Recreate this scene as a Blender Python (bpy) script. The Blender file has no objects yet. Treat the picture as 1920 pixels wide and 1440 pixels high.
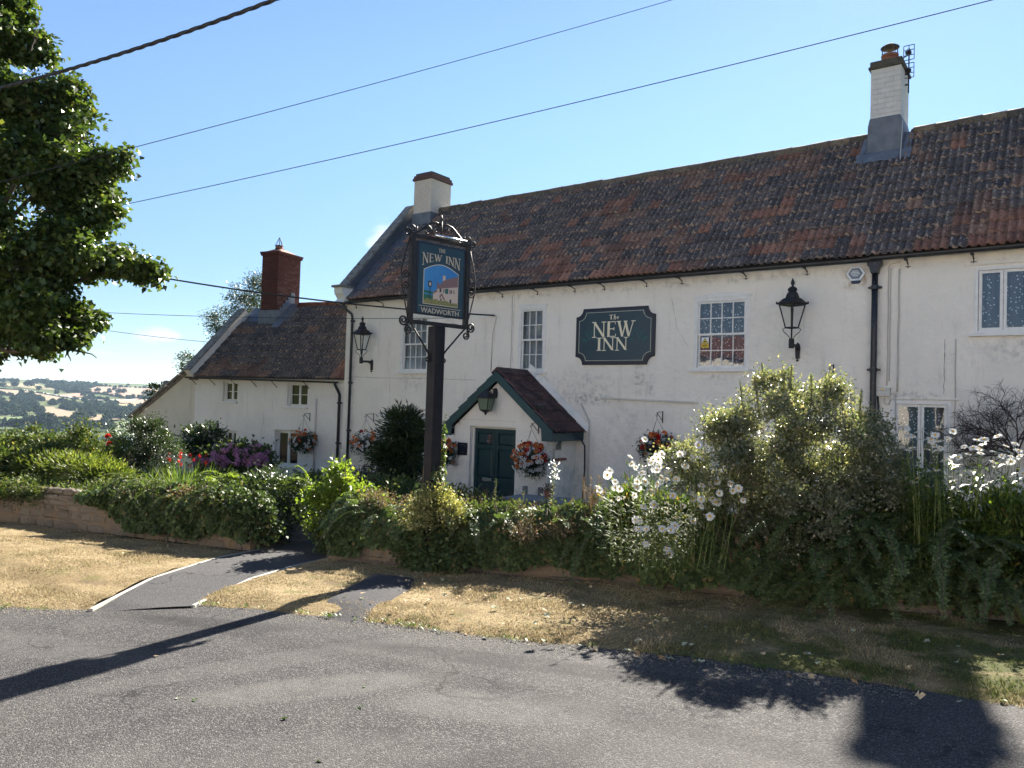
import bpy, bmesh, math, random
import numpy as np
from mathutils import Vector, Matrix, noise

random.seed(7)
rng = np.random.default_rng(7)
scene = bpy.context.scene
COL = scene.collection
Rd = math.radians

# ------------------------------------------------------------------ camera
HEAD, PITCH, ROLL = Rd(36.5), Rd(1.58), Rd(1.78)
CAM = Vector((12.209, -16.5, 0.0))
FH = Vector((-math.sin(HEAD), math.cos(HEAD), 0))      # heading on the ground
RH = Vector((math.cos(HEAD), math.sin(HEAD), 0))
ZV = Vector((0, 0, 1))
fw = math.cos(PITCH) * FH + math.sin(PITCH) * ZV
u0 = -math.sin(PITCH) * FH + math.cos(PITCH) * ZV
rt = math.cos(ROLL) * RH + math.sin(ROLL) * u0
up = -math.sin(ROLL) * RH + math.cos(ROLL) * u0
cd = bpy.data.cameras.new("camera")
cd.sensor_width = 36.0
cd.lens = 36.0 * 1440 / 1920
cd.clip_start = 0.05
cd.clip_end = 12000
cam = bpy.data.objects.new("camera", cd)
COL.objects.link(cam)
m3 = Matrix((rt, up, -fw)).transposed()
cam.matrix_world = Matrix.Translation(CAM) @ m3.to_4x4()
scene.camera = cam

# ------------------------------------------------------------------ sun, sky, exposure
SUN_EL = Rd(33.8)
SUN_AZ = Vector((-0.2016, 0.9795, 0)).normalized()     # towards the sun, behind the inn
SDIR = (SUN_AZ * math.cos(SUN_EL) + ZV * math.sin(SUN_EL)).normalized()
sl = bpy.data.lights.new("sun", 'SUN')
sl.energy = 5.0
sl.angle = Rd(0.53)
sl.color = (1.0, 0.93, 0.82)
so = bpy.data.objects.new("sun", sl)
COL.objects.link(so)
so.rotation_euler = SDIR.to_track_quat('Z', 'Y').to_euler()

world = bpy.data.worlds.new("World")
scene.world = world
world.use_nodes = True
wn, wl = world.node_tree.nodes, world.node_tree.links
wn.clear()
w_out = wn.new('ShaderNodeOutputWorld')
w_bg = wn.new('ShaderNodeBackground')
w_bg.inputs['Strength'].default_value = 0.045
sky = wn.new('ShaderNodeTexSky')
sky.sky_type = 'NISHITA'
sky.sun_disc = False
sky.sun_elevation = SUN_EL
sky.sun_rotation = math.atan2(SUN_AZ.x, SUN_AZ.y)
sky.altitude = 1500
sky.air_density = 1.0
sky.dust_density = 0.11
sky.ozone_density = 3.0
# a few thin wisps of cloud low in the sky
w_tc = wn.new('ShaderNodeTexCoord')
w_map = wn.new('ShaderNodeMapping')
w_map.inputs['Scale'].default_value = (1, 1, 2.6)
wl.new(w_tc.outputs['Generated'], w_map.inputs['Vector'])
w_nz = wn.new('ShaderNodeTexNoise')
w_nz.inputs['Scale'].default_value = 22
w_nz.inputs['Detail'].default_value = 8
w_nz.inputs['Roughness'].default_value = 0.62
wl.new(w_map.outputs[0], w_nz.inputs['Vector'])
def cloud_mask(direction, size, flat):
    sub = wn.new('ShaderNodeVectorMath'); sub.operation = 'SUBTRACT'
    wl.new(w_tc.outputs['Generated'], sub.inputs[0]); sub.inputs[1].default_value = direction
    mul = wn.new('ShaderNodeVectorMath'); mul.operation = 'MULTIPLY'
    wl.new(sub.outputs[0], mul.inputs[0]); mul.inputs[1].default_value = (1 / size, 1 / size, flat / size)
    ln = wn.new('ShaderNodeVectorMath'); ln.operation = 'LENGTH'
    wl.new(mul.outputs[0], ln.inputs[0])
    mr = wn.new('ShaderNodeMapRange')
    mr.inputs['From Min'].default_value = 1.0; mr.inputs['From Max'].default_value = 0.0
    wl.new(ln.outputs['Value'], mr.inputs['Value'])
    return mr.outputs[0]
def wmath(op, a, b):
    n = wn.new('ShaderNodeMath'); n.operation = op
    for i, q in enumerate((a, b)):
        if hasattr(q, 'node'): wl.new(q, n.inputs[i])
        else: n.inputs[i].default_value = q
    return n.outputs[0]
CLOUDS = [((-0.8773, 0.4748, 0.0703), 0.035, 2.6, 1.0), ((-0.869, 0.4901, 0.0683), 0.02, 2.6, 0.8), ((-0.7095, 0.6722, 0.2116), 0.03, 1, 0.75), ((-0.7184, 0.6678, 0.1948), 0.016, 1, 0.6), ((-0.9032, 0.4269, 0.0451), 0.03, 4, 0.5), ((-0.8755, 0.4824, 0.0266), 0.035, 6, 0.5), ((-0.8029, 0.592, 0.0703), 0.03, 4, 0.2), ((-0.4527, 0.8434, 0.2893), 0.12, 1.2, 0.12)]
acc = None
for (d, s, fl, k) in CLOUDS:
    mk = wmath('MULTIPLY', cloud_mask(d, s, fl), k)
    acc = mk if acc is None else wmath('ADD', acc, mk)
w_mr = wn.new('ShaderNodeMapRange'); w_mr.interpolation_type = 'SMOOTHSTEP'
w_mr.inputs['From Min'].default_value = 0.55; w_mr.inputs['From Max'].default_value = 1.0
wl.new(wmath('ADD', wmath('MULTIPLY', acc, 0.55), wmath('MULTIPLY', w_nz.outputs['Fac'], 0.9)), w_mr.inputs['Value'])
w_on = wmath('MULTIPLY', w_mr.outputs[0], wmath('MINIMUM', wmath('MULTIPLY', acc, 3.0), 0.9))
w_mix = wn.new('ShaderNodeMix'); w_mix.data_type = 'RGBA'
wl.new(w_on, w_mix.inputs['Factor'])
w_sep = wn.new('ShaderNodeSeparateXYZ'); wl.new(w_tc.outputs['Generated'], w_sep.inputs[0])
w_hz = wn.new('ShaderNodeMapRange'); w_hz.interpolation_type = 'SMOOTHSTEP'      # sky dimmed towards the horizon against its glare, all the way round
for k_, v_ in zip(('From Min', 'From Max', 'To Min', 'To Max'), (0.0, 0.42, 0.60, 1.0)): w_hz.inputs[k_].default_value = v_
wl.new(w_sep.outputs['Z'], w_hz.inputs['Value'])
w_mul = wn.new('ShaderNodeMix'); w_mul.data_type = 'RGBA'; w_mul.blend_type = 'MULTIPLY'; w_mul.inputs['Factor'].default_value = 1
wl.new(sky.outputs[0], w_mul.inputs[6]); wl.new(w_hz.outputs[0], w_mul.inputs[7])
wl.new(w_mul.outputs[2], w_mix.inputs[6])
w_mix.inputs[7].default_value = (4.6, 5.2, 6.0, 1)
wl.new(w_mix.outputs[2], w_bg.inputs['Color'])
wl.new(w_bg.outputs[0], w_out.inputs['Surface'])

scene.view_settings.view_transform = 'Standard'
scene.view_settings.look = 'None'
scene.view_settings.exposure = 2.35
scene.view_settings.gamma = 1.0
scene.view_settings.use_curve_mapping = False
scene.render.engine = 'CYCLES'
scene.cycles.use_denoising = True
scene.cycles.max_bounces = 8
scene.cycles.transparent_max_bounces = 12
scene.cycles.sample_clamp_indirect = 6.0

FIELDS={"straw":[[[-33.45,2508.0],[-31.99,2610.0],[-30.97,2374.0],[-30.67,2206.0],[-32.26,2270.0],[-33.45,2378.0]],[[-33.63,1752.0],[-32.52,1804.0],[-32.4,1752.0],[-33.62,1670.0]],[[-27.6,1700.0],[-25.8,1778.0],[-25.05,1734.0],[-26.49,1646.0]]],"tan":[[[-35.28,2202.0],[-33.66,2174.0],[-32.54,2154.0],[-30.05,1880.0],[-30.64,1778.0],[-31.37,1786.0],[-31.95,1904.0],[-33.09,1962.0],[-33.65,1992.0],[-35.27,1978.0]],[[-31.41,1576.0],[-30.77,1598.0],[-30.02,1494.0],[-29.27,1456.0],[-27.97,1396.0],[-28.02,1274.0],[-28.94,1260.0],[-29.55,1266.0],[-30.45,1302.0],[-31.56,1394.0]],[[-27.88,1356.0],[-26.94,1376.0],[-26.71,1302.0],[-27.71,1276.0]]],"pink":[[[-28.42,2504.0],[-27.34,2586.0],[-25.25,2516.0],[-24.26,2340.0],[-24.25,2058.0],[-26.83,1982.0],[-28.1,2144.0],[-29.32,2138.0]],[[-27.3,1888.0],[-25.55,1962.0],[-23.91,1950.0],[-24.23,1784.0],[-26.18,1754.0],[-27.29,1774.0]],[[-30.51,2016.0],[-29.32,2114.0],[-29.01,1960.0],[-29.61,1908.0]]],"green":[[[-35.2,1270.0],[-33.58,1296.0],[-32.47,1326.0],[-31.56,1368.0],[-31.17,1278.0],[-30.29,1236.0],[-30.19,1174.0],[-31.88,1154.0],[-33.56,1174.0],[-35.19,1170.0]],[[-30.12,1128.0],[-26.59,1152.0],[-26.58,1114.0],[-30.12,1098.0]],[[-26.92,1232.0],[-25.81,1286.0],[-25.74,1208.0],[-26.75,1170.0]]],"lane":[[[-32.4,2196.0],[-28.85,1854.0],[-24.9,1932.0],[-24.9,1900.0],[-28.84,1826.0],[-32.4,2158.0]]]}
WOOD=[[-2393,801,16.3,12.8],[-2153,891,7.1,9.8],[-2263,1023,14.5,10.8],[-2400,1016,20.4,8.5],[-2202,974,10.8,12.1],[-2376,1047,19.9,12.6],[-2410,1074,21.9,10.9],[-2459,860,20.3,12.5],[-2257,970,13.2,13.5],[-2212,907,10.0,13.8],[-2107,917,5.6,8.3],[-2433,850,18.9,13.2],[-2400,1006,20.2,11.5],[-2175,907,8.4,11.1],[-2539,1016,25.7,11.0],[-2518,998,24.9,12.4],[-2421,1102,22.9,10.1],[-2285,1044,15.8,12.5],[-2089,895,4.3,12.9],[-2423,896,19.2,11.4],[-2474,912,21.8,13.6],[-2497,889,22.5,9.7],[-2453,906,20.7,11.2],[-2590,1050,27.7,12.6],[-2306,1060,17.1,8.1],[-2368,988,18.4,9.6],[-2456,1038,23.2,10.2],[-2314,1000,16.2,12.7],[-2579,1018,27.0,10.7],[-2275,1022,15.0,13.8],[-2175,941,9.0,11.4],[-2262,948,13.0,11.4],[-2435,1015,21.9,12.0],[-2187,903,8.8,10.3],[-2009,902,1.0,8.8],[-2139,889,6.4,8.1],[-2370,1041,19.5,10.6],[-2450,984,22.0,13.3],[-2060,934,3.8,8.8],[-2135,905,6.5,10.7],[-2171,895,8.0,10.1],[-2236,927,11.4,12.2],[-2395,943,18.8,10.6],[-1992,887,-0.1,9.4],[-2459,883,20.6,11.6],[-2034,890,1.8,11.0],[-2241,915,11.4,9.1],[-2432,1013,21.7,8.8],[-2323,1076,18.1,10.3],[-2211,959,10.9,12.4],[-2492,994,24.0,9.1],[-2043,859,1.6,9.4],[-2203,922,9.9,12.8],[-2388,1058,20.6,9.5],[-2381,785,15.6,9.8],[-2467,1042,23.8,9.9],[-2397,814,16.7,11.6],[-2474,1056,24.3,10.1],[-2007,878,0.4,8.5],[-2410,1116,22.8,10.8],[-2325,1056,17.9,13.0],[-2419,822,17.9,12.3],[-2542,926,24.7,8.5],[-2418,1051,21.8,9.2],[-2117,948,6.6,12.0],[-2326,1084,18.4,8.5],[-2211,944,10.7,12.5],[-2428,833,18.4,12.3],[-2485,876,21.7,11.0],[-2399,967,19.4,11.5],[-2082,871,3.6,9.5],[-2535,842,23.4,8.7],[-2416,1050,21.7,11.0],[-2490,959,23.3,8.3],[-2392,1010,19.9,11.0],[-2184,956,9.7,11.4],[-2442,998,21.9,12.7],[-2422,796,17.6,12.7],[-2467,813,19.9,11.0],[-2236,947,11.8,8.2],[-2480,919,22.2,8.0],[-2181,992,10.3,9.7],[-2453,962,21.7,13.3],[-2136,956,7.6,10.3],[-1993,870,-0.4,10.2],[-2578,1021,27.0,8.6],[-2119,884,5.5,13.6],[-2323,1043,17.5,10.1],[-2060,895,3.1,8.9],[-2495,931,23.0,11.8],[-2317,983,16.0,15.0],[-2278,956,13.8,11.9],[-2320,960,15.7,14.8],[-1940,850,-3.2,14.4],[-2002,853,-0.3,12.2],[-2115,935,6.2,11.6],[-2269,1011,14.5,11.6],[-2212,986,11.5,10.3],[-2075,932,4.4,9.3],[-2311,1036,16.8,13.5],[-2109,948,6.2,12.9],[-2105,888,4.9,9.5],[-2205,937,10.3,10.0],[-2256,977,13.2,9.7],[-2045,884,2.2,14.0],[-1966,855,-1.9,13.9],[-2208,1010,11.8,11.8],[-2111,883,5.1,10.1],[-2092,906,4.7,9.7],[-2208,966,10.9,9.5],[-2038,881,1.8,10.8],[-2065,878,3.0,11.9],[-2268,965,13.5,13.5],[-2214,992,11.7,14.3],[-2036,875,1.6,14.7],[-2292,1004,15.4,12.6],[-2301,984,15.4,9.9],[-2211,1013,12.0,9.3],[-2130,890,6.0,10.2],[-2208,926,10.2,14.3],[-2011,873,0.5,12.1],[-2102,890,4.8,12.0],[-2198,940,10.0,9.5],[-1976,864,-1.3,14.2],[-1937,832,-3.7,9.6],[-2328,971,16.3,12.0],[-2103,932,5.7,14.3],[-2059,922,3.6,12.6],[-2142,902,6.8,12.9],[-2242,993,13.0,10.6],[-1345,446,-36.3,11.6],[-1522,504,-28.4,8.7],[-1512,556,-28.0,12.3],[-1353,461,-35.9,11.2],[-1316,518,-36.4,12.7],[-1668,611,-20.3,9.6],[-1490,563,-28.9,11.3],[-1352,446,-36.1,9.9],[-1299,451,-37.8,10.0],[-1493,532,-29.2,8.5],[-1255,432,-39.5,11.8],[-1342,462,-36.2,12.0],[-1640,628,-21.2,8.8],[-1360,517,-35.0,12.4],[-1233,402,-40.5,12.4],[-1323,448,-37.0,8.0],[-1455,565,-30.4,11.7],[-1657,635,-20.4,12.4],[-1578,520,-25.7,10.3],[-1351,459,-36.0,9.0],[-1300,478,-37.4,12.8],[-1516,533,-28.2,10.9],[-1233,456,-39.9,10.9],[-1511,535,-28.4,11.6],[-1629,603,-22.1,9.5],[-1422,474,-33.3,9.9],[-1407,469,-34.0,11.3],[-1271,440,-38.8,8.5],[-1325,431,-37.1,10.8],[-1277,459,-38.4,11.2],[-1418,510,-32.9,13.0],[-1452,504,-31.5,10.4],[-1636,606,-21.8,11.3],[-1472,477,-31.0,10.2],[-1388,505,-34.2,11.0],[-1495,484,-29.9,11.7],[-1274,448,-38.6,10.7],[-1337,487,-36.1,12.9],[-1596,515,-24.9,8.4],[-1652,557,-21.9,12.9],[-1430,475,-32.9,12.4],[-1536,549,-27.1,9.5],[-1506,532,-28.7,10.4],[-1621,572,-23.0,12.4],[-1389,551,-33.4,8.5],[-1479,579,-29.1,9.9],[-1234,419,-40.3,11.5],[-1476,508,-30.4,10.1],[-1340,468,-36.2,12.7],[-1267,410,-39.3,12.2],[-1216,409,-41.0,12.4],[-1610,607,-22.9,10.2],[-1396,529,-33.5,8.3],[-1457,553,-30.5,9.1],[-1609,559,-23.7,9.8],[-1212,390,-41.5,8.7],[-1509,523,-28.7,10.3],[-1250,432,-39.6,8.9],[-1273,416,-39.0,8.8],[-1249,471,-39.2,9.1],[-1391,479,-34.4,12.3],[-1424,551,-31.9,10.8],[-1584,607,-24.0,12.7],[-1544,599,-25.9,11.1],[-1352,509,-35.3,8.4],[-1545,504,-27.4,8.5],[-1312,469,-37.1,10.9],[-1422,556,-31.9,10.2],[-1226,404,-40.7,11.4],[-1372,449,-35.4,10.4],[-1646,625,-21.0,11.3],[-1474,542,-29.9,8.6],[-1643,615,-21.3,9.7],[-1504,487,-29.4,9.2],[-1335,491,-36.1,11.5],[-1414,600,-31.5,9.6],[-1408,604,-31.7,10.9],[-1503,651,-26.7,8.9],[-1523,662,-25.7,10.7],[-1444,611,-30.0,10.4],[-1431,632,-30.2,9.9],[-1453,637,-29.1,8.7],[-1523,630,-26.3,7.9],[-1461,648,-28.6,7.9],[-1382,613,-32.6,7.5],[-1458,640,-28.9,7.7],[-1419,598,-31.3,7.7],[-1467,634,-28.6,9.1],[-1428,613,-30.6,9.5],[-1555,663,-24.3,8.9],[-1572,644,-23.9,8.2],[-1449,635,-29.3,8.7],[-1428,604,-30.8,10.3],[-1555,662,-24.3,8.0],[-1583,662,-23.1,8.7],[-1503,652,-26.7,10.8],[-1407,627,-31.3,10.2],[-1604,659,-22.2,7.3],[-1420,597,-31.3,7.1],[-1452,614,-29.6,10.4],[-1541,664,-24.9,7.3],[-1401,600,-32.0,10.3],[-1560,676,-23.8,7.3],[-1534,629,-25.8,9.1],[-1410,605,-31.6,8.0],[-1383,596,-32.9,7.1],[-1429,611,-30.6,9.4],[-1388,601,-32.6,7.6],[-1488,650,-27.4,10.7],[-1292,636,-35.5,10.6],[-1386,683,-31.0,8.4],[-1406,634,-31.2,7.9],[-1347,650,-33.3,10.7],[-1467,705,-27.2,8.5],[-1373,647,-32.3,10.8],[-1442,689,-28.6,8.1],[-1362,669,-32.3,9.2],[-1357,629,-33.3,8.8],[-1325,604,-34.9,10.9],[-1273,606,-36.5,8.1],[-1397,684,-30.5,10.3],[-1292,617,-35.8,9.4],[-1308,612,-35.3,10.8],[-1470,662,-27.9,8.4],[-1398,664,-30.9,10.8],[-1450,663,-28.8,7.3],[-1357,620,-33.5,7.2],[-1297,639,-35.3,7.3],[-1481,700,-26.7,7.7],[-1485,672,-27.1,8.9],[-1369,669,-32.0,8.8],[-1525,690,-25.0,9.3],[-1364,671,-32.2,10.8],[-1448,652,-29.1,10.7],[-1388,672,-31.2,8.5],[-1540,705,-24.1,9.7],[-1296,627,-35.5,7.8],[-1362,643,-32.9,7.2],[-1320,601,-35.1,9.0],[-1337,648,-33.8,7.4],[-1494,691,-26.3,10.5],[-1416,641,-30.6,11.0],[-1392,630,-31.9,9.7],[-1400,655,-31.0,8.2],[-1370,658,-32.2,8.7],[-1450,703,-27.9,9.4],[-1436,696,-28.7,7.1],[-1313,638,-34.8,7.1],[-1406,667,-30.5,10.9],[-1042,432,-47.9,9.2],[-986,401,-50.7,9.7],[-1063,430,-47.1,7.9],[-1015,383,-49.9,8.6],[-1044,433,-47.8,7.4],[-1007,414,-49.7,7.7],[-1009,399,-49.9,8.0],[-1064,421,-47.2,8.5],[-1036,388,-48.9,9.2],[-1038,412,-48.5,9.3],[-1012,384,-50.0,7.9],[-1015,404,-49.5,8.8],[-989,404,-50.6,9.9],[-1057,423,-47.5,7.0],[-1031,391,-49.1,8.9],[-987,405,-50.6,9.8],[-983,403,-50.8,10.0],[-1056,427,-47.5,8.7],[-1007,392,-50.1,7.9],[-1039,429,-48.1,8.4],[-987,371,-51.1,9.7],[-1046,433,-47.8,8.0],[-1031,385,-49.2,7.2],[-986,402,-50.7,9.8],[-1027,418,-48.8,8.1],[-1029,411,-48.8,9.9],[-1057,473,-46.6,9.9],[-1073,467,-46.0,6.3],[-1041,498,-46.8,7.8],[-1002,477,-48.7,6.8],[-1020,434,-48.8,9.8],[-1028,465,-47.9,6.1],[-1042,472,-47.2,7.7],[-1094,508,-44.4,6.9],[-1055,453,-47.0,9.2],[-1017,436,-48.9,7.4],[-1084,467,-45.6,9.1],[-1066,447,-46.7,7.2],[-1062,481,-46.2,6.4],[-1010,432,-49.3,8.3],[-998,477,-48.9,8.4],[-1052,503,-46.2,7.2],[-1064,501,-45.8,7.1],[-1062,477,-46.3,9.8],[-1022,487,-47.8,9.6],[-1081,469,-45.7,7.4],[-1084,461,-45.7,6.4],[-1061,464,-46.6,8.2],[-1069,503,-45.5,7.5],[-1094,494,-44.7,6.1],[-1027,489,-47.5,7.9],[-999,470,-49.0,8.3],[-1015,487,-48.0,6.4],[-1079,482,-45.5,9.8],[-1065,508,-45.6,6.5],[-1080,482,-45.5,8.7],[-1699,858,-13.9,8.7],[-1862,1020,-2.9,8.8],[-1680,877,-14.3,9.3],[-1828,999,-4.9,7.8],[-1865,1019,-2.8,9.7],[-1694,915,-12.8,9.0],[-1695,858,-14.1,8.8],[-1748,911,-10.5,7.4],[-1788,952,-7.8,8.8],[-1689,903,-13.3,6.1],[-1690,889,-13.6,8.7],[-1800,941,-7.5,6.1],[-1687,891,-13.7,9.3],[-1763,951,-8.9,7.0],[-1695,892,-13.3,7.3],[-1749,956,-9.4,9.1],[-1710,872,-13.1,6.0],[-1718,901,-12.1,6.5],[-1697,919,-12.6,8.3],[-1750,963,-9.2,8.4],[-1686,850,-14.7,7.4],[-1764,950,-8.9,6.6],[-1532,714,-24.3,8.0],[-1628,730,-19.9,8.7],[-1624,728,-20.1,8.6],[-1718,792,-14.5,6.8],[-1720,773,-14.8,6.2],[-1696,778,-15.8,6.4],[-1553,725,-23.2,7.6],[-1688,785,-16.0,6.9],[-1674,783,-16.7,8.7],[-1677,761,-17.0,8.1],[-1581,722,-22.1,8.9],[-1630,750,-19.4,6.1],[-1640,780,-18.3,9.0],[-1692,763,-16.3,7.6],[-1542,743,-23.3,8.6],[-1671,785,-16.8,7.7],[-1656,787,-17.4,6.7],[-1554,760,-22.4,6.0],[-1585,770,-20.9,6.7],[-1531,729,-24.0,6.2],[-1737,794,-13.6,8.6],[-1742,782,-13.6,6.3],[-1400,752,-29.0,9.9],[-1412,704,-29.5,6.7],[-1395,728,-29.7,7.4],[-1252,674,-36.1,6.0],[-1254,634,-36.7,7.3],[-1250,638,-36.7,7.9],[-1423,718,-28.8,7.2],[-1448,781,-26.3,6.3],[-1275,633,-36.0,6.1],[-1365,694,-31.7,7.7],[-1174,603,-39.7,7.2],[-1195,597,-39.1,6.9],[-1228,667,-36.9,8.5],[-1226,606,-38.0,9.3],[-1407,727,-29.2,9.9],[-1243,652,-36.7,6.8],[-1331,673,-33.5,9.9],[-1439,786,-26.6,9.4],[-1384,710,-30.5,7.7],[-1215,601,-38.4,8.8],[-1390,725,-30.0,9.1],[-1344,717,-32.0,8.3],[-1263,635,-36.4,6.8],[-1190,607,-39.1,9.2],[-1252,668,-36.2,8.7],[-1202,606,-38.8,9.9],[-1135,570,-41.5,9.3],[-1280,640,-35.8,7.1],[-1343,715,-32.1,7.6],[-1366,714,-31.2,9.2]]
HEDGE=[[-2035,721,-1.2,3.3],[-2035,726,-1.1,3.9],[-2033,727,-1.2,3.4],[-2038,731,-0.9,3.8],[-2031,732,-1.2,3.9],[-2030,736,-1.2,2.6],[-2022,734,-1.6,3.1],[-2036,741,-0.8,3.3],[-2037,745,-0.7,2.6],[-2021,742,-1.5,2.6],[-2022,744,-1.4,2.7],[-2029,750,-1.0,4.0],[-2024,751,-1.2,3.6],[-2019,752,-1.4,3.1],[-2027,759,-0.9,3.9],[-2012,754,-1.7,3.6],[-2028,763,-0.8,3.9],[-2017,763,-1.3,2.6],[-1989,759,-2.7,2.7],[-1979,762,-3.1,2.7],[-1950,754,-4.6,3.4],[-1927,751,-5.7,3.3],[-1923,758,-5.8,3.4],[-1897,753,-7.1,4.0],[-1886,753,-7.6,3.6],[-1857,749,-9.0,3.7],[-1840,744,-9.9,3.1],[-1828,747,-10.4,2.7],[-1811,746,-11.2,3.6],[-1793,742,-12.1,2.9],[-1772,740,-13.1,3.9],[-1748,735,-14.3,2.7],[-1738,737,-14.7,3.6],[-1722,736,-15.5,3.5],[-1285,505,-37.6,4.6],[-1270,504,-38.1,4.8],[-1254,501,-38.6,3.4],[-1245,501,-38.9,4.8],[-1220,495,-39.8,4.6],[-1213,495,-40.0,4.5],[-1199,494,-40.5,3.5],[-1189,492,-40.9,3.0],[-1174,490,-41.5,4.0],[-1171,492,-41.5,4.3],[-1170,495,-41.5,4.6],[-1160,493,-42.0,3.6],[-1152,491,-42.4,3.4],[-1145,492,-42.6,4.9],[-1144,495,-42.6,4.4],[-1139,495,-42.8,3.3],[-2079,673,0.1,4.1],[-2085,679,0.5,4.9],[-2073,680,-0.1,4.9],[-2082,690,0.5,4.6],[-2055,687,-0.8,4.4],[-2065,696,-0.2,3.2],[-2080,708,0.7,4.0],[-2063,708,-0.1,3.7],[-2067,716,0.2,3.8],[-2054,717,-0.4,4.3],[-2052,722,-0.4,3.8],[-2057,730,0.0,3.9],[-2267,1049,15.2,4.5],[-2272,1067,15.7,7.3],[-2268,1079,15.8,7.5],[-2262,1088,15.7,5.3],[-2231,1087,14.4,6.2],[-2234,1104,14.9,7.1],[-2240,1123,15.6,5.4],[-2238,1135,15.7,4.1],[-2219,1141,15.1,5.1],[-2213,1150,15.0,5.1],[-2201,1158,14.7,6.7],[-2200,1174,15.0,6.8],[-2189,1185,14.8,7.6],[-2169,1188,14.0,6.8],[-1822,646,-12.5,7.3],[-1810,648,-13.0,6.8],[-1803,656,-13.2,6.5],[-1790,657,-13.8,5.7],[-1785,666,-13.9,5.6],[-1765,668,-14.8,7.5],[-1770,675,-14.4,8.9],[-1753,676,-15.2,8.8],[-1738,675,-15.9,5.7],[-1720,672,-16.8,7.0],[-1708,669,-17.4,5.4],[-1684,664,-18.6,8.2],[-1671,660,-19.3,7.3],[-1658,659,-19.9,6.7],[-1647,656,-20.5,6.8],[-1627,650,-21.4,8.0],[-1915,848,-4.4,5.7],[-1910,854,-4.5,7.8],[-1905,859,-4.6,7.5],[-1897,862,-4.9,7.4],[-1890,865,-5.2,4.6],[-1892,874,-4.9,5.0],[-1891,881,-4.8,5.5],[-1881,883,-5.2,4.0],[-1860,881,-6.2,7.9],[-1838,876,-7.3,4.9],[-1818,875,-8.2,5.1],[-1800,871,-9.1,4.5],[-1780,870,-10.0,7.4],[-1748,863,-11.6,7.1],[-1735,862,-12.2,5.2],[-1738,875,-11.8,7.4],[-1742,889,-11.3,5.6],[-1735,898,-11.4,6.7],[-1735,911,-11.1,7.8],[-1739,925,-10.6,5.2],[-1747,943,-9.8,5.3],[-1747,956,-9.5,5.2]]
LONE=[[-2147,794,5.1,11],[-2159,834,6.3,12],[-2009,795,-1.1,8],[-1995,927,0.9,7],[-1926,922,-2.3,8],[-1906,936,-2.9,9],[-1909,949,-2.5,9],[-2058,1000,5.1,6],[-2359,1189,22.1,5],[-1864,774,-8.2,7],[-1102,486,-44.5,12],[-1085,473,-45.4,9],[-1033,398,-48.9,12],[-1027,411,-48.9,13],[-1026,420,-48.8,9],[-1017,399,-49.5,6],[-1043,445,-47.7,9],[-1191,541,-40.1,8],[-1286,597,-36.2,10],[-1136,540,-42.1,9],[-1173,568,-40.2,8],[-1142,561,-41.5,7],[-1311,633,-34.9,9],[-1646,718,-19.3,6],[-1812,683,-12.3,8],[-1724,667,-16.7,9],[-1008,478,-48.5,5],[-1014,456,-48.6,8],[-1012,465,-48.6,7],[-1053,495,-46.3,8],[-1046,373,-48.7,8],[-1042,360,-49.1,10],[-1042,384,-48.7,9],[-1296,642,-35.3,8],[-1372,694,-31.4,8],[-1397,724,-29.7,7],[-1790,799,-11.1,6],[-1734,791,-13.8,7],[-1868,984,-3.5,8],[-1849,991,-4.2,9],[-1721,876,-12.5,7],[-2110,756,2.8,9],[-2120,862,5.1,9],[-1024,425,-48.8,6],[-1036,526,-46.4,7],[-1517,624,-26.6,7],[-1548,654,-24.8,8]]
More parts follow.
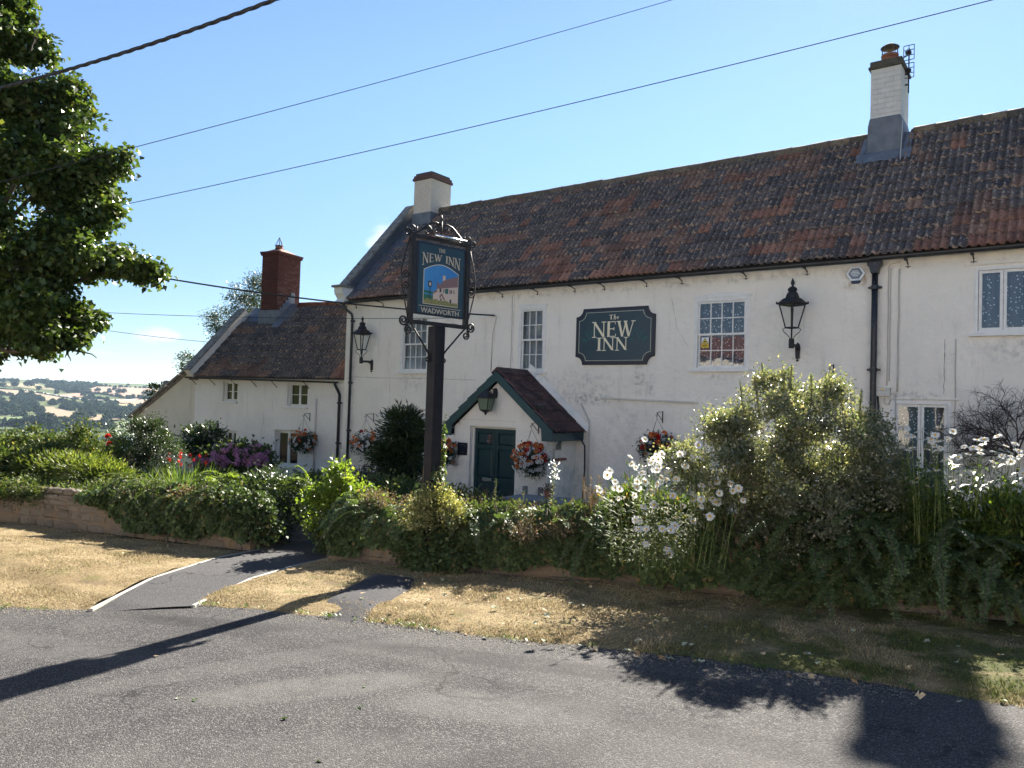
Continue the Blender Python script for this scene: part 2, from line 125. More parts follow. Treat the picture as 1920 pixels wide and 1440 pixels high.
DAISY={"L":[[8.985,-8.931,-0.753],[9.114,-8.834,-0.725],[9.24,-8.922,-0.713],[9.398,-8.948,-0.723],[9.35,-9.128,-0.806],[9.23,-9.012,-0.884],[9.095,-9.096,-0.879],[9.206,-9.239,-0.872],[9.212,-9.233,-0.942],[8.96,-8.828,-0.813],[8.873,-9.108,-0.801],[8.941,-9.318,-0.854],[8.923,-9.207,-0.7],[8.761,-8.991,-0.656],[8.961,-8.891,-0.495],[9.177,-8.765,-0.486],[8.957,-9.208,-0.439],[8.747,-9.301,-0.472],[8.747,-9.187,-0.453],[8.822,-9.514,-0.587],[8.684,-9.309,-0.544],[8.707,-9.469,-0.725],[8.617,-9.156,-0.844],[8.746,-9.568,-0.963],[8.55,-9.331,-0.746],[8.455,-9.282,-0.572],[8.688,-9.51,-0.635],[8.626,-9.14,-0.52],[8.828,-9.005,-0.569],[8.462,-9.807,-0.659],[8.31,-9.491,-0.647],[8.53,-9.768,-0.721],[8.41,-9.544,-0.806],[8.455,-9.552,-0.909],[8.966,-9.941,-1.253],[9.097,-9.768,-1.305],[9.018,-9.528,-1.399],[9.15,-9.112,-0.475],[9.154,-9.214,-0.338],[8.234,-9.553,-0.844],[8.969,-9.164,-0.428],[8.85,-9.034,-0.463],[8.817,-9.409,-0.497],[8.718,-9.43,-0.514]],"R":[[10.839,-7.671,-0.786],[10.994,-7.841,-0.672],[10.944,-8.113,-0.588],[10.965,-7.724,-0.523],[10.803,-7.887,-0.109],[10.8,-8.053,-0.097],[10.906,-8.155,-0.178],[10.826,-7.902,-0.186],[10.952,-8.207,-0.133],[10.966,-7.76,-0.215],[10.775,-7.944,-0.299],[10.857,-8.077,-0.32],[10.866,-7.755,-0.321],[11.1,-8.032,-0.214],[11.127,-7.866,-0.215],[11.128,-7.561,-0.198],[11.172,-7.84,-0.214],[11.179,-7.586,-0.124],[11.279,-7.588,-0.275],[11.293,-7.332,-0.358],[11.207,-7.358,-0.393],[11.192,-7.569,-0.471],[11.373,-7.372,-0.207],[11.467,-7.792,-0.188],[11.398,-7.425,-0.288],[11.5,-7.249,-0.321],[11.558,-7.539,-0.155],[11.622,-7.378,-0.254],[11.521,-7.508,-0.415],[11.587,-7.102,-0.411],[11.67,-7.519,-0.4],[11.727,-7.414,-0.291],[11.702,-7.731,-0.527],[11.738,-7.392,-0.576],[11.694,-7.266,-0.62],[11.738,-7.008,-0.678],[11.643,-7.086,-0.328],[11.199,-7.86,-0.647],[11.326,-7.272,-0.292],[11.049,-8.075,-0.205],[10.915,-7.7,-0.116],[11.086,-8.071,-0.16]],"C":[[9.935,-7.298,-0.326],[10.033,-7.407,-0.368],[10.084,-7.371,-0.378],[10.147,-7.492,-0.376],[10.231,-7.567,-0.328],[9.847,-7.28,-0.42],[10.341,-7.442,-0.381],[10.176,-7.092,-0.482],[10.371,-7.244,-0.544],[10.442,-6.829,-0.609],[10.51,-7.121,-0.821],[10.448,-6.996,-0.5]]}
HAZE = 0.00005
# ================================================================== helpers
class MB:
    """collects shapes, links them as one mesh"""
    def __init__(s):
        s.v, s.f, s.m = [], [], []
    def add(s, vs, fs, mi=0):
        o = len(s.v)
        s.v += [tuple(p) for p in vs]
        s.f += [tuple(i + o for i in f) for f in fs]
        s.m += [mi] * len(fs)
        return s
    def box(s, x0, y0, z0, x1, y1, z1, mi=0):
        return s.add([(x0,y0,z0),(x1,y0,z0),(x1,y1,z0),(x0,y1,z0),(x0,y0,z1),(x1,y0,z1),(x1,y1,z1),(x0,y1,z1)],
              [(0,3,2,1),(4,5,6,7),(0,1,5,4),(1,2,6,5),(2,3,7,6),(3,0,4,7)], mi)
    def obox(s, c, ax, ay, az, mi=0):
        c, ax, ay, az = map(Vector, (c, ax, ay, az))
        vs = [c+sx*ax+sy*ay+sz*az for sz in (-1,1) for sx, sy in ((-1,-1),(1,-1),(1,1),(-1,1))]
        return s.add(vs, [(0,3,2,1),(4,5,6,7),(0,1,5,4),(1,2,6,5),(2,3,7,6),(3,0,4,7)], mi)
    def bar(s, a, b, w, h, mi=0, upv=(0,0,1)):
        a, b = Vector(a), Vector(b); d = (b-a); l = d.length; d.normalize()
        u = Vector(upv); sd = d.cross(u)
        if sd.length < 1e-4: sd = d.cross(Vector((1,0,0)))
        sd.normalize(); u = sd.cross(d)
        return s.obox((a+b)/2, d*l/2, sd*w/2, u*h/2, mi)
    def tube(s, pts, r, n=6, mi=0, cap=True):
        pts = [Vector(p) for p in pts]; k = len(pts)
        rr = r if isinstance(r, (list, tuple)) else [r]*k
        t0 = (pts[1]-pts[0]).normalized()
        nv = t0.cross(Vector((0,0,1)))
        if nv.length < 1e-3: nv = t0.cross(Vector((1,0,0)))
        nv.normalize(); vs = []
        for i in range(k):
            t = (pts[min(i+1,k-1)]-pts[max(i-1,0)])
            if t.length < 1e-9: t = t0
            t = t.normalized()
            nv = nv - t*nv.dot(t)
            if nv.length < 1e-5: nv = t.orthogonal()
            nv.normalize(); b = t.cross(nv)
            for j in range(n):
                a = 2*math.pi*j/n
                vs.append(pts[i] + (nv*math.cos(a)+b*math.sin(a))*rr[i])
        fs = [(i*n+j, i*n+(j+1)%n, (i+1)*n+(j+1)%n, (i+1)*n+j) for i in range(k-1) for j in range(n)]
        if cap: fs += [tuple(range(n-1,-1,-1)), tuple(range((k-1)*n, k*n))]
        return s.add(vs, fs, mi)
    def lathe(s, prof, c=(0,0,0), n=12, mi=0, rot=0.0):
        vs = []; fs = []; k = len(prof)
        for r, z in prof:
            for j in range(n):
                a = 2*math.pi*j/n + rot
                vs.append((c[0]+r*math.cos(a), c[1]+r*math.sin(a), c[2]+z))
        for i in range(k-1):
            for j in range(n):
                fs.append((i*n+j, i*n+(j+1)%n, (i+1)*n+(j+1)%n, (i+1)*n+j))
        fs += [tuple(range(n-1,-1,-1)), tuple(range((k-1)*n, k*n))]
        return s.add(vs, fs, mi)
    def prism(s, poly, d0, d1, axis='y', mi=0):
        """poly in the plane across `axis`, extruded d0..d1"""
        def mk(p, d): return (p[0], d, p[1]) if axis == 'y' else ((d, p[0], p[1]) if axis == 'x' else (p[0], p[1], d))
        n = len(poly)
        vs = [mk(p, d0) for p in poly] + [mk(p, d1) for p in poly]
        fs = [tuple(range(n-1,-1,-1)), tuple(range(n, 2*n))] + [(i, (i+1)%n, n+(i+1)%n, n+i) for i in range(n)]
        return s.add(vs, fs, mi)
    def mesh(s, name, mats, smooth=False):
        me = bpy.data.meshes.new(name)
        me.from_pydata(s.v, [], s.f)
        for m in (mats if isinstance(mats, (list, tuple)) else [mats]): me.materials.append(m)
        if any(s.m): me.polygons.foreach_set('material_index', s.m)
        bm = bmesh.new(); bm.from_mesh(me); bmesh.ops.recalc_face_normals(bm, faces=bm.faces); bm.to_mesh(me); bm.free()
        if smooth: me.polygons.foreach_set('use_smooth', [True]*len(me.polygons))
        me.update()
        return me

def link(name, me, parent=None, world=False, bevel=0, smooth_angle=False):
    o = bpy.data.objects.new(name, me)
    COL.objects.link(o)
    if parent:
        o.parent = parent
        if world: o.matrix_parent_inverse = parent.matrix_basis.inverted()
    if bevel:
        b = o.modifiers.new('bevel', 'BEVEL'); b.width = bevel; b.segments = 2; b.limit_method = 'ANGLE'; b.angle_limit = Rd(50)
    return o
def part(name, mb, mats, parent, world=False, smooth=False, bevel=0, label=None, kind=None):
    o = link(name, mb.mesh(name, mats, smooth), parent, world, bevel)
    if label: o['label'] = label
    if kind: o['kind'] = kind
    return o
def tag(o, label, cat, group=None, kind=None):
    o['label'] = label; o['category'] = cat
    if group: o['group'] = group
    if kind: o['kind'] = kind
    return o
def thing(name, label, cat, loc=(0,0,0), rz=0, group=None, kind=None):
    o = bpy.data.objects.new(name, None); COL.objects.link(o)
    o.empty_display_size = 0.2
    o.location = loc; o.rotation_euler = (0,0,rz)
    o.matrix_basis = Matrix.Translation(Vector(loc)) @ Matrix.Rotation(rz, 4, 'Z')
    return tag(o, label, cat, group, kind)
def struct(name, mb, mats, smooth=False):
    o = link(name, mb.mesh(name, mats, smooth)); o['kind'] = 'structure'; return o
def fast_mesh(name, V, F, mats, rnd=None, mi=None, smooth=False):
    """V (n,3) array, F (m,k) array of one polygon size"""
    me = bpy.data.meshes.new(name)
    V = np.ascontiguousarray(V, dtype=np.float32); F = np.ascontiguousarray(F, dtype=np.int32)
    m, k = F.shape
    me.vertices.add(len(V)); me.vertices.foreach_set('co', V.ravel())
    me.loops.add(m*k); me.loops.foreach_set('vertex_index', F.ravel())
    me.polygons.add(m); me.polygons.foreach_set('loop_start', np.arange(0, m*k, k, dtype=np.int32))
    for q in (mats if isinstance(mats, (list, tuple)) else [mats]): me.materials.append(q)
    if mi is not None: me.polygons.foreach_set('material_index', np.asarray(mi, dtype=np.int32))
    if rnd is not None:
        a = me.attributes.new('rnd', 'FLOAT', 'FACE'); a.data.foreach_set('value', np.asarray(rnd, dtype=np.float32))
    me.update(calc_edges=True)
    if smooth: me.polygons.foreach_set('use_smooth', np.ones(m, dtype=bool))
    return me

def gz(x, y):
    """height of the plain sloping ground"""
    return -1.62 - 0.045*((x-CAM.x)*FH.x + (y-CAM.y)*FH.y)
def lerp(a, b, t): return a + (b-a)*t

# ================================================================== materials
class G:
    def __init__(s, name):
        s.m = bpy.data.materials.new(name); s.m.use_nodes = True
        s.t = s.m.node_tree; s.n = s.t.nodes; s.l = s.t.links; s.n.clear()
        s.out = s.n.new('ShaderNodeOutputMaterial')
    def node(s, typ, **kw):
        q = s.n.new(typ)
        for k, v in kw.items(): setattr(q, k, v)
        return q
    def put(s, sock, v):
        if hasattr(v, 'node'): s.l.new(v, sock)
        elif v is not None:
            if isinstance(v, (tuple, list)) and len(v) == 3 and sock.type == 'RGBA': v = (*v, 1)
            sock.default_value = v
    def pos(s, scale=(1,1,1)):
        g = s.node('ShaderNodeNewGeometry')
        if scale == (1,1,1): return g.outputs['Position']
        mp = s.node('ShaderNodeMapping'); mp.inputs['Scale'].default_value = scale
        s.l.new(g.outputs['Position'], mp.inputs[0]); return mp.outputs[0]
    def noise(s, vec, scale, detail=4, rough=.55, out='Fac'):
        q = s.node('ShaderNodeTexNoise'); s.put(q.inputs['Vector'], vec)
        q.inputs['Scale'].default_value = scale; q.inputs['Detail'].default_value = detail; q.inputs['Roughness'].default_value = rough
        return q.outputs[out]
    def voro(s, vec, scale, feature='F1', out='Distance', rand=1):
        q = s.node('ShaderNodeTexVoronoi', feature=feature); s.put(q.inputs['Vector'], vec)
        q.inputs['Scale'].default_value = scale; q.inputs['Randomness'].default_value = rand
        return q.outputs[out]
    def rng(s, v, a, b, c=0, d=1, smooth=True):
        q = s.node('ShaderNodeMapRange'); q.interpolation_type = 'SMOOTHSTEP' if smooth else 'LINEAR'
        s.put(q.inputs['Value'], v)
        for k, x in zip(('From Min','From Max','To Min','To Max'), (a,b,c,d)): q.inputs[k].default_value = x
        return q.outputs[0]
    def math(s, op, a, b=0):
        q = s.node('ShaderNodeMath', operation=op); s.put(q.inputs[0], a); s.put(q.inputs[1], b); return q.outputs[0]
    def mix(s, f, a, b, mode='MIX'):
        q = s.node('ShaderNodeMix', data_type='RGBA', blend_type=mode); s.put(q.inputs['Factor'], f); s.put(q.inputs[6], a); s.put(q.inputs[7], b); return q.outputs[2]
    def ramp(s, f, stops):
        q = s.node('ShaderNodeValToRGB'); s.put(q.inputs[0], f); e = q.color_ramp.elements
        while len(e) < len(stops): e.new(.5)
        for i, (p, c) in enumerate(stops): e[i].position = p; e[i].color = (*c, 1)
        return q.outputs[0]
    def bump(s, h, strength=.5, dist=.01, nrm=None):
        q = s.node('ShaderNodeBump'); s.put(q.inputs['Height'], h); q.inputs['Strength'].default_value = strength; q.inputs['Distance'].default_value = dist
        if nrm is not None: s.l.new(nrm, q.inputs['Normal'])
        return q.outputs[0]
    def bsdf(s, col, rough=.7, spec=.4, metal=0, nrm=None, trans=0, **kw):
        q = s.node('ShaderNodeBsdfPrincipled'); s.put(q.inputs['Base Color'], col); s.put(q.inputs['Roughness'], rough)
        q.inputs['Specular IOR Level'].default_value = spec; q.inputs['Metallic'].default_value = metal
        if nrm is not None: s.l.new(nrm, q.inputs['Normal'])
        return q.outputs[0]
    def mixsh(s, f, a, b):
        q = s.node('ShaderNodeMixShader'); s.put(q.inputs[0], f); s.l.new(a, q.inputs[1]); s.l.new(b, q.inputs[2]); return q.outputs[0]
    def end(s, sh):
        s.l.new(sh, s.out.inputs['Surface']); return s.m
    def attr(s, name):
        q = s.node('ShaderNodeAttribute', attribute_name=name); return q.outputs['Fac']
    def orand(s):
        return s.node('ShaderNodeObjectInfo').outputs['Random']

def simple(name, col, rough=.6, metal=0, spec=.4, var=None, bump=None, orand=None):
    """plain material with a little noise in colour (var = scale, second colour, amount) and relief (bump = scale, strength, metres)"""
    g = G(name); c = col; p = g.pos()
    if var: c = g.mix(g.rng(g.noise(p, var[0], 6, .6), .3, .7, 0, var[2]), col, var[1])
    if orand: c = g.mix(g.rng(g.orand(), 0, 1, 0, orand[1], False), c, orand[0])
    n = g.bump(g.noise(p, bump[0], 5, .6), bump[1], bump[2]) if bump else None
    return g.end(g.bsdf(c, rough, spec, metal, n))

MT = {}
# --- painted render of the inn; stains are marks that sit on the wall
def render_mat(name, base, dirt, spots):
    g = G(name); p = g.pos()
    c = g.mix(g.rng(g.noise(p, .9, 5, .6), .35, .72, 0, .55), base, tuple(v*.86 for v in base))
    st = g.noise(g.pos((2.6, 2.6, .35)), 2.2, 6, .65)
    c = g.mix(g.rng(st, .54, .78, 0, .5), c, dirt)
    c = g.mix(g.rng(g.noise(g.pos((5,5,.25)), 4.5, 5, .7), .60, .76, 0, .28), c, dirt)
    c = g.mix(g.rng(g.noise(p, 34, 3, .6), .62, .78, 0, .22), c, dirt)
    sp = g.voro(p, 3.1, out='Distance')
    c = g.mix(g.rng(sp, .012, .03, .6, 0), c, (.12,.11,.10))
    for (cx_, cz_, rx_, rz_, amt, colr, gs) in spots:
        mp = g.node('ShaderNodeMapping'); mp.vector_type = 'POINT'
        mp.inputs['Location'].default_value = (-cx_/rx_, 0, -cz_/rz_); mp.inputs['Scale'].default_value = (1/rx_, 0, 1/rz_)
        g.l.new(g.pos(), mp.inputs[0])
        ln = g.node('ShaderNodeVectorMath', operation='LENGTH'); g.l.new(mp.outputs[0], ln.inputs[0])
        msk = g.math('MULTIPLY', g.rng(ln.outputs['Value'], .25, 1, 1, 0), g.rng(g.noise(p, gs, 6, .7), .42, .68, 0, amt))
        c = g.mix(msk, c, colr)
    h = g.math('ADD', g.math('MULTIPLY', g.noise(p, 5.5, 5, .6), 1.0), g.math('MULTIPLY', g.noise(p, 48, 3, .6), .12))
    return g.end(g.bsdf(c, .85, .2, 0, g.bump(h, .6, .06)))
GREY = (.20,.19,.175)
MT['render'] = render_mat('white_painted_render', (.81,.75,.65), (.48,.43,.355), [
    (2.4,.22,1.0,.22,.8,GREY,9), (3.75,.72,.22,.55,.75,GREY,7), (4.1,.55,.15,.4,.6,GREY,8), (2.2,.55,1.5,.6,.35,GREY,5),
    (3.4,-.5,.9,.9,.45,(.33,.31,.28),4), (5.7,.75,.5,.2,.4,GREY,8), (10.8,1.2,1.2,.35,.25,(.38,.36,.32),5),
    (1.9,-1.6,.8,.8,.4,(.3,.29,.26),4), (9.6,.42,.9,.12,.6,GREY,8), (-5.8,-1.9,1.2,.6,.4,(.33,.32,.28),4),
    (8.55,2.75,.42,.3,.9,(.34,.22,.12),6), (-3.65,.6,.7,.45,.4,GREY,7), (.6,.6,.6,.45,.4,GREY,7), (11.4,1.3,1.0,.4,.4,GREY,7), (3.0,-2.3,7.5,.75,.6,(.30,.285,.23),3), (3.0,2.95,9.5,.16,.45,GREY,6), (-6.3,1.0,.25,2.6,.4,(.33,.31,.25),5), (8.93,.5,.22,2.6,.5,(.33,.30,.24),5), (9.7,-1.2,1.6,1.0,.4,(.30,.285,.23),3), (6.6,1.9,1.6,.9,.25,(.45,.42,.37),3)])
MT['render_cottage'] = render_mat('white_painted_rough_render', (.79,.745,.67), (.38,.345,.31), [])
MT['render_cream'] = render_mat('cream_painted_rough_render', (.66,.60,.48), (.36,.32,.25), [])
MT['wpaint'] = simple('white_gloss_paint', (.74,.72,.67), .4, var=(9, (.56,.53,.47), .45), bump=(40,.12,.004))
MT['cream_paint'] = simple('cream_wood_paint', (.70,.66,.57), .5, var=(8, (.5,.46,.38), .5), bump=(40,.15,.004))
MT['black_iron'] = simple('black_painted_iron', (.011,.011,.013), .55, spec=.3, var=(25,(.05,.042,.036),.5), bump=(60,.2,.003))
MT['black_plastic'] = simple('black_gutter_plastic', (.018,.018,.02), .42, var=(6,(.05,.05,.05),.5))
MT['flaking'] = simple('black_flaking_paint', (.014,.014,.016), .4, var=(14,(.012,.012,.014),.3))
def flaking():
    g = G('black_paint_flaking_to_white'); p = g.pos((1,1,.45))
    f = g.rng(g.noise(p, 26, 6, .75), .63, .66)
    return g.end(g.bsdf(g.mix(f, (.014,.014,.018), (.5,.48,.44)), .4, .45, 0, g.bump(f, .3, -.003)))
MT['flaking'] = flaking()
MT['lead'] = simple('lead_flashing', (.105,.115,.135), .6, spec=.4, var=(4,(.19,.20,.22),.7), bump=(5,.3,.02))
MT['slate'] = simple('blue_slate', (.045,.055,.075), .45, spec=.5, var=(7,(.10,.11,.125),.7), bump=(12,.4,.01), orand=((.10,.115,.14),.6))
MT['coping'] = simple('weathered_stone_coping', (.30,.27,.23), .9, var=(9,(.11,.105,.09),.9), bump=(18,.7,.02))
MT['green_paint'] = simple('dark_green_paint', (.008,.040,.048), .36, spec=.45, var=(11,(.018,.06,.068),.7), bump=(30,.15,.004))
MT['door_green'] = simple('dark_green_door_paint', (.004,.026,.031), .38, spec=.35, var=(6,(.008,.036,.040),.6))
MT['brass'] = simple('dull_brass', (.50,.40,.24), .4, 1.0, var=(20,(.25,.2,.12),.6))
MT['chrome'] = simple('bright_metal', (.72,.72,.72), .22, 1.0)
MT['post'] = simple('dark_stained_timber', (.010,.0095,.013), .6, spec=.2, var=(5,(.026,.022,.024),.7), bump=(14,.5,.01))
MT['sign_navy'] = simple('navy_sign_paint', (.006,.030,.046), .35, spec=.45, var=(3,(.012,.045,.06),.5))
MT['sign_edge'] = simple('dark_sign_frame_paint', (.008,.010,.022), .4, spec=.4)
MT['sign_cream'] = simple('cream_sign_paint', (.80,.73,.52), .5, var=(30,(.6,.52,.36),.4))
MT['sign_dull'] = simple('faded_cream_sign_paint', (.50,.43,.33), .5, var=(30,(.36,.30,.23),.5))
MT['sign_leaf'] = simple('faint_green_sign_paint', (.012,.075,.078), .5)
MT['concrete'] = simple('pale_concrete', (.30,.285,.26), .9, var=(12,(.26,.25,.22),.8), bump=(40,.5,.006))
MT['flaunch'] = simple('dark_mortar', (.10,.085,.065), .95, var=(10,(.05,.045,.03),.9), bump=(20,.8,.02))
MT['terracotta'] = simple('terracotta', (.27,.105,.062), .85, var=(14,(.16,.08,.055),.8), bump=(30,.3,.005))
MT['cap_brick'] = simple('dull_cap_brick', (.135,.066,.05), .9, var=(14,(.07,.045,.04),.8), bump=(30,.4,.006))
MT['greywood'] = simple('grey_weathered_wood', (.21,.205,.20), .85, var=(18,(.11,.105,.10),.8), bump=(30,.5,.006))
MT['bark'] = simple('bark', (.055,.043,.03), .95, var=(6,(.10,.085,.06),.8), bump=(16,.8,.03))
MT['twig'] = simple('dark_twigs', (.030,.021,.020), .9, var=(6,(.10,.07,.055),.8))
MT['drystem'] = simple('dry_stems', (.36,.22,.10), .9, var=(4,(.5,.36,.18),.9))
MT['greenstem'] = simple('green_stems', (.10,.15,.04), .7, var=(5,(.16,.17,.06),.8))
MT['alarm_white'] = simple('white_alarm_casing', (.72,.74,.76), .35)
MT['plastic_cream'] = simple('cream_plastic', (.58,.55,.48), .5, var=(9,(.42,.4,.34),.5))
MT['dark_interior'] = simple('dark_interior', (.02,.019,.018), .9)
MT['curtain'] = simple('plain_net_curtain', (.33,.36,.40), .9, var=(3,(.2,.22,.25),.7))
MT['rubber'] = simple('black_cable', (.012,.012,.014), .5)
MT['cable_white'] = simple('off_white_cable', (.50,.47,.41), .6)
MT['yellow'] = simple('yellow_sticker', (.78,.56,.02), .4)
MT['black_print'] = simple('black_print', (.012,.012,.012), .5)
MT['soil'] = simple('dry_soil', (.11,.082,.055), .95, var=(5,(.06,.045,.03),.9), bump=(24,.9,.03))

def brick_mat():
    g = G('dark_red_brick'); p = g.pos()
    c = g.mix(g.rng(g.orand(), 0, 1, 0, .8, False), (.085,.028,.022), (.12,.045,.032))
    c = g.mix(g.rng(g.noise(p, 14, 5, .6), .5, .75, 0, .7), c, (.05,.025,.022))
    return g.end(g.bsdf(c, .9, .2, 0, g.bump(g.noise(p, 60, 4, .6), .5, .006)))
MT['brick'] = brick_mat()
MT['mortar'] = simple('dark_brick_mortar', (.12,.085,.07), .95, bump=(50,.4,.006))
MT['white_brick'] = simple('white_painted_brick', (.66,.62,.56), .75, var=(7,(.46,.43,.38),.55), bump=(30,.35,.006), orand=((.58,.55,.50),.7))
MT['pink_brick'] = simple('cream_painted_brick', (.66,.57,.47), .75, var=(7,(.50,.43,.35),.55), bump=(30,.35,.006), orand=((.60,.52,.43),.7))

def lace():
    g = G('lace_curtain'); p = g.pos()
    v = g.voro(p, 17, out='Distance'); f = g.rng(v, .20, .27, 1, 0)
    hole = g.rng(g.voro(p, 60), .15, .3, 0, 1)
    fold = g.rng(g.noise(g.pos((1,1,.05)), 9, 2), .45, .6, 0, .35)
    c = g.mix(g.math('MULTIPLY', f, hole), g.mix(fold, (.075,.085,.11), (.17,.19,.23)), (.62,.64,.68))
    return g.end(g.bsdf(c, .9, .1))
MT['lace'] = lace()
def glass(name, tint, refl):
    g = G(name)
    tr = g.node('ShaderNodeBsdfTransparent'); tr.inputs[0].default_value = (*tint, 1)
    gl = g.node('ShaderNodeBsdfGlossy'); gl.inputs['Roughness'].default_value = .02
    n = g.bump(g.noise(g.pos(), 2.3, 2), .08, .02); g.l.new(n, gl.inputs['Normal'])
    lw = g.node('ShaderNodeFresnel')      # the same reflectance from either side of the sheet
    bf = g.node('ShaderNodeNewGeometry').outputs['Backfacing']
    g.l.new(g.math('POWER', refl, g.math('SUBTRACT', 1.0, g.math('MULTIPLY', bf, 2.0))), lw.inputs[0])
    return g.end(g.mixsh(lw.outputs[0], tr.outputs[0], gl.outputs[0]))
MT['pane'] = glass('window_glass', (.86,.88,.88), 1.80)
MT['pane_old'] = glass('old_cottage_glass', (.80,.84,.82), 1.5)
MT['lamp_glass'] = glass('clear_lantern_glass', (.93,.94,.94), 1.35)
def frosted():
    g = G('frosted_green_glass')
    a = g.bsdf((.30,.36,.24), .35, .5); t = g.node('ShaderNodeBsdfTranslucent'); t.inputs[0].default_value = (.30,.38,.25,1)
    return g.end(g.mixsh(.55, a, t.outputs[0]))
MT['frosted'] = frosted()

# --- roof tiles
def tile_mat(name, base, alt, lichen, rim, stuff=False, lich=.5, scale=1.0):
    g = G(name); p = g.pos()
    r = g.attr('rnd') if stuff else g.orand()
    c = g.mix(g.rng(r, 0, 1, 0, 1, False), base, alt)
    c = g.mix(1.0, c, g.ramp(g.math('FRACT', g.math('MULTIPLY', r, 7.31)), [(0,(.74,.74,.77)),(.5,(1,1,1)),(1,(1.28,1.25,1.22))]), 'MULTIPLY')
    uv = g.node('ShaderNodeUVMap').outputs[0]
    sx = g.node('ShaderNodeSeparateXYZ'); g.l.new(uv, sx.inputs[0])
    nz = g.noise(p, 16*scale, 6, .68)
    c = g.mix(g.rng(nz, .48, .68, 0, .75), c, (.022,.022,.026))
    # bare clay along the lower edge and one side where the growth has come off
    edge = g.math('MAXIMUM', g.rng(sx.outputs['Y'], .10, .26, 1, 0), g.rng(sx.outputs['X'], .80, .93, 0, .9))
    edge = g.math('MULTIPLY', edge, g.math('MULTIPLY', g.rng(g.noise(p, 7.5, 6, .75), .48, .58), g.rng(g.math('FRACT', g.math('MULTIPLY', r, 13.7)), .22, .5)))
    c = g.mix(g.math('MULTIPLY', edge, .9), c, rim)
    li = g.noise(g.pos((1,1,1)), 42*scale, 4, .7)
    c = g.mix(g.math('MULTIPLY', g.rng(li, .57, .66), g.rng(g.noise(p, 1.6, 3), .4, .65, lich*.5, lich)), c, lichen)
    # lichen on rolls, moss in troughs, with the ribs' light and shade painted in
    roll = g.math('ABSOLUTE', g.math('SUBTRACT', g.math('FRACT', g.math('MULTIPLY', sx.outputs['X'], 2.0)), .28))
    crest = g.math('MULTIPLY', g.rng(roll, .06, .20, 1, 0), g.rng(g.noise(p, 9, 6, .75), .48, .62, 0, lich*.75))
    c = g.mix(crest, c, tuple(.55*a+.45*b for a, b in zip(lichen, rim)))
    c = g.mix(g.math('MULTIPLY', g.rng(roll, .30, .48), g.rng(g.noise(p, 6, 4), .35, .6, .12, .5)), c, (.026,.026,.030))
    h = g.math('ADD', g.noise(p, 30, 5, .65), g.math('MULTIPLY', g.rng(li, .6, .68), .3))
    return g.end(g.bsdf(c, .88, .25, 0, g.bump(h, .6, .012)))
RED, RED2, DK, DK2 = (.195,.092,.068), (.255,.14,.102), (.060,.057,.064), (.105,.090,.088)
LICH, RIM = (.46,.45,.40), (.40,.27,.18)
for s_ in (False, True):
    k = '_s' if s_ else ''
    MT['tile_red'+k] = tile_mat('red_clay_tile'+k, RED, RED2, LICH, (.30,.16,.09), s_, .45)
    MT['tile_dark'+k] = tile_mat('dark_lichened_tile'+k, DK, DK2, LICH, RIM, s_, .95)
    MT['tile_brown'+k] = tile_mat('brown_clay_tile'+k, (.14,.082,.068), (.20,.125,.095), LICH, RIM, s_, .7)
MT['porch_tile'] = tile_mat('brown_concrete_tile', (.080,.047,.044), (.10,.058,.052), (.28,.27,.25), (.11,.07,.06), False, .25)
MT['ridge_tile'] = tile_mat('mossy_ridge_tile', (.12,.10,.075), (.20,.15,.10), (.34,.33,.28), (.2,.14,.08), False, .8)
MT['ridge_red'] = tile_mat('red_ridge_tile', (.20,.065,.035), (.23,.09,.05), (.34,.33,.28), (.24,.10,.06), False, .5)

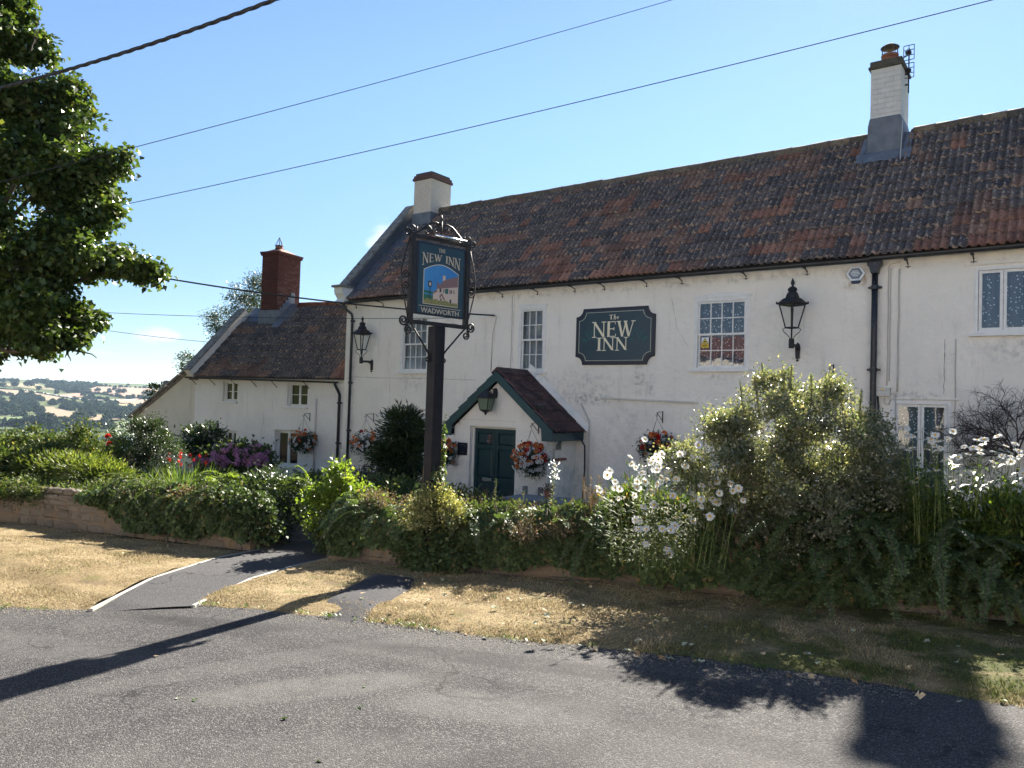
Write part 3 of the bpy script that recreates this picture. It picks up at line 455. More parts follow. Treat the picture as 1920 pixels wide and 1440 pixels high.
# --- ground
def asphalt(name, dark, light, grit, wear=()):
    g = G(name); p = g.pos()
    big = g.rng(g.noise(p, .38, 5, .65), .40, .60)
    c = g.mix(big, dark, light)
    c = g.mix(g.rng(g.noise(g.pos((1,.35,1)), 1.1, 5, .65), .52, .72, 0, .45), c, tuple(v*1.5 for v in light))
    v = g.node('ShaderNodeTexVoronoi'); g.l.new(p, v.inputs['Vector']); v.inputs['Scale'].default_value = 135
    sx = g.node('ShaderNodeSeparateColor'); g.l.new(v.outputs['Color'], sx.inputs[0])
    c = g.mix(g.rng(sx.outputs[0], .55, 1.0, 0, grit), c, (.165,.16,.152))
    c = g.mix(g.rng(sx.outputs[1], .6, .95, 0, .65), c, (.014,.014,.015))
    c = g.mix(g.rng(g.noise(p, 2.4, 3), .66, .74, 0, .35), c, tuple(v_*.55 for v_ in dark))
    # fine cracks wandering over the surface
    ww = g.node('ShaderNodeVectorMath', operation='ADD'); g.l.new(p, ww.inputs[0]); wn_ = g.node('ShaderNodeTexNoise'); wn_.inputs['Scale'].default_value = 1.6; wn_.inputs['Detail'].default_value = 6; g.l.new(p, wn_.inputs['Vector']); g.l.new(wn_.outputs['Color'], ww.inputs[1])
    ck = g.voro(ww.outputs[0], .62, 'DISTANCE_TO_EDGE'); c = g.mix(g.math('MULTIPLY', g.rng(ck, .003, .010, 1, 0), g.rng(g.noise(p, .7, 3), .50, .60, 0, .8)), c, (.012,.012,.012))
    for (cx_, cy_, rx_, ry_, ang, amt, col_) in wear:
        mp = g.node('ShaderNodeMapping'); mp.vector_type = 'TEXTURE'; mp.inputs['Location'].default_value = (cx_, cy_, 0); mp.inputs['Rotation'].default_value = (0, 0, Rd(ang)); mp.inputs['Scale'].default_value = (rx_, ry_, 1000)
        g.l.new(p, mp.inputs[0]); ln = g.node('ShaderNodeVectorMath', operation='LENGTH'); g.l.new(mp.outputs[0], ln.inputs[0])
        c = g.mix(g.math('MULTIPLY', g.rng(ln.outputs['Value'], .55, 1.0, 1, 0), g.rng(g.noise(p, 5, 5, .7), .30, .62, amt*.35, amt)), c, col_)
    h = g.math('ADD', g.math('MULTIPLY', v.outputs['Distance'], -.8), g.math('MULTIPLY', g.noise(p, 28, 3), .4))
    return g.end(g.bsdf(c, .9, .15, 0, g.bump(h, .75, .009)))
MT['road'] = asphalt('worn_road_asphalt', (.028,.027,.029), (.049,.047,.046), .65, [
    (8.3,-13.2,1.1,.28,60,0.52,(.105,.102,.096)), (9.4,-12.7,.9,.35,35,0.42,(.10,.098,.093)), (7.6,-13.1,1.6,.22,75,0.35,(.095,.092,.088)), (9.0,-14.2,1.5,.5,50,0.35,(.090,.088,.084)),
    (10.8,-12.6,1.4,.6,15,0.32,(.095,.092,.088)), (6.2,-13.9,1.3,.35,20,0.35,(.095,.092,.088)), (8.9,-11.9,2.0,.22,20,.6,(.022,.021,.022)), (6.3,-12.75,1.2,.2,28,.6,(.022,.021,.022)), (9.9,-13.5,.9,.3,70,.45,(.022,.021,.022))])
MT['path'] = asphalt('dark_path_tarmac', (.046,.046,.049), (.060,.059,.061), .35)
MT['patch'] = asphalt('patched_tarmac', (.036,.036,.040), (.050,.049,.052), .25)
def dry_grass():
    g = G('dry_mown_grass'); p = g.pos()
    c = g.mix(g.rng(g.noise(p, 2.2, 5, .65), .38, .66), (.22,.165,.088), (.33,.26,.15))
    c = g.mix(g.rng(g.noise(p, 26, 5, .7), .46, .66, 0, .7), c, (.12,.09,.055))
    c = g.mix(g.rng(g.noise(p, 1.7, 5, .7), .54, .68, 0, .75), c, (.115,.085,.055))
    sp = g.node('ShaderNodeSeparateXYZ'); g.l.new(p, sp.inputs[0])
    gm = g.math('MULTIPLY', g.rng(g.noise(p, 1.3, 4, .6), .42, .58), g.rng(sp.outputs['X'], 8.3, 11.0))
    c = g.mix(g.math('MULTIPLY', gm, .85), c, (.060,.075,.022))
    c = g.mix(g.math('MULTIPLY', g.rng(g.noise(p, 3, 4), .56, .66), .5), c, (.11,.12,.04))
    return g.end(g.bsdf(c, .95, .1, 0, g.bump(g.noise(p, 60, 5, .75), 1.0, .03)))
MT['drygrass'] = dry_grass()
def blade():
    g = G('dry_grass_blades'); r = g.attr('rnd'); p = g.pos()
    dry = g.ramp(r, [(0,(.15,.115,.06)),(.35,(.29,.225,.12)),(.75,(.40,.325,.19)),(1,(.50,.43,.29))])
    grn = g.ramp(r, [(0,(.045,.065,.015)),(.6,(.085,.12,.03)),(1,(.20,.19,.07))])
    sp = g.node('ShaderNodeSeparateXYZ'); g.l.new(p, sp.inputs[0])
    gm = g.math('MAXIMUM', g.math('MULTIPLY', g.rng(g.noise(p, 1.3, 4, .6), .40, .56), g.rng(sp.outputs['X'], 8.2, 10.6)), g.rng(g.noise(p, 3.1, 4), .56, .66, 0, .6))
    c = g.mix(gm, dry, grn)
    t = g.node('ShaderNodeBsdfTranslucent'); g.l.new(c, t.inputs[0])
    return g.end(g.mixsh(.3, g.bsdf(c, .8, .2), t.outputs[0]))
MT['blade'] = blade()
def stone_mat():
    g = G('ochre_rubble_stone'); p = g.pos()
    c = g.mix(g.rng(g.orand(), 0, 1, 0, 1, False), (.135,.112,.09), (.20,.17,.135))
    c = g.mix(g.rng(g.noise(p, 3.4, 4, .6), .56, .70, 0, .7), c, (.23,.15,.085))
    c = g.mix(g.rng(g.noise(p, 12, 6, .7), .52, .7, 0, .8), c, (.10,.078,.06))
    c = g.mix(g.rng(g.noise(p, 30, 4, .7), .63, .72, 0, .7), c, (.42,.39,.33))
    return g.end(g.bsdf(c, .95, .15, 0, g.bump(g.noise(p, 22, 6, .7), .9, .025)))
MT['stone'] = stone_mat()
MT['wall_core'] = simple('earthy_lime_mortar', (.13,.108,.088), .95, var=(4,(.24,.165,.10),.7), bump=(22,.9,.025))

# --- leaves: thin, lit from behind, a little shiny; colour differs from leaf to leaf
def leaf_mat(name, stops, trans=.42, rough=.42, spec=.35, tcol=1.5, tblue=.45):
    g = G(name); r = g.attr('rnd')
    c = g.ramp(r, stops)
    n = g.mix(g.rng(g.noise(g.pos(), 1.7, 3), .3, .7, 0, .35), c, tuple(v*.6 for v in stops[0][1]))
    tc = g.mix(1.0, n, (tcol, tcol*1.02, tcol*tblue), 'MULTIPLY')
    t = g.node('ShaderNodeBsdfTranslucent'); g.l.new(tc, t.inputs[0])
    return g.end(g.mixsh(trans, g.bsdf(n, rough, spec), t.outputs[0]))
L3 = lambda a, b, c: [(0, a), (.55, b), (1, c)]
MT['lf_maple'] = leaf_mat('maple_leaves', [(0,(.030,.055,.013)),(.5,(.058,.095,.022)),(.94,(.10,.135,.032)),(1,(.15,.14,.04))], .33, .42, .35, 1.6)
MT['lf_shrub'] = leaf_mat('small_glossy_leaves', [(0,(.10,.125,.075)),(.4,(.17,.20,.115)),(.75,(.28,.29,.20)),(1,(.38,.31,.25))], .42, .30, .75, 1.2)
MT['lf_ivy'] = leaf_mat('ivy_leaves', [(0,(.038,.062,.028)),(.5,(.070,.108,.044)),(.92,(.12,.165,.065)),(1,(.24,.16,.08))], .30, .58, .22, 1.5)
MT['lf_dark'] = leaf_mat('dark_evergreen_leaves', L3((.024,.042,.020),(.040,.066,.028),(.070,.100,.042)), .28, .40, .4, 1.4)
MT['lf_bright'] = leaf_mat('bright_green_leaves', L3((.075,.12,.02),(.13,.19,.03),(.22,.27,.055)), .48, .40, .4, 1.6)
MT['lf_mixed'] = leaf_mat('mixed_hedge_leaves', [(0,(.028,.050,.018)),(.5,(.055,.085,.024)),(.9,(.11,.14,.042)),(1,(.24,.20,.09))], .36, .55, .25, 1.4)
MT['lf_yellow'] = leaf_mat('yellow_green_sprays', L3((.045,.072,.018),(.085,.115,.026),(.17,.18,.055)), .48, .5, .3, 1.6)
MT['lf_varieg'] = leaf_mat('cream_edged_leaves', [(0,(.12,.135,.045)),(.4,(.22,.22,.085)),(.75,(.42,.40,.20)),(1,(.55,.51,.30))], .35, .5, .3, 1.3)
MT['lf_coton'] = leaf_mat('tiny_cotoneaster_leaves', L3((.050,.085,.034),(.085,.130,.050),(.16,.205,.085)), .34, .42, .35, 1.6)
MT['lf_hydr'] = leaf_mat('hydrangea_leaves', L3((.045,.070,.026),(.075,.105,.034),(.13,.15,.06)), .32, .6, .2)
MT['lf_purple'] = leaf_mat('dull_purple_leaves', L3((.030,.030,.026),(.048,.045,.034),(.075,.058,.048)), .3, .5, .3)
MT['lf_daisy'] = leaf_mat('daisy_leaves', [(0,(.035,.060,.022)),(.6,(.075,.115,.030)),(.92,(.16,.20,.045)),(1,(.34,.20,.06))], .42, .65, .15, 1.7)
MT['lf_blade'] = leaf_mat('sword_leaves', L3((.040,.075,.018),(.075,.125,.026),(.14,.18,.05)), .42, .42, .35, 1.6)
MT['lf_fern'] = leaf_mat('fern_fronds', L3((.020,.045,.026),(.033,.066,.036),(.05,.085,.045)), .3, .5, .3)
MT['lf_dead'] = leaf_mat('dead_leaves', L3((.12,.09,.065),(.21,.15,.10),(.33,.25,.16)), .2, .8, .2, 1.1)
MT['lf_far'] = leaf_mat('distant_tree_leaves', L3((.016,.030,.016),(.026,.044,.020),(.042,.062,.026)), .15, .8, .05)
MT['fl_white'] = leaf_mat('white_petals', L3((.74,.74,.72),(.82,.82,.80),(.86,.86,.83)), .5, .7, .2, 1.0, 1.0)
MT['fl_yellow'] = simple('yellow_flower_centre', (.55,.33,.03), .8)
MT['fl_orange'] = leaf_mat('orange_petals', L3((.75,.15,.04),(.82,.27,.07),(.85,.45,.20)), .35, .6, .2, 1.1)
MT['fl_red'] = leaf_mat('red_petals', L3((.52,.02,.02),(.62,.04,.035),(.7,.09,.07)), .35, .6, .2, 1.1)
MT['fl_pink'] = leaf_mat('pink_florets', [(0,(.46,.18,.34)),(.5,(.60,.30,.48)),(.85,(.70,.42,.60)),(1,(.66,.16,.24))], .3, .7, .2, 1.1, 1.0)

# ================================================================== leaf meshes
def unit(a):
    return a / np.maximum(np.linalg.norm(a, axis=1, keepdims=True), 1e-9)
def leaf_arrays(P, D, N, L, W, fold=.18, bend=0.0):
    P = np.asarray(P, float); D = unit(np.asarray(D, float)); N = np.asarray(N, float)
    N = unit(N - D*np.sum(N*D, axis=1, keepdims=True)); S = np.cross(D, N)
    L = np.broadcast_to(np.asarray(L, float), (len(P),))[:,None]; W = np.broadcast_to(np.asarray(W, float), (len(P),))[:,None]
    a = P; b = P + D*L*.45 - S*W*.5 + N*W*fold; c = P + D*L - N*L*bend; d = P + D*L*.45 + S*W*.5 + N*W*fold
    V = np.stack([a,b,c,d], axis=1).reshape(-1,3)
    return V, np.arange(len(P)*4).reshape(-1,4)
def leaves(name, P, D, N, L, W, mats, parent=None, rnd=None, fold=.18, bend=0., kind=None, label=None, mi=None):
    V, F = leaf_arrays(P, D, N, L, W, fold, bend)
    if parent is not None:
        V = V - np.array(parent.matrix_basis.translation)     # parents of plants are never turned
    if rnd is None: rnd = rng.random(len(F))
    o = link(name, fast_mesh(name, V, F, mats, rnd, mi), parent)
    o['kind'] = kind or 'stuff'      # leaves nobody could pick apart
    if label: o['label'] = label
    return o
def dirs(n):
    return unit(rng.normal(size=(n,3)))
def cloud(blobs, n, ncl, csz, shell=.35, flat=None):
    """leaf positions in clumps through ellipsoids; returns positions and outward directions. blobs: (c, r, weight)"""
    w = np.array([b[2] for b in blobs], float); w /= w.sum()
    PP, OO = [], []
    for (c, r, _), wk in zip(blobs, w):
        nk = max(3, int(ncl*wk)); c = np.array(c); r = np.array(r)
        u = dirs(nk); rad = (shell + (1-shell)*rng.random((nk,1))**.6)
        cc = c + u*r*rad
        m = max(1, int(n*wk/nk))
        p = np.repeat(cc, m, axis=0); s = rng.normal(size=p.shape)*csz*np.repeat(.6+.8*rng.random((nk,1)), m, axis=0)
        s[:,2] *= .75
        PP.append(p+s); OO.append(unit((p+s-c)/r))
    return np.concatenate(PP), np.concatenate(OO)
def leafcloud(name, parent, blobs, n, L, W, mat, ncl=None, csz=.1, shell=.35, upw=.5, outw=.8, rndw=.7, fold=.18, zmin=None, kind=None, lvar=.35, bend=.12, nup=.8, rnd=None):
    P, O = cloud(blobs, n, ncl or max(8, n//60), csz, shell)
    if zmin is not None:
        k = P[:,2] > zmin(P[:,0], P[:,1]) if callable(zmin) else P[:,2] > zmin
        P, O = P[k], O[k]
    m = len(P)
    D = O*outw + dirs(m)*rndw + np.array([0,0,1.0])*upw*.5
    N = dirs(m)*.8 + np.array([0,0,1.0])*nup + O*.3
    sc = 1 - lvar/2 + lvar*rng.random(m)
    return leaves(name, P, D, N, L*sc, W*sc, mat, parent, fold=fold, bend=bend, kind=kind, rnd=rnd)
def stems(name, parent, base, tips, r0, r1, mat, sag=0.0, n=5, k=5):
    mb = MB(); b0 = Vector(parent.matrix_basis.translation)
    for t in tips:
        a = Vector(base) + Vector((random.uniform(-1,1), random.uniform(-1,1), 0))*r0*2; t = Vector(t)
        pts = []
        for i in range(k+1):
            q = i/k; p = a.lerp(t, q); p.z += math.sin(q*math.pi)*sag*(t-a).length
            p += Vector((random.uniform(-1,1), random.uniform(-1,1), random.uniform(-1,1)))*.02*(t-a).length*(0 if i in (0,k) else 1)
            pts.append(p - b0)
        mb.tube(pts, [lerp(r0, r1, i/k) for i in range(k+1)], n)
    return part(name, mb, mat, parent, smooth=True)
# ================================================================== land
PROF = [(40,-3.4),(300,-28),(700,-50),(800,-55),(1025,-55),(1045,-52.2),(1100,-50),(1300,-41),(1500,-34),(1800,-20),(2200,0),(2700,24),(3000,34),(3300,36),(4500,30),(6000,10)]
PX = [p[0] for p in PROF]; PZ = [p[1] for p in PROF]
def land(x, y):
    dx, dy = x-CAM.x, y-CAM.y; d = math.hypot(dx, dy)
    f = (dx*FH.x+dy*FH.y)/max(d, 1e-6)
    near = -1.62 - .045*f*d
    if d < 40: return near - (.25 if d < 34 else .25*(40-d)/6)
    w = min(1, max(0, (f+.1)/.5)); w = w*w*(3-2*w)
    zf = float(np.interp(d, PX, PZ)); back = -1.62 + 1.8*min(d, 600)/40*(1-w)
    return lerp(min(near, back) if f > 0 else back, zf, w if d > 60 else w*(d-40)/20)
radii = [0.001,1.5,3,5,8,12,16,20,25,30,34,40,50,60,80,110,150,220,300,420,560,700,780,800,850,920,1000,1025,1045,1100,1200,1300,1400,1500,1650,1800,2000,2200,2450,2700,2850,3000,3300,3800,4500,6000]
NS = 180
tv, tf = [], []
for r in radii:
    for j in range(NS):
        a = 2*math.pi*j/NS; x, y = CAM.x+r*math.cos(a), CAM.y+r*math.sin(a)
        z = land(x, y)
        tv.append((x, y, z))
for i in range(len(radii)-1):
    for j in range(NS):
        tf.append((i*NS+j, i*NS+(j+1)%NS, (i+1)*NS+(j+1)%NS, (i+1)*NS+j))
def terrain_mat():
    g = G('hill_pasture'); p = g.pos()
    c = g.mix(g.rng(g.noise(p, .004, 5, .6), .4, .6), (.060,.085,.028), (.10,.11,.045))
    c = g.mix(g.rng(g.noise(p, .03, 5, .6), .45, .65, 0, .6), c, (.045,.065,.022))
    return g.end(g.bsdf(c, .95, .1))
mb = MB(); mb.add(tv, tf); struct('terrain', mb, terrain_mat(), True)
def water_mat():
    g = G('lake_water'); n = g.bump(g.noise(g.pos((1,1,1)), .25, 4, .6), .25, .3)
    return g.end(g.bsdf((.03,.06,.075), .12, .5, 0, n))
mb = MB(); ring = []
for r in (785, 1040):
    for j in range(41):
        a = Rd(-65 + 100*j/40); ring.append((CAM.x + r*(math.sin(a)*RH.x+math.cos(a)*FH.x), CAM.y + r*(math.sin(a)*RH.y+math.cos(a)*FH.y), -52.4))
mb.add(ring, [(j, j+1, 41+j+1, 41+j) for j in range(40)]); struct('lake_water', mb, water_mat())

def pol(az, d): 
    a = Rd(az); return (CAM.x + d*(math.sin(a)*RH.x+math.cos(a)*FH.x), CAM.y + d*(math.sin(a)*RH.y+math.cos(a)*FH.y))
FCOL = dict(straw=(.20,.17,.08), tan=(.20,.148,.082), pink=(.235,.15,.095), green=(.085,.125,.032), lane=(.33,.31,.27))
for kind_, polys in FIELDS.items():
    m_ = simple('field_'+kind_, FCOL[kind_], .95, var=(.02, tuple(v*.78 for v in FCOL[kind_]), .9))
    for poly in polys:
        bm = bmesh.new()
        # fine radial strips so the sheet follows the hill
        vs = [bm.verts.new((*pol(az, d), 0)) for az, d in poly]
        fc = bm.faces.new(vs)
        bmesh.ops.triangulate(bm, faces=[fc])
        for _ in range(4): bmesh.ops.subdivide_edges(bm, edges=[e for e in bm.edges if e.calc_length() > 45], cuts=1); bmesh.ops.triangulate(bm, faces=[f for f in bm.faces if len(f.verts) > 3])
        for v in bm.verts: v.co.z = land(v.co.x, v.co.y) + 1.6
        me = bpy.data.meshes.new('field'); bm.normal_update(); bm.to_mesh(me); bm.free(); me.materials.append(m_)
        o = link('field' if kind_ != 'lane' else 'country_lane', me); o['kind'] = 'structure'

# far trees: lumpy leafy crowns on short trunks
def far_tree_mesh(seed, nleaf=420, wide=1.0):
    r_ = np.random.default_rng(seed)
    k = 9; cs = unit(r_.normal(size=(k,3)))*np.array([.55*wide,.55*wide,.34])*(.5+.5*r_.random((k,1))) + np.array([0,0,.62])
    ci = r_.integers(0, k, nleaf); u = unit(r_.normal(size=(nleaf,3)))
    P = cs[ci] + u*(.30+.08*r_.random((nleaf,1)))*np.array([wide,wide,.82]); P[:,2] = np.maximum(P[:,2], .16+.1*r_.random(nleaf))
    D = unit(r_.normal(size=(nleaf,3))); N = u + .4*r_.normal(size=(nleaf,3))
    return leaf_arrays(P - D*.1, D, N, .24, .20, .1), r_.random(nleaf)
FT = [far_tree_mesh(s, 420, .9+.1*(s % 4)) for s in range(5)]
def trunk_mb():
    mb = MB(); mb.tube([(0,0,-.1),(.01,0,.2),(0,.02,.5)], [.05,.04,.03], 6); return mb
ft_me = []
for (V, F), rd in FT:
    ft_me.append(fast_mesh('crown', V, F, MT['lf_far'], rd))
ft_trunk = trunk_mb().mesh('trunk', MT['bark'])
for i, (x, y, z, r) in enumerate(LONE):
    t = thing('field_tree', 'round dark tree standing among the pale fields on the far hillside', 'tree', (x, y, land(x, y)+.6), random.random()*6, 'trees dotted over the far fields')
    for nm, me in (('crown', ft_me[i % 5]), ('trunk', ft_trunk)):
        o = link(nm, me, t); s = r*1.35; o.scale = (s, s, s*1.0)
def mass(name, lst, label, cat, sc):
    VV, FF, RR = [], [], []; o_ = 0
    for i, (x, y, z, r) in enumerate(lst):
        (V, F), rd = FT[i % 5]
        a = random.random()*6; s = r*sc; ca, sa = math.cos(a), math.sin(a)
        W = V*np.array([s, s, s*(.9+.2*random.random())]); W = np.stack([W[:,0]*ca-W[:,1]*sa+x, W[:,0]*sa+W[:,1]*ca+y, W[:,2]+land(x,y)-r*.15], axis=1)
        VV.append(W); FF.append(F+o_); o_ += len(V); RR.append(rd)
    o = link(name, fast_mesh(name, np.concatenate(VV), np.concatenate(FF), MT['lf_far'], np.concatenate(RR)))
    tag(o, label, cat, kind='stuff')
mass('woodland', WOOD, 'dark blue green woods covering the far hillside beyond the lake', 'woodland', .98)
mass('hedgerow', HEDGE, 'thin dark hedgerows between the straw coloured far fields', 'hedgerow', 1.2)

# ------------------------------------------------------------------ road, verge, path near the camera
def strip(A, B, n, m, zfun, jit=0.0, taper=None):
    """grid sheet between two polylines A and B (same parameter)"""
    def samp(P, t):
        s = t*(len(P)-1); i = min(int(s), len(P)-2); f = s-i
        return (lerp(P[i][0],P[i+1][0],f), lerp(P[i][1],P[i+1][1],f))
    vs, fs = [], []
    for i in range(n+1):
        a, b = samp(A, i/n), samp(B, i/n)
        for j in range(m+1):
            q = j/m; x, y = lerp(a[0],b[0],q), lerp(a[1],b[1],q)
            if j == m and jit:
                k = noise.noise(Vector((x*2.3, y*2.3, 0)))*jit + noise.noise(Vector((x*9, y*9, 3)))*jit*.5
                l = math.hypot(b[0]-a[0], b[1]-a[1]) or 1; x += (b[0]-a[0])/l*k; y += (b[1]-a[1])/l*k
            vs.append((x, y, zfun(x, y, q)))
    for i in range(n):
        for j in range(m):
            k = i*(m+1)+j; fs.append((k, k+1, k+m+2, k+m+1))
    return vs, fs
# road: one wide sheet on the slope
mb = MB(); vs, fs = [], []
N_ = 24
for i in range(N_+1):
    for j in range(N_+1):
        u = -30+60*i/N_; v = -24+36*j/N_
        x, y = CAM.x+u*RH.x+v*FH.x, CAM.y+u*RH.y+v*FH.y; vs.append((x, y, gz(x, y)))
fs = [(i*(N_+1)+j, (i+1)*(N_+1)+j, (i+1)*(N_+1)+j+1, i*(N_+1)+j+1) for i in range(N_) for j in range(N_)]
mb.add(vs, fs); struct('road', mb, MT['road'])

WALL_L = [(-13,-13.2),(-8,-12.2),(-2.44,-11.12),(.25,-10.65),(3.14,-10.12)]
WALL_R = [(4.42,-9.86),(5.49,-9.5),(7.06,-8.9),(8.85,-8.35),(11.71,-7.45),(15.5,-6.2),(20,-4.6)]
ROAD_L = [(-14,-24),(-6,-19.5),(1.2,-16.1),(3.3,-14.6),(4.6,-13.68),(5.29,-13.24)]
ROAD_R = [(5.72,-12.52),(7.26,-11.74),(8.28,-11.52),(9.19,-11.11),(10.6,-10.71),(11.88,-10.5),(14.5,-9.8),(20,-8.0)]
PATH_L = [(5.24,-13.2),(4.21,-12.08),(3.49,-10.89),(3.17,-9.87),(2.75,-8.4),(1.9,-5.5),(.9,-2.6)]
PATH_R = [(5.72,-12.52),(4.94,-11.36),(4.55,-10.4),(4.38,-9.7),(4.0,-8.4),(3.2,-5.5),(2.2,-2.4)]
def hump(x, y, q):
    e = min(1, max(0, 1-q))
    lip = .055*min(1, (1-q)*9, q*16+.1) - .012
    return gz(x, y) + lip + .05*noise.noise(Vector((x*.7, y*.7, 0)))*min(1, 5*e*q+.1) + .015*noise.noise(Vector((x*4, y*4, 2)))*min(1, e*8)
def hump_l(x, y, q):
    d = math.hypot((x-4.1)/.75, (y+13.2)/.45)
    return hump(x, y, q) + .16*math.exp(-((x-1.8)**2/3+(y+12.7)**2/.7)) - .05*math.exp(-d*d)
LV_W = [(-13,-13.3),(-8,-12.3),(-2.44,-11.2),(.25,-10.73),(2.0,-10.45),(3.14,-10.15),(3.32,-10.5),(3.6,-11.1),(4.15,-12.05)]
LV_R = [(-14,-24),(-8,-20.5),(-2.5,-17.6),(1.2,-16.1),(2.6,-15.1),(3.7,-14.3),(4.3,-13.9),(4.9,-13.5),(5.2,-13.2)]
RV_W = [(4.52,-9.95),(5.49,-9.6),(7.06,-9.0),(8.85,-8.45),(11.71,-7.55),(15.5,-6.3),(20,-4.7)]
RV_R = [(5.6,-12.46),(7.2,-11.82),(8.28,-11.52),(9.9,-10.92),(11.88,-10.5),(14.9,-9.7),(20,-8.0)]
verges = []
for W_, E_, hf, n_ in ((LV_W, LV_R, hump_l, 120), (RV_W, RV_R, hump, 110)):
    mb = MB(); vs, fs = strip(W_, E_, n_, 22, hf, .10); mb.add(vs, fs); struct('verge', mb, MT['drygrass'], True); verges.append((vs, fs))
# left triangle of verge beside the path on its right hand side, and the worn tarmac patch in it
mb = MB(); vs, fs = strip([(4.52,-9.95),(4.70,-10.5),(5.0,-11.3),(5.6,-12.4)], [(4.6,-9.93),(5.2,-10.4),(5.7,-11.3),(6.0,-12.3)], 20, 6, lambda x, y, q: gz(x, y)-.012+.045*min(1, 9*min(q, 1-q)+.15)*min(1, max(.0, (y+12.42)*3))+.008*noise.noise(Vector((x*4,y*4,2)))); mb.add(vs, fs); struct('verge', mb, MT['drygrass'], True); verges.append((vs, fs))
mb = MB(); vs, fs = strip([(5.72,-10.36),(5.95,-10.75),(6.3,-11.4),(6.62,-11.95)], [(6.36,-10.22),(6.6,-10.6),(6.95,-11.3),(7.32,-11.95)], 30, 12, lambda x, y, q: gz(x, y)-.012+.075*min(1, 7*min(q, 1-q)+.25)*min(1, max(.1, (y+12.0)*2.2)), .05); mb.add(vs, fs); struct('tarmac_patch', mb, MT['patch'], True)
mb = MB(); vs, fs = strip(PATH_L, PATH_R, 40, 6, lambda x, y, q: gz(x, y)+.018-.026*max(0, 1-max(0, y+13.2)/.5)*(1 if x > 4.6 else 0)); mb.add(vs, fs); path = struct('path', mb, MT['path'], True)
def edging(P, name, t0, t1, hgt):
    L = [Vector((x, y, gz(x, y)+hgt)) for x, y in P]; seg = []
    for a, b in zip(L[:-1], L[1:]):
        n = max(1, round((b-a).length/.9))
        for i in range(n): seg.append((a.lerp(b, i/n), a.lerp(b, (i+1)/n)))
    for a, b in seg[t0:t1]:
        d = (b-a)*.004; mb = MB(); mb.bar(a+d-Vector((0,0,.05)), b-d-Vector((0,0,.05)), .036, .12); o = part('edging_kerb', mb, MT['concrete'], path, bevel=.006)
edging(PATH_L, 'l', 0, 5, .016); edging(PATH_R, 'r', 0, 4, .016)
# garden bed behind the walls and under the inn
mb = MB(); vs, fs = [], []
gx = [(-40,-14),(-13,-13.0),(-8,-12.0),(-2.4,-10.9),(.3,-10.4),(3.1,-9.9),(4.4,-9.6),(5.5,-9.25),(7.1,-8.7),(8.9,-8.1),(11.7,-7.2),(15.5,-5.9),(30,-1.5)]
def bed(x, y, q): return gz(x, y) + .004 + .32*math.exp(-((q-.03)/.05)**2) if q < .4 and not (2.6 < x < 4.5) else gz(x, y)+.004
vs, fs = strip(gx, [(x, 22) for x, y in gx], 72, 60, lambda x, y, q: bed(x, y, q)); mb.add(vs, fs); struct('garden_soil', mb, MT['soil'], True)

# grass blades on the verge
def grass(name, vlist, dens, hmin, hmax, label, xr=None):
    VV, RR = [], []
    for vs, fs in vlist:
        v = np.array(vs); f = np.array(fs); a, b, c, d = (v[f[:,i]] for i in range(4))
        dist = np.hypot(((a+c)/2-np.array(CAM))[:,0], ((a+c)/2-np.array(CAM))[:,1])
        ar = np.linalg.norm(np.cross(b-a, d-a), axis=1)
        pd = np.array([noise.noise(Vector((float(q[0])*2.1, float(q[1])*2.1, 11))) for q in a])
        cnt = rng.poisson(ar*dens*np.clip(.75+1.5*pd, .12, 1.6)*np.clip((11/np.maximum(dist, 4))**1.3, .12, 1.9)*(dist < 26))
        idx = np.repeat(np.arange(len(f)), cnt); n = len(idx)
        pn = np.array([noise.noise(Vector((float(q[0])*1.7, float(q[1])*1.7, 6))) + .6*noise.noise(Vector((float(q[0])*5, float(q[1])*5, 2))) for q in a])     # patchiness
        s, t = rng.random((n,1)), rng.random((n,1))
        p = a[idx]*(1-s)*(1-t)+b[idx]*s*(1-t)+c[idx]*s*t+d[idx]*(1-s)*t
        th = rng.random(n)*6.283; w = .0022+.0028*rng.random(n); h = (hmin+(hmax-hmin)*rng.random(n)**2)*np.clip(.9+1.5*pn[idx], .35, 2.4)
        e = np.stack([np.cos(th), np.sin(th), np.zeros(n)], 1); ln = rng.normal(size=(n,3))*.55; ln[:,2] = .75
        tip = p + unit(ln)*h[:,None]
        V = np.stack([p-e*w[:,None], p+e*w[:,None], tip], 1).reshape(-1,3); VV.append(V); RR.append(rng.random(n))
    V = np.concatenate(VV); o = link(name, fast_mesh(name, V, np.arange(len(V)).reshape(-1,3), MT['blade'], np.concatenate(RR)))
    tag(o, label, 'grass', kind='stuff')
grass('grass', verges, 4300, .006, .034, 'short parched grass covering the verge between road and garden wall')

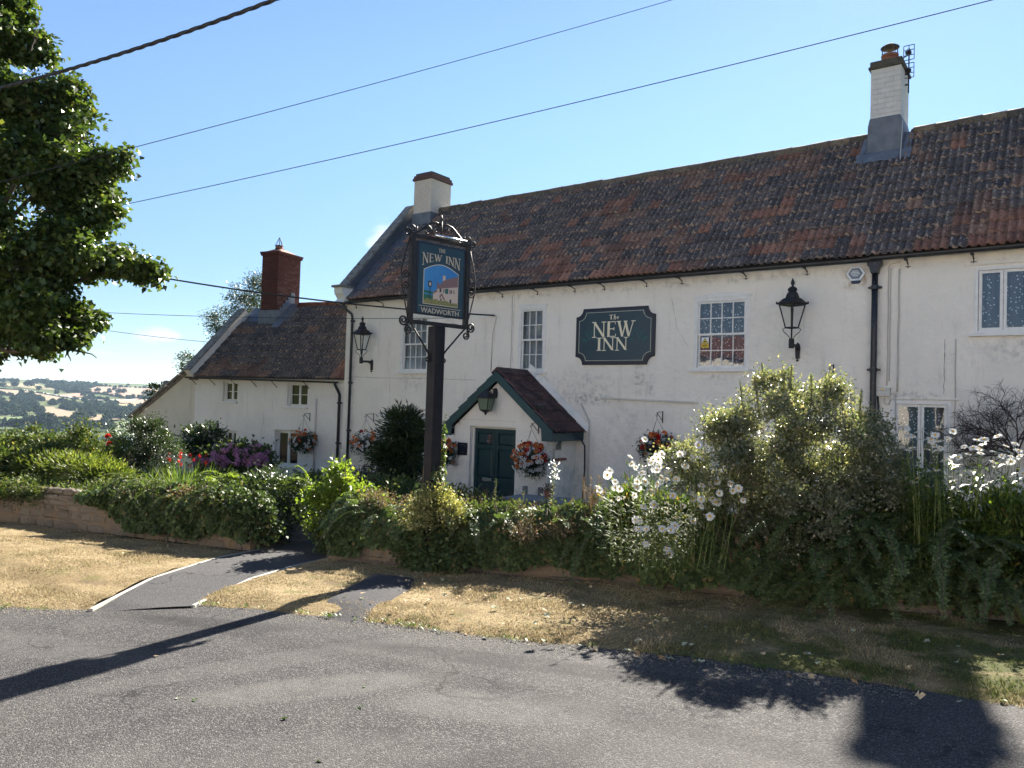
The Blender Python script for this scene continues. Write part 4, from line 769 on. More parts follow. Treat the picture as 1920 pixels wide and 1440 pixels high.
#@@
# ------------------------------------------------------------------ garden walls of rubble stone
def stone_mesh(seed):
    r_ = random.Random(seed); bm = bmesh.new(); bmesh.ops.create_cube(bm, size=1)
    bmesh.ops.bevel(bm, geom=list(bm.edges), offset=.16, segments=1, affect='EDGES')
    for v in bm.verts: v.co += Vector((r_.uniform(-.07,.07), r_.uniform(-.05,.05), r_.uniform(-.09,.09)))
    me = bpy.data.meshes.new('stone'); bm.to_mesh(me); bm.free(); me.materials.append(MT['stone']); return me
STM = [stone_mesh(s) for s in range(10)]
def wall_top(x): return .60 - .16*max(0, 1-abs(x-3.1)/.9) + .05*math.sin(x*1.3) + .10*max(0, min(1, (x-5)/4))
def garden_wall(P, label, t_in, reach):
    base = Vector((P[0][0], P[0][1], 0)) if P is WALL_R else Vector((P[-1][0], P[-1][1], 0))
    root = thing('garden_wall', label, 'garden wall', (base.x, base.y, gz(base.x, base.y)))
    pts = [Vector((x, y, 0)) for x, y in P]; cs = []
    for a, b in zip(pts[:-1], pts[1:]):
        n = max(1, int((b-a).length/.35)); cs += [a.lerp(b, i/n) for i in range(n)]
    cs.append(pts[-1]); mb = MB(); n = len(cs); vs = []
    for i, c in enumerate(cs):
        d = (cs[min(i+1,n-1)]-cs[max(i-1,0)]).normalized(); nr = Vector((d.y, -d.x, 0))   # towards the road
        z0, z1 = gz(c.x, c.y)-.15, gz(c.x, c.y)+wall_top(c.x)-.03
        for (o_, z) in ((.0, z0), (.0, z1-.04), (-.06, z1+.01*math.sin(i*2.1)), (-.34, z1), (-.38, z0)):
            vs.append(Vector((c.x+nr.x*o_, c.y+nr.y*o_, z)))
    fs = [(i*5+j, i*5+(j+1)%5, (i+1)*5+(j+1)%5, (i+1)*5+j) for i in range(n-1) for j in range(5)] + [(0,1,2,3,4), tuple((n-1)*5+k for k in (4,3,2,1,0))]
    mb.add(vs, fs); part('wall_core', mb, MT['wall_core'], root, world=True)
    # stones, course by course, along the road face and the jamb at the path
    tot = 0
    for a, b in zip(pts[:-1], pts[1:]):
        d = (b-a).normalized(); nr = Vector((d.y, -d.x, 0)); L = (b-a).length; ang = math.atan2(d.y, d.x)
        z = -.04; row = 0
        while z < wall_top(a.x)-.03:
            h = random.uniform(.07,.19); s = random.uniform(-.2,.0)
            if z+h > wall_top(a.x)+.02: h = wall_top(a.x)-z+.01
            if h < .05: break
            while s < L:
                w = random.uniform(.16,.42); c = a + d*(s+w/2)
                far = (c-Vector((CAM.x, CAM.y, 0))).length
                if reach(c) and 0 <= s and s+w <= L+.05 and tot < 298:
                    o = link('stone', random.choice(STM), root); tot += 1
                    o.location = c + nr*random.uniform(-.066,-.048) + Vector((0,0,gz(c.x,c.y)+z+h/2)); o.rotation_euler = (random.uniform(-.04,.04), random.uniform(-.04,.04), ang+random.uniform(-.03,.03)+random.choice((0, math.pi)))
                    o.scale = (w*random.uniform(.86,.97), .16, h*random.uniform(.82,.95)); o.matrix_parent_inverse = root.matrix_basis.inverted()
                s += w
            z += h; row += 1
    return root
gw_l = garden_wall(WALL_L, 'low ochre rubble wall left of the path opening, bare at its far end', 'l', lambda c: c.x > -4.6)
gw_r = garden_wall(WALL_R, 'low rubble wall on the right of the path opening, almost hidden under ivy', 'r', lambda c: c.x < 12.4)

# grit swept to the road edge, weeds along it
def edge_points(n, seed):
    r_ = random.Random(seed)
    for _ in range(n):
        P_ = RV_R if r_.random() < .68 else LV_R[2:]
        q = r_.random()**.8*(.62 if P_ is RV_R else 1)*(len(P_)-1); i = min(int(q), len(P_)-2); f = q-i; yield lerp(P_[i][0],P_[i+1][0],f), lerp(P_[i][1],P_[i+1][1],f), r_
VV, FF = [], []; k = 0
for x, y, r_ in edge_points(2600, 3):
    d = abs(r_.gauss(0,.16))-.05; x += d*.45; y -= d*.9; s_ = r_.uniform(.003,.010); z = gz(x,y)+.001; a = r_.random()*6
    c_, n_ = math.cos(a)*s_, math.sin(a)*s_; VV += [(x+c_,y+n_,z),(x-n_,y+c_,z),(x-c_,y-n_,z),(x+n_,y-c_,z),(x,y,z+s_*.9)]; FF += [(k,k+1,k+4),(k+1,k+2,k+4),(k+2,k+3,k+4),(k+3,k,k+4)]; k += 5
o = link('grit', fast_mesh('grit', np.array(VV), np.array(FF), simple('road_grit', (.17,.155,.13), .95, var=(60,(.08,.07,.06),.9)))); tag(o, 'loose grit swept along the ragged edge of the road', 'grit', kind='stuff')
PP, DD, NN = [], [], []
for x, y, r_ in edge_points(48, 9):
    y += r_.uniform(-.02,.10); m = r_.randint(10,26); s_ = r_.uniform(.03,.075)
    for _ in range(m):
        a = r_.random()*6.283; PP.append((x+r_.gauss(0,s_*.5), y+r_.gauss(0,s_*.5), gz(x,y)+.012)); DD.append((math.cos(a), math.sin(a), r_.uniform(.3,1.4))); NN.append((-math.cos(a)*.5, -math.sin(a)*.5, 1))
sc = .016+.03*rng.random(len(PP)); o = leaves('weeds', np.array(PP), np.array(DD), np.array(NN), sc, sc*.3, MT['lf_blade']); tag(o, 'small green weeds and tufts along the edge of the road', 'weeds', kind='stuff')
# ================================================================== the inn
inn = thing('inn', 'long white rendered inn with a red and black tiled roof and green gabled porch', 'inn', (2.5, 0, -2.5))
EY, EZ, RY, RZ = -.20, 3.16, 3.0, 6.58            # eaves edge and ridge
XL, XR = -6.65, 16.5
SL = Vector((0, RY-EY, RZ-EZ)); SLEN = SL.length; SL.normalize(); SN = Vector((0, -SL.z, SL.y))
def facade(name, x0, x1, z0, z1, holes, y=0.0, depth=.14, mat=None, parent=None, world=False, cut=None):
    """wall sheet with rectangular openings and their reveals; holes = (xa, xb, za, zb)"""
    xs = sorted({x0, x1, *[h[0] for h in holes], *[h[1] for h in holes]}); zs = sorted({z0, z1, *[h[2] for h in holes], *[h[3] for h in holes]})
    mb = MB()
    for i in range(len(xs)-1):
        for j in range(len(zs)-1):
            cx, cz = (xs[i]+xs[i+1])/2, (zs[j]+zs[j+1])/2
            if any(h[0] < cx < h[1] and h[2] < cz < h[3] for h in holes): continue
            mb.add([(xs[i],y,zs[j]),(xs[i+1],y,zs[j]),(xs[i+1],y,zs[j+1]),(xs[i],y,zs[j+1])], [(0,1,2,3)])
    for xa, xb, za, zb in holes:
        mb.add([(xa,y,za),(xb,y,za),(xb,y,zb),(xa,y,zb),(xa,y+depth,za),(xb,y+depth,za),(xb,y+depth,zb),(xa,y+depth,zb)], [(0,1,5,4),(1,2,6,5),(2,3,7,6),(3,0,4,7)])
    me = bpy.data.meshes.new(name); me.from_pydata(mb.v, [], mb.f); me.materials.append(mat)
    bm = bmesh.new(); bm.from_mesh(me); bmesh.ops.remove_doubles(bm, verts=bm.verts, dist=.0005); bmesh.ops.recalc_face_normals(bm, faces=bm.faces); bm.to_mesh(me); bm.free()
    return link(name, me, parent, world)
W1, W2, W3, W4, W5 = (-4.20,-3.05,.90,2.58), (.17,1.04,.90,2.62), (5.12,6.40,.95,2.56), (10.62,12.30,1.60,2.82), (9.24,10.28,-1.55,.33)
W6 = (-4.0,-2.9,-1.5,-.42)        # ground floor window behind the evergreens
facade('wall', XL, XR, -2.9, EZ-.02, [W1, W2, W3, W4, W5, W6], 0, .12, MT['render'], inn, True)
mb = MB()
yb = 6.2
mb.add([(XL,0,-2.9),(XL,yb,-2.9),(XL,yb,EZ),(XL,RY,RZ-.02),(XL,0,EZ)], [(0,1,2,3,4)])
mb.add([(XR,0,-2.9),(XR,yb,-2.9),(XR,yb,EZ),(XR,RY,RZ-.02),(XR,0,EZ)], [(0,4,3,2,1)])
mb.add([(XL,yb,-2.9),(XR,yb,-2.9),(XR,yb,EZ),(XL,yb,EZ)], [(0,1,2,3)])
part('wall', mb, MT['render'], inn, True, label='white gable end and rear wall')
mb = MB(); mb.add([(XL+.02,EY+.02,EZ-.03),(XR,EY+.02,EZ-.03),(XR,RY,RZ-.05),(XL+.02,RY,RZ-.05)], [(0,1,2,3)])
mb.add([(XL+.02,yb+.2,EZ-.03),(XR,yb+.2,EZ-.03),(XR,RY,RZ-.05),(XL+.02,RY,RZ-.05)], [(3,2,1,0)])
part('roof_underlay', mb, MT['dark_interior'], inn, True)
mb = MB(); mb.box(XL+.05, .3, -2.6, XR-.05, yb-.1, 2.9); part('interior', mb, MT['dark_interior'], inn, True)

# --- double roman tiles
TW, TH = .30, SLEN/13
def tile_arrays(w, h, lap=.075, th=.022):
    prof = [(0,.004),(.06,.036),(.14,.052),(.22,.036),(.29,.006),(.5,.0),(.56,.034),(.64,.052),(.72,.036),(.79,.006),(1.02,.0)]
    V, UV = [], []
    for (vv, dz) in ((0, .038), (1, .004)):
        for (u, z) in prof: V.append((u*w, vv*(h+lap), z+dz)); UV.append((u, vv))
    for (u, z) in prof: V.append((u*w, 0.0, z+.038-th)); UV.append((u, -.05))
    n = len(prof)
    F = [(i, i+1, n+i+1, n+i) for i in range(n-1)] + [(2*n+i, 2*n+i+1, i+1, i) for i in range(n-1)]
    return np.array(V), F, UV
def tile_mesh(name, w, h, mats):
    V, F, UV = tile_arrays(w, h); me = bpy.data.meshes.new(name); me.from_pydata([tuple(v) for v in V], [], F)
    uv = me.uv_layers.new(name='UVMap'); uv.data.foreach_set('uv', np.array([UV[l.vertex_index] for l in me.loops]).ravel())
    for m in mats: me.materials.append(m)
    me.polygons.foreach_set('use_smooth', [True]*(len(F)//2)+[False]*(len(F)//2))
    return me
def tile_roof(parent, origin, ux, us, cols, rows, w, h, choose, nmax, keys, world, near, skip=None, name='roof_tile'):
    """origin lower left; ux across, us up the slope; the nmax nearest tiles are objects, the rest one mesh"""
    ux, us = Vector(ux), Vector(us); un = ux.cross(us).normalized()
    V0, F0, UV0 = tile_arrays(w, h); meshes = [tile_mesh(name, w, h, [MT[k]]) for k in keys]
    lst = []
    for r in range(rows):
        for c in range(cols):
            o = Vector(origin) + ux*(c*w) + us*(r*h)
            o += un*(.012*noise.noise(Vector((c*.35, r*.5, 1))) + random.uniform(-.006,.006)) + us*random.uniform(-.012,.012) + ux*random.uniform(-.004,.004)
            if skip and skip(o): continue
            k = choose(c, r); t = random.gauss(0,.012); lst.append((near(o), o, k, t))
    lst.sort(key=lambda q: q[0])
    base = Matrix((ux, us, un)).transposed()
    for _, o, k, t in lst[:nmax]:
        q = link(name, meshes[k], parent)
        mw = Matrix.Translation(o) @ (base @ Matrix.Rotation(t, 3, 'Z')).to_4x4()
        q.matrix_basis = mw
        if world: q.matrix_parent_inverse = parent.matrix_basis.inverted()
    rest = lst[nmax:]
    if rest:
        n0 = len(V0); VV = np.concatenate([V0 @ np.array(base @ Matrix.Rotation(t, 3, 'Z')).T + np.array(o) for _, o, k, t in rest])
        FF = np.concatenate([np.array(F0)+i*n0 for i in range(len(rest))]); rd = np.repeat(rng.random(len(rest)), len(F0)); mi = np.repeat([k for _,_,k,_ in rest], len(F0))
        me = fast_mesh('roof_tiles', VV, FF, [MT[k+'_s'] for k in keys], rd, mi)
        uv = me.uv_layers.new(name='UVMap'); fu = np.array([UV0[i] for f in F0 for i in f]); uv.data.foreach_set('uv', np.tile(fu, (len(rest),1)).ravel())
        me.polygons.foreach_set('use_smooth', np.tile([True]*(len(F0)//2)+[False]*(len(F0)//2), len(rest)))
        o = link('roof_tiles', me, parent, world); o['kind'] = 'stuff'
def camdist(p): return (Vector(p)-CAM).length
runs = {}
def choose_inn(c, r):
    key = ((c + (r*7) % 5)//(2 + (r*3) % 2), r)
    if key not in runs:
        x = XL + c*TW; v = noise.noise(Vector((x*.42, r*.55, 4.2))) + .55*noise.noise(Vector((x*1.3, r*1.1, 9)))
        low = max(0, 1 - r/8.5); mid = math.exp(-((x-2.5)/6.5)**2)
        v += .40*low - .46 + .22*mid + random.uniform(-.25,.25)
        runs[key] = 0 if v > .30 else (2 if v > .08 else 1)
    k = runs[key]
    if random.random() < .16: k = random.choice((1,1,2,2,0))
    return k
CH2 = (8.24, 8.88, 2.50, 3.45)     # right chimney x0 x1 y0 y1
def under_chim(o): 
    return (CH2[0]-.16 < o.x+.15 < CH2[1]+.12 and o.y > 2.12) or (o.x+.3 < -6.32) or (o.x < -5.45 and o.y > 2.4)
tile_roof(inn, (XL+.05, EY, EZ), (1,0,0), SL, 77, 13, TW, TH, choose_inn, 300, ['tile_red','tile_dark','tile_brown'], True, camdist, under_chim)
# rear slope: one sheet of the same tiles nobody can pick apart from here
mb = MB(); mb.add([(XL,yb+.25,EZ+.02),(XR,yb+.25,EZ+.02),(XR,RY,RZ+.02),(XL,RY,RZ+.02)], [(3,2,1,0)]); part('rear_roof', mb, MT['slate'], inn, True)
# ridge
x = -5.48
rm = MB(); rm.tube([(0,0,0),(.45,0,0)], .13, 10); rme = rm.mesh('ridge_tile', MT['ridge_tile'], True)
uvl = rme.uv_layers.new(name='UVMap')
while x < XR:
    if not (CH2[0]-.42 < x < CH2[1]-.05):
        o = link('ridge_tile', rme, inn, True); o.location = (x, RY, RZ+.0+random.uniform(-.012,.012)); o.rotation_euler = (0, random.uniform(-.02,.02), random.uniform(-.02,.02)); 
    x += .455
# --- left verge: raised stone coping, slates below it, kneeler
cop = MB()
cp = lambda t, out: Vector((XL, EY-.04+(RY-.1-EY)*t, EZ+.12+(RZ-EZ)*t)) + SN*out
for i in range(7):
    a, b = cp(i/7+.004, .20), cp((i+1)/7-.004, .20)
    mb = MB(); mb.bar(a, b, .40, .075, upv=SN); o = part('coping_stone', mb, MT['coping'], inn, True, bevel=.012)
    mb = MB(); mb.bar(cp(i/7,.0)+Vector((.03,0,0)), cp((i+1)/7,.0)+Vector((.03,0,0)), .26, .33, upv=SN); part('parapet', mb, MT['slate'], inn, True)
mb = MB(); mb.prism([(-.42,3.08),(.02,3.02),(.1,3.55),(-.42,3.55),(-.40,3.36),(-.27,3.2)], XL-.17, XL+.22, 'x'); part('kneeler', mb, MT['wpaint'], inn, True, bevel=.01)
mb = MB(); mb.box(XL-.21,-.50,3.55,XL+.26,.02,3.62); part('kneeler_cap', mb, MT['coping'], inn, True, bevel=.008)
sm = MB(); sm.box(0,0,0,.27,.44,.012); sme = sm.mesh('slate', MT['slate'])
for r in range(12):
    for c in range(2):
        o = link('slate', sme, inn, True); t = r*.365
        P_ = Vector((XL+.17+.27*c+(.08 if r%2 else 0), EY, EZ)) + SL*(t+.02) + SN*(.085 - .03*c + .004*r%.01)
        o.matrix_basis = Matrix.Translation(P_) @ (Matrix((Vector((1,0,0)), SL, SN)).transposed() @ Matrix.Rotation(random.uniform(-.03,.03), 3, 'Z') @ Matrix.Rotation(-.04, 3, 'X') @ Matrix.Rotation(.10, 3, 'Y')).to_4x4()

# --- chimneys
def chimney(x0, x1, y0, y1, z0, z1, courses, bw, mats, parent, world, name='chimney', mm=None):
    """stack with its facing bricks as sub-parts on the two faces one sees (front -y and +x)"""
    bk, mo = mats
    mb = MB(); mb.box(x0+.012, y0+.012, z0, x1-.012, y1-.012, z1-.01)
    st = part(name, mb, mo, parent, world)
    h = (z1-z0)/courses; me0 = {}
    def brickme(w):
        k = round(w, 3)
        if k not in me0:
            b = MB(); b.box(-w/2+.004, -.02, -h/2+.004, w/2-.004, .02, h/2-.004); me0[k] = b.mesh('brick', bk)
        return me0[k]
    for i in range(courses):
        z = z0+h*(i+.5)
        for (a0, a1, face) in ((x0, x1, 'f'), (y0, y1, 'r')):
            n = max(2, round((a1-a0)/bw)); w = (a1-a0)/n; ed = [a0]
            if i % 2: ed.append(a0+w/2); ed += [a0+w/2+w*k for k in range(1, n)]
            else: ed += [a0+w*k for k in range(1, n)]
            ed.append(a1)
            for e0, e1 in zip(ed[:-1], ed[1:]):
                o = link('brick', brickme(e1-e0), st); m = (e0+e1)/2; j = random.uniform(-.002,.003)
                if face == 'f': o.location = (m, y0+.018-j, z)
                else: o.location = (x1-.018+j, m, z); o.rotation_euler = (0,0,math.pi/2)
    return st
# left chimney on the gable
C1 = (-6.30, -5.50, 2.5, 3.5)
c1 = chimney(*C1, 6.3, 7.60, 15, .30, (MT['pink_brick'], MT['pink_brick']), inn, True)
for k, (e, z) in enumerate(((.05,7.60),(.02,7.69),(-.03,7.77))):
    mb = MB(); mb.box(C1[0]-e, C1[2]-e, z, C1[1]+e, C1[3]+e, z+(.085 if k < 2 else .09)); part('cap_course', mb, MT['cap_brick'] if k < 2 else MT['flaunch'], c1, bevel=.006)
mb = MB(); mb.box(C1[0]-.02, C1[2]-.03, 5.9, C1[1]+.03, C1[3]-.05, 6.46); part('lead_apron', mb, MT['lead'], inn, True)
# right chimney
c2 = chimney(*CH2, 6.85, 8.03, 10, .35, (MT['white_brick'], MT['white_brick']), inn, True)
mb = MB(); mb.box(CH2[0]-.05, CH2[2]-.05, 8.03, CH2[1]+.05, CH2[3]+.05, 8.10); mb.box(CH2[0]-.02, CH2[2]-.02, 8.10, CH2[1]+.02, CH2[3]+.02, 8.22); part('chimney_cap', mb, MT['flaunch'], c2, bevel=.02)
pc = ((CH2[0]+CH2[1])/2, CH2[2]+.42, 8.20)
mb = MB(); mb.lathe([(.155,0),(.15,.2),(.19,.22),(.19,.27),(.15,.29)], pc, 16); part('chimney_pot', mb, MT['terracotta'], c2, smooth=False)
mb = MB(); mb.lathe([(.205,.44),(.20,.455),(.10,.52),(.01,.54)], pc, 18); part('cowl', mb, MT['flaunch'], c2, smooth=True)
mb = MB()
for k in range(10):
    a = k*.628; mb.tube([(pc[0]+.17*math.cos(a), pc[1]+.17*math.sin(a), pc[2]+.26), (pc[0]+.17*math.cos(a), pc[1]+.17*math.sin(a), pc[2]+.46)], .006, 4)
mb.tube([(pc[0]+.17*math.cos(a_*.4), pc[1]+.17*math.sin(a_*.4), pc[2]+.36) for a_ in range(17)], .004, 4); part('cowl_cage', mb, MT['black_iron'], c2)
mb = MB(); e = .04; mb.prism([(CH2[0]-e-.01,5.8),(CH2[1]+e,5.8),(CH2[1]+e,6.70),(CH2[1]+.005,6.88),(CH2[0]-.005,6.88),(CH2[0]-e,6.70)], CH2[2]-e, CH2[3]+.02, 'y'); part('lead_apron', mb, MT['lead'], inn, True, bevel=.02)
# lead skirt dressed over the tiles
mb = MB(); q0 = 1.62
def onroof(x, y, off): t = (y-EY)/(RY-EY); return (x, y-SL.z*off, EZ+(RZ-EZ)*t+SL.y*off)
def skirt(x0, x1, y0, y1, nx, ny):
    vs = [onroof(lerp(x0,x1,i/nx), lerp(y0,y1,j/ny), .066+.014*math.sin(i*1.35)) for j in range(ny+1) for i in range(nx+1)]
    mb.add(vs, [(j*(nx+1)+i, j*(nx+1)+i+1, (j+1)*(nx+1)+i+1, (j+1)*(nx+1)+i) for j in range(ny) for i in range(nx)])
skirt(CH2[0]-.24, CH2[1]+.26, 2.2, 2.48, 22, 3); skirt(CH2[0]-.20, CH2[0]-.03, 2.48, 2.95, 3, 5); skirt(CH2[1]+.03, CH2[1]+.22, 2.48, 2.95, 4, 5)
part('lead_skirt', mb, MT['lead'], inn, True, smooth=True)
mb = MB(); mb.tube([(CH2[1]+.06,2.44,6.7),(CH2[1]+.08,2.1,5.72)], .009, 5); part('flue_wire', mb, MT['cable_white'], inn, True)
# --- gutter, brackets, downpipes
def gutter(name, a, b, r, mat, parent, world):
    a, b = Vector(a), Vector(b); d = (b-a).normalized(); sd = Vector((d.y, -d.x, 0)); mb = MB(); n = 9; vs = []
    for p in (a, b):
        for rr in (r, r*.88):
            for j in range(n): 
                t = math.pi*j/(n-1); vs.append(p + sd*math.cos(t)*rr*-1 + Vector((0,0,-math.sin(t)*rr)))
    fs = [(j, j+1, 2*n+j+1, 2*n+j) for j in range(n-1)] + [(n+j+1, n+j, 3*n+j, 3*n+j+1) for j in range(n-1)] + [(0,2*n,3*n,n), (n-1,2*n-1,4*n-1,3*n-1)] + [(j, n+j, n+j+1, j+1) for j in range(n-1)] + [(2*n+j, 2*n+j+1, 3*n+j+1, 3*n+j) for j in range(n-1)]
    mb.add(vs, fs); return part(name, mb, mat, parent, world, smooth=False)
gutter('gutter', (XL-.02,-.26,3.10), (8.86,-.26,3.10), .065, MT['black_plastic'], inn, True)
gutter('gutter', (8.86,-.26,3.12), (XR,-.26,3.16), .065, MT['black_plastic'], inn, True)
for x in [-6.2,-5.0,-3.9,-2.7,-1.6,-.4,.75,1.9,2.75,3.9,4.8,6.3,7.6,9.5,10.6,11.7,12.9]:
    mb = MB(); mb.bar((x,-.34,3.055),(x,.0,2.985),.022,.012); mb.bar((x,-.012,3.0),(x,-.012,2.90),.02,.012); mb.bar((x-.05,-.015,2.93),(x+.05,-.015,2.93),.012,.012); mb.box(x-.028,-.335,3.02,x+.028,-.19,3.04)
    part('gutter_bracket', mb, MT['black_iron'], inn, True)
def downpipe(pts, r, mat, parent, world, collars, name='downpipe'):
    mb = MB(); mb.tube(pts, r, 10); o = part(name, mb, mat, parent, world, smooth=True)
    for c in collars:
        mb = MB(); mb.lathe([(r*1.02,-.04),(r*1.35,-.035),(r*1.35,.035),(r*1.02,.04)], c, 12); mb.box(c[0]-r*2.1, c[1]-.0, c[2]-.02, c[0]+r*2.1, c[1]+r*1.2, c[2]+.02); part('collar', mb, mat, o)
    return o
downpipe([(-6.5,-.27,3.05),(-6.5,-.27,2.95),(-6.46,-.22,2.87),(-6.32,-.09,2.72),(-6.30,-.075,2.6),(-6.30,-.075,-2.5)], .042, MT['black_plastic'], inn, True, [(-6.30,-.075,2.5),(-6.30,-.075,.55),(-6.30,-.075,-.95)])
mb = MB(); mb.prism([(8.80,3.08),(9.06,3.08),(9.06,2.98),(9.02,2.95),(8.99,2.82),(8.87,2.82),(8.84,2.95),(8.80,2.98)], -.22, -.02, 'y'); hp = part('rain_hopper', mb, MT['flaking'], inn, True, bevel=.008)
downpipe([(8.93,-.11,2.84),(8.93,-.11,1.6),(8.93,-.11,.4),(8.93,-.11,-2.4)], .058, MT['flaking'], inn, True, [(8.93,-.11,2.55),(8.93,-.11,.92),(8.93,-.11,-.9)])

# --- windows
def sash_window(parent, H, y, cols, world=True, mode='sash', drop=.0, arch=0, curtain='curtain', name='window', bars=None, sill=True, casing=.085, bar=.022, glass_='pane'):
    x0, x1, z0, z1 = H; mb = MB(); c = casing
    mb.box(x0, y-.012, z0, x0+c, y+.10, z1); mb.box(x1-c, y-.012, z0, x1, y+.10, z1); mb.box(x0+c, y-.011, z1-c*(1.0), x1-c, y+.10, z1); mb.box(x0+c, y-.010, z0, x1-c, y+.10, z0+.035)
    if arch:
        n = 14; P_ = [(x0-.03, z1-.002)] + [(lerp(x0-.03, x1+.03, i/n), z1+.035+arch*math.sin(math.pi*i/n)) for i in range(n+1)] + [(x1+.03, z1-.002)]
        mb.prism(P_, y-.022, y+.03, 'y')
    w = part(name, mb, MT['wpaint'], parent, world, bevel=.005)
    if sill:
        mb = MB(); mb.box(x0-.09, y-.075, z0-.065, x1+.07, y+.09, z0-.003); part('sill', mb, MT['wpaint'], w, bevel=.008)
    gx0, gx1, gz0, gz1 = x0+c+.003, x1-c-.003, z0+.038, z1-c-.003
    mid = (gz0+gz1)/2
    def leaf(a, b, zl, zh, yy, nc, nr, f=.04):
        mb = MB(); mb.box(a, yy, zl, a+f, yy+.035, zh); mb.box(b-f, yy, zl, b, yy+.035, zh); mb.box(a+f, yy+.001, zh-f, b-f, yy+.034, zh); mb.box(a+f, yy+.001, zl, b-f, yy+.034, zl+f*1.15)
        ia, ib, il, ih = a+f, b-f, zl+f*1.15, zh-f
        for i in range(1, nc): q = lerp(ia, ib, i/nc); mb.box(q-bar/2, yy+.004, il, q+bar/2, yy+.03, ih)
        for i in range(1, nr): q = lerp(il, ih, i/nr); mb.box(ia, yy+.006, q-bar/2, ib, yy+.028, q+bar/2)
        part('sash', mb, MT['wpaint'], w)
        for i in range(nc):
            for k in range(nr):
                a_, b_ = lerp(ia, ib, i/nc), lerp(ia, ib, (i+1)/nc); l_, h_ = lerp(il, ih, k/nr), lerp(il, ih, (k+1)/nr); d = random.uniform(-.0015,.0015)
                mb = MB(); mb.add([(a_,yy+.017+d,l_),(b_,yy+.017-d,l_),(b_,yy+.017,h_),(a_,yy+.017+d,h_)], [(0,1,2,3)]); part('pane', mb, MT[glass_], w)
    if mode == 'sash':
        leaf(gx0, gx1, mid-.02, gz1, y+.012, cols, 2); leaf(gx0, gx1, gz0, mid+.02, y+.052, cols, 2)
    else:
        n, nc, nr = bars
        for i in range(n):
            leaf(lerp(gx0, gx1, i/n)+.004, lerp(gx0, gx1, (i+1)/n)-.004, gz0, gz1, y+.02, nc, nr, .05 if nr < 2 else .035)
    if curtain:
        n = 40; mb = MB(); vs = []
        for i in range(n+1):
            q = lerp(gx0-.02, gx1+.02, i/n); yy = y+.155+.012*math.sin(i*1.1)+.008*math.sin(i*.37)
            vs += [(q, yy, gz0-.02), (q, yy, gz1+.02)]
        mb.add(vs, [(2*i, 2*i+2, 2*i+3, 2*i+1) for i in range(n)]); part('curtain', mb, MT[curtain], w, smooth=True)
    return w
sash_window(inn, W1, 0, 4, curtain='curtain'); sash_window(inn, W2, 0, 3, arch=.03, curtain='curtain'); w3 = sash_window(inn, W3, 0, 4, arch=.085, curtain='lace')
sash_window(inn, W4, 0, 1, mode='case', bars=(4,1,1), curtain='lace', casing=.06); sash_window(inn, W5, 0, 1, mode='case', bars=(2,1,1), curtain='lace', casing=.07, sill=False)
sash_window(inn, W6, 0, 3, curtain=None)
for (a, b, z) in ((9.2,10.4,.345),(10.45,12.4,2.86)):
    mb = MB(); mb.box(a,-.03,z,b,.0,z+.045); part('drip_mould', mb, MT['render'], inn, True, bevel=.008)
# the sticker inside window three is a thing of its own
stk = thing('warning_sticker', 'small yellow and white camera warning sticker in the corner of the lace curtained window', 'sticker', (5.37,.045,1.44))
mb = MB(); mb.box(-.085,0,0,.085,.002,.23); part('sticker_back', mb, MT['alarm_white'], stk)
mb = MB(); mb.box(-.085,-.004,0,.085,-.001,.085); mb.prism([(-.078,.09),(.078,.09),(0,.222)], -.004, -.001, 'y'); part('yellow_field', mb, MT['yellow'], stk)
mb = MB()
for a_, b_ in (((-.07,.094),(.07,.094)),((.07,.094),(0,.213)),((0,.213),(-.07,.094))): mb.bar((a_[0],-.006,a_[1]),(b_[0],-.006,b_[1]),.002,.009, upv=(0,0,1) if a_[1] == b_[1] else (1,0,0))
mb.box(-.030,-.007,.122,.022,-.005,.148); mb.box(.0,-.007,.112,.012,-.005,.122); mb.box(.022,-.0065,.128,.034,-.0055,.142)
for zz, ww in ((.066,.06),(.046,.066),(.026,.058)): mb.box(-ww,-.007,zz-.005,ww,-.005,zz+.005)
part('print', mb, MT['black_print'], stk)

# --- porch: walls, bargeboards, tiles, door
PY, PXL, PXR, PAX, PAZ = -1.30, -.86, 2.05, .58, .74
DX0, DX1, DZ0, DZ1 = -.33, 1.12, -2.56, -.56
mb = MB()
t_ = math.tan(Rd(39.6))
def wz(x): return PAZ-.13 - abs(x-PAX)*t_
front = [(PXL,-2.7),(DX0,-2.7),(DX0,DZ1),(DX1,DZ1),(DX1,-2.7),(PXR+.06,-2.7),(PXR,wz(PXR)),(PAX,wz(PAX)),(PXL,wz(PXL))]
mb.prism(front, PY, PY+.22, 'y')
mb.box(PXL,PY+.22,-2.7,PXL+.2,-.002,wz(PXL)-.02)
SW = (-.98,-.62,-1.08,-.60)     # side light in the right hand cheek
mb.box(PXR-.2,PY+.22,-2.7,PXR,-.002,SW[2]); mb.box(PXR-.2,PY+.22,SW[3],PXR,-.002,wz(PXR)-.02); mb.box(PXR-.2,PY+.22,SW[2],PXR,SW[0],SW[3]); mb.box(PXR-.2,SW[1],SW[2],PXR,-.002,SW[3])
part('porch_wall', mb, MT['render'], inn, True, bevel=.012)
mb = MB(); mb.box(PXR-.035,SW[0],SW[2],PXR-.02,SW[1],SW[3]); sw = part('side_light', mb, MT['pane'], inn, True)
mb = MB(); y0, y1, z0, z1 = SW; mb.box(PXR-.06,y0,z0,PXR-.01,y0+.03,z1); mb.box(PXR-.06,y1-.03,z0,PXR-.01,y1,z1); mb.box(PXR-.06,y0+.03,z1-.03,PXR-.01,y1-.03,z1); mb.box(PXR-.06,y0+.03,z0,PXR-.01,y1-.03,z0+.03); part('frame', mb, MT['cream_paint'], sw)
